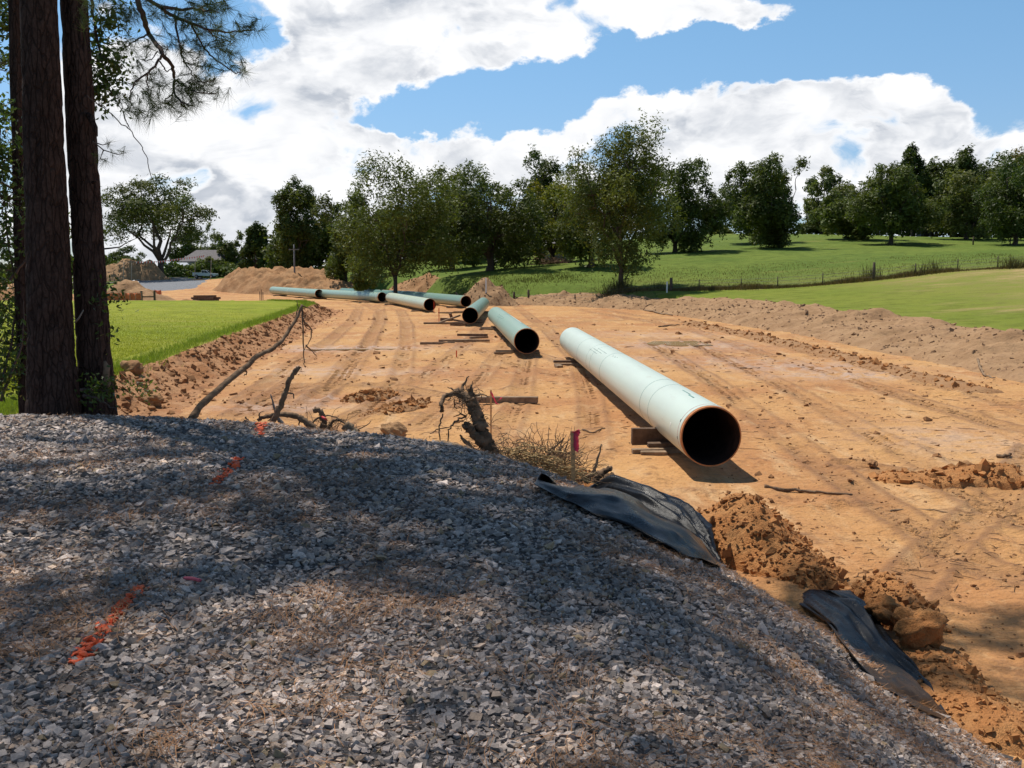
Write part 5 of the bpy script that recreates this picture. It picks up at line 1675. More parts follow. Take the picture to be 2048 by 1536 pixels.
tag(mm.build('bare_twig', MAT['twig'], None, True), 'bare dark twig sticking out right of the slimmer pine', 'twig')
mm = MB(); mm.tube(np.array([W(150, 645, 11.95), W(158, 636, 11.9), W(167, 620, 11.85)]), [.012, .011, .006], 6)
MAT['deadwood'] = simple('grey_dead_wood', (.24, .20, .17), .9, .35, 12, .15, .4)
tag(mm.build('broken_twig', MAT['deadwood'], None, True), 'short pale broken twig in front of the slimmer pine trunk', 'twig')

# ------------------------------------------------------------------ dead wood on the gravel crest
MAT['root'] = simple('root_wood', (.19, .125, .08), .95, .45, 9, .1, .7)
MAT['root_pale'] = simple('pale_root_wood', (.26, .18, .115), .9, .35, 10, .1, .6)


def curve(pts, k=5, r=None, wob=0.0):
    p = np.array(pts); t = np.linspace(0, 1, len(p)); tt = np.linspace(0, 1, (len(p) - 1) * k + 1)
    ps = np.stack([np.interp(tt, t, p[:, i]) for i in range(3)], -1)
    for _ in range(2): ps[1:-1] = (ps[:-2] + 2 * ps[1:-1] + ps[2:]) / 4
    if wob: ps[1:-1] += (r or rng).normal(0, wob, ps[1:-1].shape)
    return ps


def taper(m, pts, r0, r1, k=5, sides=7, wob=.004, noise=.10, col=None):
    ps = curve(pts, k, None, wob)
    m.tube(ps, np.linspace(r0, r1, len(ps)), sides, col, True, noise)


# long limb
def limb_Y(px): return 11.9 + (px - 390) / 220 * 2.6
m = MB()
taper(m, [W(x, y, limb_Y(x)) for x, y in [(383, 838), (400, 812), (430, 785), (462, 757), (490, 735), (520, 708), (545, 698), (566, 680), (585, 650), (597, 630), (604, 610)]], .048, .018, noise=.08)
for q in [[(604, 612), (606, 640), (612, 655), (620, 660)], [(604, 625), (607, 690), (608, 728), (611, 735)], [(606, 640), (622, 655), (624, 675), (614, 692), (609, 700)], [(612, 690), (625, 703), (634, 713)], [(604, 612), (618, 618), (625, 615)], [(585, 650), (592, 640), (596, 612), (594, 600)],
          [(490, 738), (494, 748), (488, 752)], [(604, 640), (612, 632), (606, 628)]]:
    taper(m, [W(x, y, limb_Y(x) + .05) for x, y in q], .013, .004, 4, 5, .006)
tag(m.build('fallen_limb', MAT['root'], None, True), 'long thin crooked limb leaning up from the gravel crest in front of the lawn bank', 'dead limb', 'dead wood along the gravel crest')
m = MB()
taper(m, [W(x, y, 11.2) for x, y in [(541, 856), (552, 832), (563, 808), (571, 785), (578, 762), (590, 742), (598, 736)]], .036, .026, noise=.12)
taper(m, [W(x, y, 11.15) for x, y in [(576, 786), (586, 786), (588, 797)]], .010, .007, 4, 5)
taper(m, [W(x, y, 11.2) for x, y in [(594, 740), (603, 733), (601, 740)]], .010, .003, 3, 5)
tag(m.build('broken_branch', MAT['root'], None, True), 'thick broken branch standing up behind the orange paint patch on the crest', 'dead branch', 'dead wood along the gravel crest')
m = MB(); taper(m, [W(x, y, 11.35) for x, y in [(541, 788), (548, 815), (556, 835), (566, 852)]], .006, .03, 4, 6)
tag(m.build('splinter', MAT['deadwood'], None, True), 'pale pointed splinter of wood crossing behind the broken branch', 'splinter', 'dead wood along the gravel crest')
m = MB()
taper(m, [W(x, y, 11.9) for x, y in [(516, 842), (522, 836), (545, 830), (570, 828), (592, 832), (610, 842), (625, 855), (640, 866)]], .022, .045, noise=.2)
for q in [[(520, 838), (516, 828), (528, 822)], [(545, 830), (540, 840), (536, 843)], [(490, 834), (496, 840), (499, 845)], [(600, 836), (598, 850), (602, 858)]]:
    taper(m, [W(x, y, 11.9) for x, y in q], .012, .004, 4, 5)
tag(m.build('root', MAT['root'], None, True), 'dark curved root lying along the crest right of the broken branch', 'root', 'dead wood along the gravel crest')


def frizz(m, cx, cy, Y, rx, ry, n, seed, r0=.006, ln=60, up=.5, sides=4, x_bias=0):
    """a tangle of thin crooked shoots; sizes in photograph pixels"""
    r = np.random.default_rng(seed)
    for i in range(n):
        x = cx + r.normal(0, rx); y = cy + r.normal(0, ry); Yy = Y + r.normal(0, .18)
        a = r.uniform(-1, 1) * 1.3 + x_bias
        p = [(x, y, Yy)]
        L = ln * r.uniform(.4, 1.1)
        for k in range(4):
            a += r.normal(0, .45)
            x += math.sin(a) * L / 4; y -= math.cos(a) * L / 4 * (1 if r.uniform() < .5 + up else -1)
            p.append((x, y, Yy + r.normal(0, .05)))
        taper(m, [W(*q) for q in p], r0 * r.uniform(.6, 1.4), .0022, 3, sides, .003, 0)


m = MB()
taper(m, [W(x, y, 12.3) for x, y in [(640, 872), (648, 850), (644, 826), (636, 818), (626, 822)]], .05, .03, noise=.25)
taper(m, [W(x, y, 12.3) for x, y in [(612, 866), (630, 838), (660, 830), (690, 842)]], .016, .006)
taper(m, [W(x, y, 12.2) for x, y in [(655, 868), (662, 845), (672, 838), (690, 846), (720, 862)]], .022, .008, noise=.2)
taper(m, [W(x, y, 12.2) for x, y in [(700, 880), (712, 862), (740, 846), (742, 842)]], .010, .003)
frizz(m, 665, 862, 12.2, 34, 8, 46, 31, .005, 42)
tag(m.build('root_heap', MAT['root'], None, True), 'tangled heap of torn roots on the crest between the broken branch and the tall stump', 'root heap', 'dead wood along the gravel crest')
m = MB(); taper(m, [W(x, y, 11.8) for x, y in [(690, 850), (705, 862), (725, 878), (742, 890)]], .06, .05, noise=.2)
tag(m.build('log_piece', MAT['root_pale'], None, True), 'short weathered log end at the right side of the root heap', 'log', 'dead wood along the gravel crest')
def ribbon_build(T):
    p = bsdf(T, (.95, .16, .26), .45, .4)
    t = T.node('ShaderNodeBsdfTranslucent', {'Color': (.95, .18, .30, 1)})
    mx = T.node('ShaderNodeMixShader', {0: .55})
    T.l.new(p, mx.inputs[1]); T.l.new(t.outputs[0], mx.inputs[2])
    return mx.outputs[0]
MAT['ribbon'] = material('pink_ribbon', ribbon_build)
MAT['ribbon_red'] = simple('red_ribbon', (.75, .07, .07), .6, .12, 8, .3, 0)


def ribbon(m, pts, w=.022):
    """thin strip, pts in world space"""
    ps = curve(pts, 4, None, .003); n = len(ps)
    s = np.stack([np.full(n, w / 2), np.zeros(n), np.sin(np.linspace(0, 5, n)) * w * .3], -1)
    th = np.array([0, .0015, 0])
    V = np.concatenate([ps - s, ps + s, ps - s + th, ps + s + th])
    i = np.arange(n - 1)
    f = [np.stack([i, i + n, i + n + 1, i + 1], -1), np.stack([i + 2 * n, i + 2 * n + 1, i + 3 * n + 1, i + 3 * n], -1),
         np.stack([i, i + 1, i + 2 * n + 1, i + 2 * n], -1), np.stack([i + n, i + 3 * n, i + 3 * n + 1, i + n + 1], -1)]
    m.add(V, np.concatenate(f))


m = MB(); ribbon(m, [W(643, 832, 12.0), W(650, 838, 11.95), W(656, 842, 12)], .03)
tag(m.build('flagging_ribbon', MAT['ribbon_red'], None, True), 'scrap of red ribbon caught in the root heap', 'ribbon')

# uprooted stump
SY = 12.35
m = MB()
def S(x, y, dy=0): return W(860 + x / 5.12, 740 + y / 5.12, SY + dy)
taper(m, [S(660, 1050), S(620, 900), S(560, 720), S(510, 560), S(470, 440), S(430, 330), S(330, 250), S(270, 230)], .125, .045, 6, 12, .012, .09)
taper(m, [S(480, 420, .05), S(440, 320, .05), S(415, 230), S(405, 190)], .065, .022, 5, 8, .005, .1)
taper(m, [S(430, 320), S(420, 220), S(430, 150)], .04, .012, 4, 6)
taper(m, [S(540, 760, -.1), S(470, 690, -.1), S(410, 600, -.1), S(370, 560, -.1), S(355, 590, -.1)], .06, .045, 5, 8, .006, .15)
taper(m, [S(600, 930, -.05), S(450, 830, -.1), S(360, 740, -.1), S(305, 665, -.1)], .06, .012, 5, 7)
for q, a, b in [([(290, 240), (220, 245), (150, 265), (120, 320), (118, 380), (130, 420)], .035, .022), ([(330, 260), (325, 200), (345, 140), (400, 65)], .03, .008), ([(290, 230), (230, 195), (180, 175)], .018, .004),
                ([(360, 480), (280, 510), (220, 570), (190, 640), (185, 760)], .014, .008), ([(370, 470), (310, 460), (240, 480)], .014, .005), ([(360, 300), (430, 400), (520, 470)], .012, .004),
                ([(430, 300), (470, 262), (540, 245), (610, 270)], .016, .006), ([(120, 420), (105, 430), (130, 400)], .02, .006), ([(430, 330), (380, 300), (330, 370)], .014, .005), ([(250, 300), (245, 370), (270, 400)], .009, .004),
                ([(480, 640), (440, 690), (470, 640)], .02, .008), ([(640, 780), (690, 830), (700, 900)], .03, .012), ([(560, 500), (545, 540), (555, 570)], .014, .006), ([(520, 420), (550, 390)], .008, .003),
                ([(0, 650), (100, 600), (220, 580), (360, 575)], .007, .004), ([(130, 450), (100, 540), (92, 680), (110, 740)], .010, .008), ([(620, 560), (660, 460), (720, 420)], .004, .002), ([(640, 540), (700, 500), (780, 490)], .004, .002)]:
    taper(m, [S(x, y, rng.normal(0, .06)) for x, y in q], a, b, 4, 6, .006, .12)
frizz(m, 928, 800, SY, 16, 14, 40, 41, .0045, 34, 0)
frizz(m, 985, 905, SY, 20, 16, 70, 42, .005, 34, .2)
frizz(m, 950, 830, SY, 14, 26, 50, 43, .0045, 36, .1)
tag(m.build('uprooted_stump', MAT['root'], None, True), 'tall uprooted stump with torn curling roots standing behind the gravel crest', 'stump', 'dead wood along the gravel crest')
m = MB(); taper(m, [S(60, 770, -.3), S(200, 790, -.35), S(350, 850, -.4), S(500, 960, -.4)], .06, .10, 6, 9, .006, .12)
tag(m.build('log_piece', MAT['root_pale'], None, True), 'weathered log lying at the foot of the uprooted stump', 'log', 'dead wood along the gravel crest')

# brush heap between the stump and the nearest stake
m = MB()
frizz(m, 1090, 940, 13.0, 30, 14, 170, 51, .0055, 70, .5)
frizz(m, 1040, 915, 12.9, 34, 16, 110, 55, .005, 48, .3)
frizz(m, 1150, 955, 13.2, 26, 10, 70, 57, .005, 46, .3)
frizz(m, 1120, 930, 13.2, 16, 14, 60, 53, .006, 70, .5, x_bias=.3)
for q, a, b in [([(1095, 945), (1098, 900), (1110, 895), (1128, 876)], .022, .009), ([(1098, 905), (1094, 890), (1098, 850)], .010, .003), ([(1075, 915), (1070, 895), (1045, 885), (1020, 888)], .010, .003), ([(1112, 935), (1130, 900), (1138, 878)], .010, .003),
                ([(1120, 945), (1145, 930), (1165, 910)], .010, .004)]:
    taper(m, [W(x, y, 13.1) for x, y in q], a, b, 4, 6)
tag(m.build('brush_heap', MAT['root'], None, True), 'dark bristling heap of dead brush between the stump and the nearest stake', 'brush heap', 'dead wood along the gravel crest')
MAT['reed'] = simple('dry_cane', (.50, .35, .17), .8, .3, 12, .2, .2)
m = MB(); r_ = np.random.default_rng(61)
for i in range(150):
    x = r_.uniform(985, 1130); y = 905 + (x - 1000) * .35 + r_.normal(0, 12); a = r_.normal(.25, .35); L = r_.uniform(25, 75)
    taper(m, [W(x, y, 12.75 + r_.normal(0, .12)), W(x + L * .5 * math.cos(a), y + L * .5 * math.sin(a) - 4, 12.75), W(x + L * math.cos(a), y + L * math.sin(a), 12.75 + r_.normal(0, .12))], .006, .004, 3, 4, .002, 0)
tag(m.build('dry_cane_heap', MAT['reed'], None, True), 'heap of flattened dry yellowish canes at the foot of the stump', 'cane heap', 'dead wood along the gravel crest')
m = MB()
taper(m, [W(x, y, 13.4) for x, y in [(1172, 965), (1186, 945), (1194, 925), (1203, 888)]], .035, .009, 5, 7, .006, .15)
taper(m, [W(x, y, 13.3) for x, y in [(1160, 962), (1180, 950), (1195, 945)]], .02, .02, 4, 7)
tag(m.build('root', MAT['root_pale'], None, True), 'pointed pale root sticking up right of the nearest stake', 'root', 'dead wood along the gravel crest')
m = MB()
taper(m, [W(x, y, 13.5) for x, y in [(1190, 965), (1200, 948), (1215, 938), (1224, 936)]], .06, .03, 5, 8, .008, .25)
taper(m, [W(x, y, 13.45) for x, y in [(1205, 966), (1218, 952), (1228, 950)]], .055, .04, 4, 8, .008, .2)
tag(m.build('stump_piece', MAT['root'], None, True), 'small broken stump behind the crumpled end of the larger black sheet', 'stump', 'dead wood along the gravel crest')

# ------------------------------------------------------------------ survey stakes
MAT['lath'] = simple('stake_wood', (.64, .37, .17), .85, .25, 16, .2, .3)
MAT['lath_orange'] = simple('orange_stake', (.72, .10, .04), .7, .2, 16, .2, .2)
def stake(px, ytop, ybot, Y, w, label, mat='lath', lean=0.0, rib=None, group='survey stakes'):
    a = W(px, ytop, Y); b = W(px, ybot, Y)
    b[2] = min(b[2], gz(b[0], b[1]))
    root = empty('survey_stake', b)
    tag(root, label, 'stake', group)
    h = a[2] - b[2]
    m = MB()
    v = np.array([[-w / 2, -.008, -.15], [w / 2, -.008, -.15], [w / 2, .008, -.15], [-w / 2, .008, -.15], [-w / 2, -.008, h], [w / 2, -.008, h], [w / 2, .008, h], [-w / 2, .008, h]])
    v[:4] *= np.array([.8, 1, 1]); v[4:, 0] += lean
    m.add(v, np.array([[0, 3, 2, 1], [4, 5, 6, 7], [0, 1, 5, 4], [2, 3, 7, 6], [1, 2, 6, 5], [3, 0, 4, 7]]))
    m.build('shaft', MAT[mat], root)
    if rib:
        mm = MB()
        for q in rib: ribbon(mm, [np.array(t) + np.array([lean, -.014, h]) for t in q], w * .85)
        o = mm.build('ribbon', MAT['ribbon'], root, True)
    return root


stake(1149, 862, 995, 12.6, .060, 'nearest wooden survey stake with a pink ribbon hanging down its side', lean=-.03,
      rib=[[(.0, -.005, -.01), (.05, 0, -.005), (.07, 0, -.02), (.045, 0, -.06)], [(.035, 0, -.02), (.05, 0, -.10), (.055, .0, -.18), (.045, 0, -.26)], [(.04, .0, -.03), (.038, 0, -.12), (.035, 0, -.22)], [(.03, 0, 0), (.06, 0, .01), (.08, 0, -.015)]])
stake(982, 780, 868, 20.0, .036, 'thin wooden survey stake behind the stump with a pink ribbon blown sideways',
      rib=[[(0, 0, -.03), (.03, 0, -.10), (.07, 0, -.18), (.10, 0, -.25)], [(.09, 0, -.24), (.13, 0, -.22), (.20, 0, -.17), (.22, 0, -.15)], [(.10, 0, -.25), (.12, 0, -.29), (.15, 0, -.28)]])
stake(913, 701, 717, 41.5, .05, 'short orange stake on the mud left of the second pipe', 'lath_orange')
stake(878, 616, 640, 70, .06, 'orange stake beside the pile of timbers near the cream pipe', 'lath_orange')
stake(868, 603, 614, 84, .05, 'small orange stake at the mouth of the cream pipe', 'lath_orange')
for px, t, b, lab in [(520, 583, 598, 'left one of three dark stakes on the tan road left of the pipes'), (523, 579, 598, 'middle and tallest of three dark stakes on the tan road left of the pipes'), (526, 584, 598, 'right one of three dark stakes on the tan road left of the pipes')]:
    stake(px, t, b, 112, .09, lab, 'wood_dark')
MAT['white'] = simple('white_paint', (.72, .72, .70), .6, .08, 10, .3, .1)
stake(1334, 563, 574, 99, .16, 'white marker post on the pointed crest of the berm', 'white', group='white marker posts')
stake(972, 556, 572, 103, .16, 'white marker post behind the pointed grey mound', 'white', group='white marker posts')
m = MB(); a = hit(369, 1170); bb = hit(402, 1175)
m.tube(curve([a + [0, 0, .035], (a + bb) / 2 + [0, 0, .04], bb + [0, 0, .035]], 4), .009, 7)
MAT['pinkpaint'] = simple('pink_paint', (.55, .10, .13), .6, .3, 30, .4, .1)
tag(m.build('pink_stick', MAT['pinkpaint'], None, True), 'short pink painted stick lying on the gravel', 'stick')

# ------------------------------------------------------------------ black plastic sheets
def sheet_build(T):
    p = objpos(T)
    n = T.noise(p, 5, 4, .6); f = T.noise(p, 260, 2, .5); d = T.noise(p, 9, 5, .65)
    col = T.mix(T.mapr(d, .52, .75, 0, .2), (.008, .008, .009), (.06, .048, .04))
    pr = T.node('ShaderNodeBsdfPrincipled', {'Specular IOR Level': .5, 'IOR': 1.27})
    T.l.new(col, pr.inputs['Base Color']); T.l.new(T.mapr(n, .3, .7, .2, .42), pr.inputs['Roughness'])
    b = T.node('ShaderNodeBump', {'Strength': .35, 'Distance': .006})
    T.l.new(T.math('ADD', f, T.math('MULTIPLY', T.noise(p, 22, 4, .6), 2.0)), b.inputs['Height']); T.l.new(b.outputs[0], pr.inputs['Normal'])
    return pr.outputs[0]
MAT['sheet'] = material('black_sheet', sheet_build)


def sheet(label, rows, seed, folds=5.0, amp=.05, nu=110):
    """rows of control points from one side of the sheet to the other, each row running down its length"""
    R = []
    for row in rows:
        R.append(curve(row, 30)[np.linspace(0, (len(row) - 1) * 30, nu).astype(int)])
    R = np.array(R)
    nv = 64
    t = np.linspace(0, 1, len(rows)); tt = np.linspace(0, 1, nv)
    P = np.stack([np.stack([np.interp(tt, t, R[:, i, k]) for i in range(nu)], 0) for k in range(3)], -1)
    for _ in range(5): P[:, 1:-1] = (P[:, :-2] + 2 * P[:, 1:-1] + P[:, 2:]) / 4
    u = np.linspace(0, 1, nu)[:, None]; v = tt[None]
    ph = v * folds + fbm(u * 1.6, v * 1.5, 2, seed) * 1.5
    w = np.sin(ph * 2 * math.pi) * .6 + np.sin(ph * 4.3 * math.pi + 1) * .3 + fbm(u * 4, v * 14, 3, seed + 2) * .9
    du = np.gradient(P, axis=0); dv = np.gradient(P, axis=1)
    nn = np.cross(du, dv); nn /= np.linalg.norm(nn, axis=-1, keepdims=True) + 1e-9
    nn *= np.sign(nn[..., 2].mean())
    env = np.sin(np.clip(v, 0.03, .97) * math.pi) ** .6 * smooth(-.02, .25, u) * (1 - .55 * smooth(.7, 1, u))
    Q = P + nn * (w * amp * env)[..., None]
    th = -nn * .004
    V = np.concatenate([Q.reshape(-1, 3), (Q + th).reshape(-1, 3)])
    i = np.arange(nu - 1)[:, None] * nv; j = np.arange(nv - 1)[None]
    f = np.stack([i + j, i + j + 1, i + nv + j + 1, i + nv + j], -1).reshape(-1, 4)
    N_ = nu * nv
    e = []
    for q in range(nu - 1):
        e += [[q * nv, (q + 1) * nv, (q + 1) * nv + N_, q * nv + N_], [q * nv + nv - 1, q * nv + nv - 1 + N_, (q + 1) * nv + nv - 1 + N_, (q + 1) * nv + nv - 1]]
    for q in range(nv - 1):
        e += [[q, q + N_, q + 1 + N_, q + 1], [(nu - 1) * nv + q, (nu - 1) * nv + q + 1, (nu - 1) * nv + q + 1 + N_, (nu - 1) * nv + q + N_]]
    o = mesh_obj('plastic_sheet', V, [f, f[:, ::-1] + N_, np.array(e)], MAT['sheet'], None, True)
    tag(o, label, 'plastic sheet', 'black plastic silt sheets on the gravel slope')
    return o


def gl(px, py, lift=.04):
    h_ = hit(px, py); return h_ + np.array([0, 0, lift])
sheet('larger crumpled black plastic sheet half buried in the gravel by the nearest stake', [
    [gl(1068, 978), gl(1130, 1012), gl(1200, 1040), gl(1262, 1062), gl(1330, 1100), gl(1390, 1125), gl(1438, 1145)],
    [gl(1074, 974, .06), gl(1140, 1002, .08), gl(1205, 1016, .12), gl(1270, 1042, .14), gl(1335, 1080, .12), gl(1392, 1112, .08), gl(1440, 1141, .04)],
    [gl(1082, 973, .1), W(1150, 996, 13.2), W(1212, 982, 12.9), W(1280, 1006, 12.3), W(1345, 1052, 11.7), W(1400, 1098, 11.3), W(1440, 1135, 11.0)],
    [gl(1090, 974, .1), W(1158, 990, 13.5), W(1225, 960, 13.2), W(1290, 978, 12.6), W(1360, 1020, 12.1), W(1410, 1070, 11.6), W(1438, 1120, 11.2)],
    [gl(1098, 975, .08), W(1166, 990, 13.7), W(1240, 962, 13.5), W(1310, 985, 13.0), W(1378, 1015, 12.4), W(1420, 1050, 12.0), W(1424, 1085, 11.7)],
    [gl(1105, 976, .05), W(1174, 994, 13.8), W(1250, 980, 13.8), W(1322, 1000, 13.3), W(1388, 1025, 12.7), W(1429, 1062, 12.2), W(1424, 1092, 11.9)],
], 7, 5.0, .085)
sheet('smaller black plastic sheet spilling down the gravel slope at the lower right', [
    [gl(1584, 1206), gl(1650, 1262, .10), gl(1700, 1322, .06), gl(1765, 1378, .03), gl(1830, 1425, .03), gl(1896, 1448, .03)],
    [gl(1598, 1200, .05), W(1668, 1252, 9.2), W(1735, 1322, 8.4), gl(1790, 1375, .06), gl(1845, 1412, .05), gl(1896, 1443, .03)],
    [gl(1618, 1188, .06), W(1690, 1225, 9.6), W(1752, 1300, 8.9), gl(1808, 1362, .08), gl(1856, 1402, .06), gl(1894, 1438, .04)],
    [W(1660, 1181, 10.3), W(1714, 1205, 10.0), W(1768, 1278, 9.2), gl(1818, 1345, .09), gl(1864, 1392, .06), gl(1890, 1430, .04)],
    [W(1700, 1180, 10.5), W(1732, 1205, 10.2), W(1780, 1272, 9.4), gl(1825, 1338, .08), gl(1868, 1388, .05), gl(1888, 1424, .03)],
], 9, 4.0, .055)

# ------------------------------------------------------------------ twigs and sticks on the mud
m = MB(); r_ = np.random.default_rng(71)
cnt = 0
for k in range(1900):
    y = math.exp(r_.uniform(math.log(8.5), math.log(48))); x = r_.uniform(-.30, .54) * y
    if poly_sd(np.array([x]), np.array([y]), HILL)[0] > -2.6 or vnoise(np.array([x / 2.2]), np.array([y / 3.0]), 72)[0] < .42: continue
    z = gz(x, y); a = r_.normal(.15, .8); L = r_.lognormal(-2.2, .55) * (1 + y * .012); w = .0022 + y * .00022
    dx, dy = math.cos(a) * L / 2, math.sin(a) * L / 2
    t = r_.uniform(.5, 1.5); mid = r_.normal(0, .02, 2)
    m.tube(np.array([[x - dx, y - dy, z + w], [x + mid[0], y + mid[1], z + w * 2.2], [x + dx, y + dy, z + w]]), [w * .7, w, w * .5], 3, (t, t, t), cap=False)
    cnt += 1
MAT['twiglitter'] = simple('twig_litter', (.135, .08, .05), .9, .2, 20, .1, 0, True)
tag(m.build('twig_litter', MAT['twiglitter'], None, True), kind='stuff')
for pts, r0, lab in [
    ([(1530, 985), (1570, 985), (1610, 988), (1640, 992), (1705, 996)], .035, 'stick with a thick knot lying on the mud right of the pipe shadow'),
    ([(1780, 1020), (1850, 1018), (1925, 1030)], .014, 'thin crooked twig on the mud below the clod ridge'),
    ([(1290, 622), (1320, 628), (1345, 632)], .10, 'pale broken log at the foot of the berm'),
    ([(1270, 620), (1275, 614), (1300, 622)], .05, 'crooked grey stick left of the pale log by the berm'),
    ([(1955, 735), (1965, 752), (1990, 758)], .05, 'root piece standing at the foot of the berm on the right'),
    ([(1318, 655), (1340, 652), (1360, 651)], .06, 'dark stick on the mud above the puddle'),
    ([(1165, 862), (1185, 868), (1205, 860), (1210, 862)], .022, 'bent dark stick on the mud right of the nearest stake'),
    ([(1995, 915), (2010, 918), (2022, 914)], .04, 'stubby dark stick at the right edge of the mud'),
    ([(1480, 735), (1500, 737), (1520, 735)], .03, 'short dark stick on the mud right of the far end of the mint pipe')]:
    m = MB(); pp_ = []
    for i, (x, y) in enumerate(pts):
        g = mudpt(x, y); g[2] = gz(g[0], g[1]) + r0 * .8 + (.25 if (i == 0 and 'standing' in lab) else 0); pp_.append(g)
    taper(m, pp_, r0, r0 * .45, 4, 6, r0 * .3, .2)
    tag(m.build('stick', MAT['root' if 'dark' in lab or 'knot' in lab else 'root_pale'], None, True), lab, 'stick', 'sticks on the mud')

# puddle
MAT['water'] = material('muddy_water', lambda T: bsdf(T, T.mix(T.mapr(T.noise(pos(T), 1.2, 3), .4, .6), (.36, .21, .085), (.42, .26, .12)), .16, .25, T.noise(pos(T), 4, 2), .03, .02))
def puddle(cx, cy, rx, ry, seed, lab, tilt=0.0):
    c = mudpt(cx, cy); n = 48; a = np.arange(n) / n * 2 * math.pi
    rr = 1 + fbm(np.cos(a) * 1.6 + seed, np.sin(a) * 1.6, 3, seed) * .55
    x, y = rr * rx * np.cos(a), rr * ry * np.sin(a)
    x, y = x * math.cos(tilt) - y * math.sin(tilt), x * math.sin(tilt) + y * math.cos(tilt)
    z = gz(c[0], c[1], False) + .035
    V = np.vstack([[c[0], c[1], z], np.stack([c[0] + x, c[1] + y, np.full(n, z)], -1), np.stack([c[0] + x * 1.02, c[1] + y * 1.02, np.full(n, z - .1)], -1)])
    i = np.arange(n); k = (i + 1) % n
    o = mesh_obj('puddle', V, [np.stack([0 * i, i + 1, k + 1], -1), np.stack([i + 1, i + 1 + n, k + 1 + n, k + 1], -1)], MAT['water'])
    tag(o, lab, 'puddle', 'puddles on the mud')
puddle(1352, 688, 1.5, 1.7, 3, 'brown puddle on the mud right of the far end of the mint pipe', .2)
puddle(700, 700, 2.3, .28, 5, 'long thin pale puddle in the wheel ruts on the left of the mud', .06)

# ------------------------------------------------------------------ fence row, posts, weeds
MAT['post'] = simple('fence_post_wood', (.11, .085, .065), .95, .3, 10, .1, .4)
MAT['wire'] = simple('fence_wire', (.16, .15, .15), .6, .1, 10, .3, 0, metal=.6)
fx = empty('wire_fence', (*FENCE[4], gz(*FENCE[4], False)))
tag(fx, 'low wire fence with dark posts running along the weedy line behind the berm', 'fence')
fb = np.array(fx.location)


def post(parent, p, h, r, name='post', lean=0.0, lab=None):
    m = MB(); m.tube(np.array([p + [0, 0, -.2], p + [lean * .5, 0, h * .5], p + [lean, 0, h]]), [r * 1.05, r, r * .95], 7, noise=.06)
    o = m.build(name, MAT['post'], parent, True, fb)
    if lab: o['label'] = lab
fpts = []
for px, py, Y, h, r, ln in [(913, 589, 112, 1.2, .10, 0), (935, 588, 110, 1.6, .07, .35), (1000, 585, 107.5, 1.3, .12, 0), (1028, 584, 107, 1.35, .12, 0), (1057, 584, 106, 1.6, .12, 0), (1150, 583, 104, 1.1, .07, 0), (1342, 578, 100.5, 1.35, .16, 0),
                           (1398, 580, 100, 1.1, .05, 0), (1482, 578, 99.5, 1.1, .05, 0), (1555, 576, 99, 1.15, .05, 0), (1645, 571, 98.5, 1.2, .05, 0), (1747, 561, 97.5, 1.75, .13, 0), (1830, 551, 97.2, 1.2, .05, 0),
                           (1915, 543, 96.8, 1.2, .05, 0), (1995, 538, 96, 1.2, .05, 0), (2070, 533, 95, 1.3, .06, 0)]:
    x = W(px, py, Y)[0]; p = np.array([x, Y, gz(x, Y, False)])
    post(fx, p, h, r, 'post', ln); fpts.append(p)
for hh in (.35, .7, 1.0):
    m = MB(); m.tube(np.array([p + [0, 0, hh] for p in fpts if True]), .012, 4, cap=False); m.build('wire', MAT['wire'], fx, True, fb)
for i, j in ((0, 1), (3, 4), (2, 3)):
    m = MB(); m.tube(np.array([fpts[i] + [0, 0, .9 if i else 1.0], fpts[j] + [-.1, 0, .15]]), .055, 5); m.build('brace', MAT['post'], fx, True, fb)
for px, py, Y, h, r, lab in [(1946, 493, 150, 1.25, .11, 'lone dark post standing on the green rise at the right'), (2020, 492, 150, .9, .09, 'short dark post near the right edge of the green rise'),
                            (1293, 507, 140, .9, .1, 'dark post in the grass left of the dense oval tree')]:
    x = W(px, py, Y)[0]; p = np.array([x, Y, gz(x, Y, False)])
    m = MB(); m.tube(np.array([[0, 0, -.2], [0, 0, h * .5], [.01, 0, h]]), [r, r * .95, r * .9], 7, noise=.06)
    o = m.build('fence_post', MAT['post'], None, True); o.location = tuple(p); tag(o, lab, 'post', 'lone posts in the pasture')

# weeds
MAT['weed'] = leaf_mat('weed_stalks', (.13, .12, .055), .2)
def weeds(name, pts, hgt, width, n, seed, col, w=.03, spread=.25):
    r = np.random.default_rng(seed)
    pts = np.array(pts); k = len(pts)
    pick = r.integers(0, k, n)
    b = pts[pick] + np.concatenate([r.normal(0, width, (n, 2)), np.zeros((n, 1))], 1)
    b[:, 2] = H(b[:, 0], b[:, 1], False)
    h_ = hgt[pick] if hasattr(hgt, '__len__') else hgt
    hh = h_ * r.uniform(.45, 1.1, n)
    d = np.stack([r.normal(0, spread, n), r.normal(0, spread, n), np.ones(n)], -1) * hh[:, None]
    a = r.uniform(0, math.pi, n); s = np.stack([np.cos(a), np.sin(a), 0 * a], -1) * w / 2
    V = np.stack([b - s, b + s, b + d * .6 + s * .8, b + d], 1).reshape(-1, 3)
    F_ = np.arange(n * 4).reshape(-1, 4)
    c = np.repeat(r.uniform(.6, 1.35, (n, 1)), 4, 0) * np.array(col)
    o = mesh_obj(name, V, F_, MAT['weed'], None, False, c); tag(o, kind='stuff')


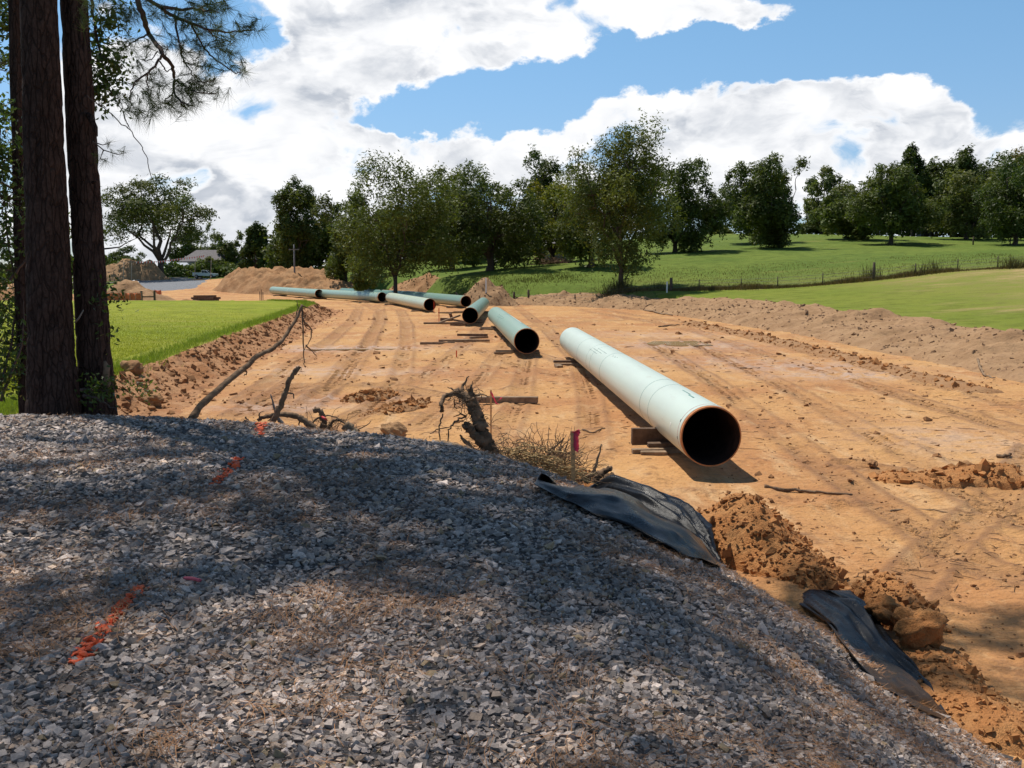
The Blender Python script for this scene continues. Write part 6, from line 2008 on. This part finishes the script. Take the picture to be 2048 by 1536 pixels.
fl = curve([(x, y, 0) for x, y in FENCE[2:]], 40)
k = fl[:, 0] > 5
fl = fl[k]
hv = .22 + .55 * np.clip(fbm(fl[:, 0] / 2.6, fl[:, 0] * 0, 3, 201) + .25, 0, 1) ** 1.2 + .5 * np.exp(-((fl[:, 0] - 23.5) / 2.2) ** 2)
weeds('fence_weeds', fl, hv, .35, 11000, 202, (1.25, .95, .8), .05)
weeds('fence_weeds', fl + np.array([0, 1.2, 0]), hv * .55, .9, 9000, 203, (1.15, 1.3, .7), .05)
r_ = np.random.default_rng(205)
pt = np.stack([r_.uniform(8, 60, 300), r_.uniform(101, 122, 300), np.zeros(300)], -1)
weeds('pasture_weeds', pt, .10 + .22 * r_.uniform(0, 1, 300) ** 3, 1.6, 9000, 206, (1.35, 1.2, .7), .05)
pt = np.stack([r_.uniform(-12, 8, 160), r_.uniform(112, 120, 160), np.zeros(160)], -1)
weeds('pasture_weeds', pt, .15 + .2 * r_.uniform(0, 1, 160), 1.2, 5000, 207, (1.1, 1.2, .6), .06)
# shaggy grass over the edge of the lawn
ed = curve([(x, y, 0) for x, y in LAWN[:10]], 60) + np.array([-.35, 0, 0])
MAT['grassblade'] = leaf_mat('grass_blades', (.22, .275, .035), .35)
def blades(name, b, hgt, w, seed, col, mat='grassblade'):
    r = np.random.default_rng(seed); n = len(b)
    b = b.copy(); b[:, 2] = H(b[:, 0], b[:, 1], True) - .01
    hh = hgt * r.uniform(.5, 1.2, n)
    d = np.stack([r.normal(0, .4, n), r.normal(0, .4, n), np.ones(n)], -1) * hh[:, None]
    a = r.uniform(0, math.pi, n); s = np.stack([np.cos(a), np.sin(a), 0 * a], -1) * (w * (1 + b[:, 1:2] * .02)) / 2
    V = np.stack([b - s, b + s, b + d], 1).reshape(-1, 3)
    c = np.repeat(r.uniform(.65, 1.3, (n, 1)), 3, 0) * np.array(col)
    o = mesh_obj(name, V, np.arange(n * 3).reshape(-1, 3), MAT[mat], None, False, c); tag(o, kind='stuff')
n = 26000
pk = (r_.uniform(0, 1, n) ** 1.3 * (len(ed) - 1)).astype(int)
b = ed[pk] + np.stack([r_.normal(-.25, .32, n), r_.normal(0, .25, n), np.zeros(n)], -1)
blades('lawn_edge_grass', b, .17, .012, 208, (1, 1.02, 1))
n = 100000
yy = np.exp(r_.uniform(math.log(15), math.log(90), n)); xx = -10 - yy * .09 - r_.uniform(0, 1, n) * (yy * .42 - 10 + yy * .0).clip(2, None)
ok = (poly_sd(xx, yy, LAWN) > .1) & (r_.uniform(0, 1, n) > smooth(24, 88, yy))
b = np.stack([xx[ok], yy[ok], 0 * xx[ok]], -1)
cl = .75 + .5 * vnoise(b[:, 0] / 1.4, b[:, 1] / 3, 210)
blades('lawn_grass', b, .075, .012, 209, (1.45, 1.22, 1.1))
# dead stems by the tallest tree and the tall forked tree
for px, Y, hpx, q, sd in [(1243, 104.4, 26, 260, 1), (1212, 103, 34, 60, 2), (1320, 103, 20, 80, 3), (790, 117, 12, 100, 4), (1780, 154, 10, 80, 5), (1870, 97.5, 30, 90, 6), (1745, 100, 30, 120, 7), (1845, 97.2, 26, 60, 8), (2030, 95, 26, 260, 9)]:
    x = W(px, 500, Y)[0]
    weeds('fence_weeds', [(x, Y, 0)], hpx / F * Y, .55, q, 220 + sd, (.8, .75, .6), .05, .3)

# brush pile in the pasture
m = MB(); r_ = np.random.default_rng(230)
c0 = W(1108, 532, 136); c0[2] = gz(c0[0], c0[1], False)
for i in range(150):
    a = c0 + np.array([r_.normal(0, 1.2), r_.normal(0, .8), abs(r_.normal(0, .3))]); e = a + np.array([r_.normal(0, 1.0), r_.normal(0, .7), r_.normal(.1, .35)])
    m.tube(np.array([a, (a + e) / 2 + r_.normal(0, .1, 3), e]), [.05, .04, .02], 4)
tag(m.build('brush_heap', MAT['root'], None, True), 'low brown brush heap in the shade of the pasture below the yellow green tree', 'brush heap')

# ------------------------------------------------------------------ house, shed, car port
MAT['wall'] = simple('house_wall', (.50, .48, .44), .9, .08, 3, .1, .1)
MAT['roofmat'] = simple('grey_shingles', (.20, .185, .185), .9, .18, 3, .1, .4)
MAT['winglass'] = simple('window_glass', (.04, .05, .06), .15, .1, 3, .5, 0)
MAT['trim'] = simple('white_trim', (.70, .70, .68), .7, .05, 3, .2, 0)
MAT['shedwall'] = simple('weathered_boards', (.22, .21, .21), .9, .2, 4, .1, .2)
MAT['tin'] = simple('tin_roof', (.42, .45, .50), .5, .12, 2, .4, .1)


def gable_roof(m, x0, x1, y0, y1, z0, z1, over=.5, th=.14, hip=0.0):
    ym = (y0 + y1) / 2
    a = [(x0 - over, y0 - over, z0), (x1 + over, y0 - over, z0), (x1 + over - hip, ym, z1), (x0 - over + hip, ym, z1)]
    b = [(x0 - over, y1 + over, z0), (x1 + over, y1 + over, z0)]
    V = np.array(a + b + [(x, y, z - th) for x, y, z in a + b], float)
    f4 = [[0, 1, 2, 3], [5, 4, 3, 2], [6, 9, 8, 7], [11, 8, 9, 10], [0, 6, 7, 1], [5, 11, 10, 4]]
    f3 = [[1, 5, 2], [4, 0, 3], [7, 8, 11], [10, 9, 6]]
    f4 += [[1, 7, 11, 5], [4, 10, 6, 0]]
    m.add(V, [np.array(f4), np.array(f3)])


def house():
    Y = 262.0
    c = W(418, 545, Y); g = gz(c[0], c[1], False)
    root = empty('house', (c[0], c[1], g), math.radians(-12))
    tag(root, 'low pale house with a grey shingle roof among the trees on the left', 'house')
    w, d, h = 10.5, 8.0, 3.2
    m = MB()
    m.box((w, .25, h), None, (0, -d / 2, h / 2)); m.box((w, .25, h), None, (0, d / 2, h / 2)); m.box((.25, d - .26, h), None, (-w / 2 + .12, 0, h / 2)); m.box((.25, d - .26, h), None, (w / 2 - .12, 0, h / 2))
    m.build('wall', MAT['wall'], root)
    m = MB(); gable_roof(m, -w / 2, w / 2, -d / 2, d / 2, h + .05, h + 3.0, .7, .16, 2.6); m.build('roof', MAT['roofmat'], root)
    for x in (-3.6, -.4, 2.6):
        fr = MB(); fr.box((1.3, .10, 1.5), None, (x, -d / 2 - .14, 1.75)); f = fr.build('window', MAT['trim'], root)
        pn = MB(); pn.box((1.05, .06, 1.25), None, (x, -d / 2 - .19, 1.75)); pn.build('pane', MAT['winglass'], f)
    dr = MB(); dr.box((1.0, .08, 2.1), None, (4.3, -d / 2 - .14, 1.06)); dr.build('door', MAT['shedwall'], root)
    # lower wing with its own roof
    m = MB(); m.box((5.2, 6.0, 2.6), None, (w / 2 + 2.75, .4, 1.3)); m.build('wing', MAT['wall'], root)
    m = MB(); gable_roof(m, w / 2 + .2, w / 2 + 5.4, -2.6, 3.4, 2.65, 4.4, .5, .14, 1.2); m.build('roof', MAT['roofmat'], root)
house()


def open_shed(label, px, py, Y, w, d, h, rz, mats, posts=True):
    c = W(px, py, Y); g = gz(c[0], c[1], False)
    root = empty('shed', (c[0], c[1], g), rz); tag(root, label, 'shed')
    m = MB(); gable_roof(m, -w / 2, w / 2, -d / 2, d / 2, h, h + w * .22, .35, .1); m.build('roof', MAT[mats[1]], root)
    if posts:
        for sx in (-1, 1):
            for sy in (-1, 1):
                q = MB(); q.box((.14, .14, h), None, (sx * (w / 2 - .1), sy * (d / 2 - .1), h / 2)); q.build('post', MAT['post'], root)
    m = MB(); m.box((w, .12, h - .06), None, (0, d / 2 - .02 - .3, h / 2 - .03)); m.build('back_panel', MAT[mats[0]], root)
    if not posts:
        m = MB(); m.box((w - .02, .12, h - .07), None, (0, -d / 2 + .3, h / 2 - .03)); m.build('front_panel', MAT[mats[0]], root)
        for sx in (-1, 1):
            m = MB(); m.box((.12, d - .74, h - .08), None, (sx * (w / 2 - .1), 0, h / 2 - .04)); m.build('side_panel', MAT[mats[0]], root)
        m = MB(); m.box((1.0, .06, 2.0), None, (0, -d / 2 + .2, 1.0)); m.build('door', MAT['winglass'], root)
open_shed('small open shed with a pale tin roof left of the house', 354, 545, 255, 4.5, 5, 2.3, math.radians(35), ('shedwall', 'tin'))
open_shed('small grey board shed half hidden under the yellow green tree', 1104, 527, 158, 4.0, 3.5, 2.6, 0.1, ('shedwall', 'roofmat'), False)
open_shed('pale small shed at the foot of the right wood on the ridge', 1848, 474, 200, 2.2, 2.2, 2.0, 0.1, ('shedwall', 'tin'), False)

# ------------------------------------------------------------------ pickup truck
MAT['carpaint'] = simple('white_car_paint', (.74, .75, .75), .3, .03, 2, .5, 0)
MAT['tyre'] = simple('tyre_rubber', (.025, .025, .027), .85, .2, 20, .2, 0)
MAT['rim'] = simple('wheel_rim', (.45, .45, .47), .35, .1, 10, .5, 0, metal=.7)
MAT['lamp'] = simple('lamp_glass', (.62, .62, .60), .2, .05, 10, .5, 0)
MAT['redlamp'] = simple('red_lamp', (.45, .03, .03), .3, .1, 10, .5, 0)
MAT['dark'] = simple('dark_plastic', (.03, .03, .033), .7, .1, 10, .3, 0)


def prism(m, prof, y0, y1, inset=0.0):
    """side outline (x, z) pulled across y"""
    n = len(prof); p = np.array(prof, float)
    cx, cz = p.mean(0)
    V = np.concatenate([np.stack([p[:, 0], np.full(n, y0), p[:, 1]], -1), np.stack([p[:, 0], np.full(n, y1), p[:, 1]], -1)])
    if inset:
        up = (p[:, 1] > p[:, 1].min() + .2)
        V[:n][up, 1] += inset; V[n:][up, 1] -= inset
    i = np.arange(n); k = (i + 1) % n
    m.add(V, [np.stack([i, k, k + n, i + n], -1)]); m.add(V, [i[::-1][None]]); m.add(V, [(i + n)[None]])


def truck():
    c = W(411, 556, 243); g = gz(c[0], c[1], False)
    root = empty('pickup_truck', (c[0], c[1], g), math.radians(-6)); tag(root, 'white four door pickup truck parked in front of the house', 'truck')
    m = MB()
    prism(m, [(-2.85, .55), (2.75, .45), (2.9, .75), (2.85, 1.08), (1.25, 1.18), (-.75, 1.16), (-.75, 1.32), (-2.85, 1.32)], -.95, .95)
    b = m.build('body', MAT['carpaint'], root); md = b.modifiers.new('edge', 'BEVEL'); md.width = .05; md.segments = 2
    m = MB(); prism(m, [(-.72, 1.14), (1.3, 1.16), (.55, 1.86), (-.55, 1.88)], -.90, .90, .14)
    cb = m.build('cab', MAT['carpaint'], root); md = cb.modifiers.new('edge', 'BEVEL'); md.width = .04; md.segments = 2
    for s in (-1, 1):
        for q in ([(-.56, 1.24), (.02, 1.25), (.02, 1.76), (-.47, 1.77)], [(.12, 1.25), (1.02, 1.24), (.52, 1.76), (.12, 1.77)]):
            m = MB(); prism(m, q, s * .86 - .04, s * .86 + .04); m.build('side_window', MAT['winglass'], root)
        for x in (-1.85, 1.85):
            w = MB(); w.tube(np.array([[x, s * .98 - .13, .40], [x, s * .98 + .13, .40]]), .40, 20); wh = w.build('wheel', MAT['tyre'], root)
            w = MB(); w.tube(np.array([[x, s * 1.0 - .12, .40], [x, s * 1.0 + .12, .40]]), .23, 14); w.build('rim', MAT['rim'], wh)
        m = MB(); m.box((.12, .34, .2), None, (2.86, s * .72, .95)); m.build('headlight', MAT['lamp'], root)
        m = MB(); m.box((.06, .16, .42), None, (-2.86, s * .82, 1.02)); m.build('tail_light', MAT['redlamp'], root)
        m = MB(); m.box((.14, .2, .16), None, (.95, s * 1.06, 1.28)); m.build('mirror', MAT['dark'], root)
    m = MB(); prism(m, [(1.28, 1.22), (1.2, 1.2), (.58, 1.82), (.66, 1.83)], -.72, .72); m.build('windscreen', MAT['winglass'], root)
    m = MB(); m.box((.2, 1.85, .22), None, (2.86, 0, .58)); m.build('bumper', MAT['rim'], root)
    m = MB(); m.box((.16, 1.85, .2), None, (-2.88, 0, .6)); m.build('bumper', MAT['rim'], root)
    m = MB(); m.box((2.0, 1.7, .02), None, (-1.8, 0, 1.325)); m.build('bed', MAT['dark'], root)
truck()

# ------------------------------------------------------------------ pennant line, stakes by the gravel pad, barrier netting
MAT['pen_red'] = simple('red_pennant', (.72, .10, .07), .7, .1, 10, .2, 0)
MAT['pen_white'] = simple('white_pennant', (.75, .70, .68), .7, .05, 10, .2, 0)
MAT['pole'] = simple('pale_pole', (.42, .36, .30), .9, .2, 10, .2, .1)
pY = 214
pr_ = empty('pennant_line', (W(318, 521, pY)[0], pY, gz(W(318, 521, pY)[0], pY, False)))
tag(pr_, 'sagging line of red and white pennants strung across the mound and house', 'pennant line')
pb = np.array(pr_.location)
ln = curve([W(244, 525, pY), W(283, 523, pY), W(318, 522.5, pY), W(345, 519, pY), W(375, 515, pY), W(402, 512, pY), W(420, 508, pY)], 12)
m = MB(); m.tube(ln, .02, 4); m.build('cord', MAT['wire'], pr_, True, pb)
s_ = np.linspace(0, len(ln) - 1, 66)
for q, t in enumerate(s_[8:58]):
    p = np.array([np.interp(t, np.arange(len(ln)), ln[:, k]) for k in range(3)])
    m = MB(); V = np.array([[-.14, -.012, 0], [.14, -.012, 0], [0, -.012, -.42], [-.14, .012, 0], [.14, .012, 0], [0, .012, -.42]]) + p
    m.add(V, [np.array([[0, 2, 1], [3, 4, 5]]), np.array([[0, 1, 4, 3], [1, 2, 5, 4], [2, 0, 3, 5]])])
    m.build('pennant', MAT['pen_red' if q % 2 else 'pen_white'], pr_, False, pb)
for px, yt, yb, lab in [(246, 522, 556, 'left thin pole in front of the far left mound'), (262, 526, 558, 'second thin pole in front of the far left mound'), (389, 523, 558, 'thin pole left of the white pickup'), (421, 520, 558, 'thin pole right of the white pickup')]:
    a, b = W(px + 1.5, yt, pY), W(px, yb, pY); b[2] = min(b[2], gz(b[0], b[1], False)) - .1
    m = MB(); m.tube(np.array([b, (a + b) / 2, a]), [.05, .045, .04], 6)
    tag(m.build('pole', MAT['pole'], None, True), lab, 'pole', 'thin poles of the pennant line')
MAT['net'] = simple('orange_netting', (.62, .17, .07), .8, .2, 6, .2, .2)
def net_fence(label, pts, h, npost, name='barrier_fence', thick=.02, posts_h=1.1):
    c = curve([(x, y, 0) for x, y in pts], 30)
    c[:, 2] = H(c[:, 0], c[:, 1], False)
    root = empty(name, c[0]); tag(root, label, 'fence'); n = len(c)
    sag = np.abs(np.sin(np.linspace(0, npost * math.pi, n))) * -.07 * h
    wob = np.sin(np.linspace(0, npost * 5.1, n)) * .05
    d = np.stack([wob * .2, wob, 0 * wob], -1)
    rows = [c + d + [0, 0, .03], c + d * 1.8 + np.stack([0 * sag, 0 * sag, h * .5 + sag * .5], -1), c + np.stack([0 * sag, 0 * sag, h + sag], -1)]
    V = np.concatenate(rows + [r + np.array([0, thick, 0]) for r in rows]); i = np.arange(n - 1)
    fs = []
    for k in range(2):
        fs.append(np.stack([k * n + i, k * n + i + 1, (k + 1) * n + i + 1, (k + 1) * n + i], -1))
        fs.append(np.stack([(k + 3) * n + i, (k + 4) * n + i, (k + 4) * n + i + 1, (k + 3) * n + i + 1], -1))
    fs.append(np.stack([2 * n + i, 2 * n + i + 1, 5 * n + i + 1, 5 * n + i], -1))
    mesh_obj('netting', V - c[0], np.concatenate(fs), MAT['net'], root, True)
    for k in range(npost + 1):
        p = c[int(k / npost * (n - 1))]
        q = MB(); q.tube(np.array([p + [0, -.05, -.2], p + [0, -.05, h * posts_h]]), .025, 5); q.build('post', MAT['pole'], root, False, c[0])
net_fence('orange mesh barrier fence along the far edge of the lawn', [(W(205, 590, 97.2)[0], 97.2), (W(245, 590, 97.3)[0], 97.3), (W(283, 590, 97.2)[0], 97.2)], .75, 7)
net_fence('short strip of faded orange netting on the small mound by the gravel pad', [(W(275, 575, 140)[0], 140), (W(322, 575, 140)[0], 140)], .9, 4)
net_fence('orange red barrier strip behind the white pickup', [(W(392, 536, 252)[0], 252), (W(417, 536, 252)[0], 252)], 1.9, 3)
# dark wooden gate posts with a rail
Yg = 97.3
xg0, xg1 = W(283, 590, Yg)[0], W(309, 590, Yg)[0]
root = empty('wooden_barrier', ((xg0 + xg1) / 2, Yg, gz((xg0 + xg1) / 2, Yg, False))); tag(root, 'two dark wooden posts joined by a rail at the end of the orange fence', 'barrier')
b0 = np.array(root.location)
for x in (xg0, xg1):
    m = MB(); m.box((.16, .16, 1.05), None, (x, Yg, b0[2] + .4)); m.build('post', MAT['post'], root, False, b0)
m = MB(); m.box((xg1 - xg0 - .17, .08, .12), None, ((xg0 + xg1) / 2, Yg, b0[2] + .36)); m.build('rail', MAT['post'], root, False, b0)
# things lying by the pad
def odd(name, label, cat, px, py, build):
    h_ = hit(px, py); root = empty(name, h_); tag(root, label, cat); build(root); return root
def white_sack(root):
    m = MB(); V = rocks(np.array([[0, 0, .45], [.7, .1, .35], [-.7, 0, .3]]), np.array([.75, .55, .5]), .7, .15)
    m.add(V[0], ICO_F); m.build('sack', MAT['white'], root, True)
    m = MB(); m.add(V[1], ICO_F); m.build('sack', MAT['white'], root, True)
    m = MB(); m.add(V[2], ICO_F); m.build('dark_sack', MAT['dark'], root, True)
odd('sack_heap', 'white and black sacks heaped beside the gravel pad', 'sacks', 268, 570, white_sack)
def gear(root):
    m = MB(); m.add(rocks(np.array([[0, 0, .35], [.6, 0, .2], [-.5, .1, .2]]), np.array([.55, .35, .35]), .8, .25).reshape(-1, 3), rock_faces(3)); m.build('dark_bundle', MAT['dark'], root)
    m = MB(); m.box((3.0, .3, .15), rotz(.1), (0, -1.0, .1)); m.build('board', MAT['lath'], root)
odd('gear_heap', 'dark bundle with pale boards in front of the white pickup', 'bundle', 399, 560, gear)
def block(root):
    m = MB(); m.add(rocks(np.array([[0, 0, .25]]), np.array([.55]), .7, .2).reshape(-1, 3), ICO_F); m.build('lump', MAT['dark'], root)
odd('dark_bundle', 'small dark bundle at the far edge of the gravel pad', 'bundle', 307, 559, block)
# timber pile on the tan road left
h_ = mudpt(408, 592)
h_ = np.array([W(408, 590, 118)[0], 118, gz(W(408, 590, 118)[0], 118, False)])
for i, (dx, dz, rz) in enumerate([(0, .12, .1), (.3, .12, .3), (-.2, .36, .0), (.5, .36, .5), (.1, .6, .25)]):
    timber(h_ + np.array([dx, (i % 2) * .35, dz]), (2.6, .28, .24), rz, ['bottom front', 'bottom rear', 'middle front', 'middle rear', 'top'][i] + ' timber of the small dark stack on the tan road beyond the lawn', mat='wood_dark', group='timbers stacked on the tan road', name='stacked_timber')
# white edging line of the pad: silt sock
m = MB(); m.tube(curve([W(200, 566, 212), W(290, 559, 228), W(350, 554, 236), W(375, 553, 238)], 8) * np.array([1, 1, 0]) + np.stack([np.zeros(25), np.zeros(25), H(curve([W(200, 566, 212), W(290, 559, 228), W(350, 554, 236), W(375, 553, 238)], 8)[:, 0], curve([W(200, 566, 212), W(290, 559, 228), W(350, 554, 236), W(375, 553, 238)], 8)[:, 1], False) + .12], -1), .16, 6)
tag(m.build('silt_sock', MAT['pole'], None, True), 'long pale silt sock lying along the far edge of the gravel pad', 'silt sock')

# ------------------------------------------------------------------ utility pole
c = W(589, 535, 158); c[2] = gz(c[0], c[1], False)
root = empty('utility_pole', c); tag(root, 'grey wooden utility pole in front of the leaning crowned tree', 'utility pole')
m = MB(); m.tube(np.array([[0, 0, -.3], [0, 0, 2.5], [0, 0, (535 - 452) / F * 158]]), [.15, .14, .11], 8); m.build('pole', MAT['shedwall'], root, True)
m = MB(); m.box((1.6, .1, .12), None, (0, -.16, (535 - 462) / F * 158)); m.build('crossarm', MAT['shedwall'], root)
for s in (-.7, 0, .7):
    m = MB(); m.tube(np.array([[s, -.16, (535 - 461) / F * 158], [s, -.16, (535 - 461) / F * 158 + .22]]), .05, 6); m.build('insulator', MAT['winglass'], root)
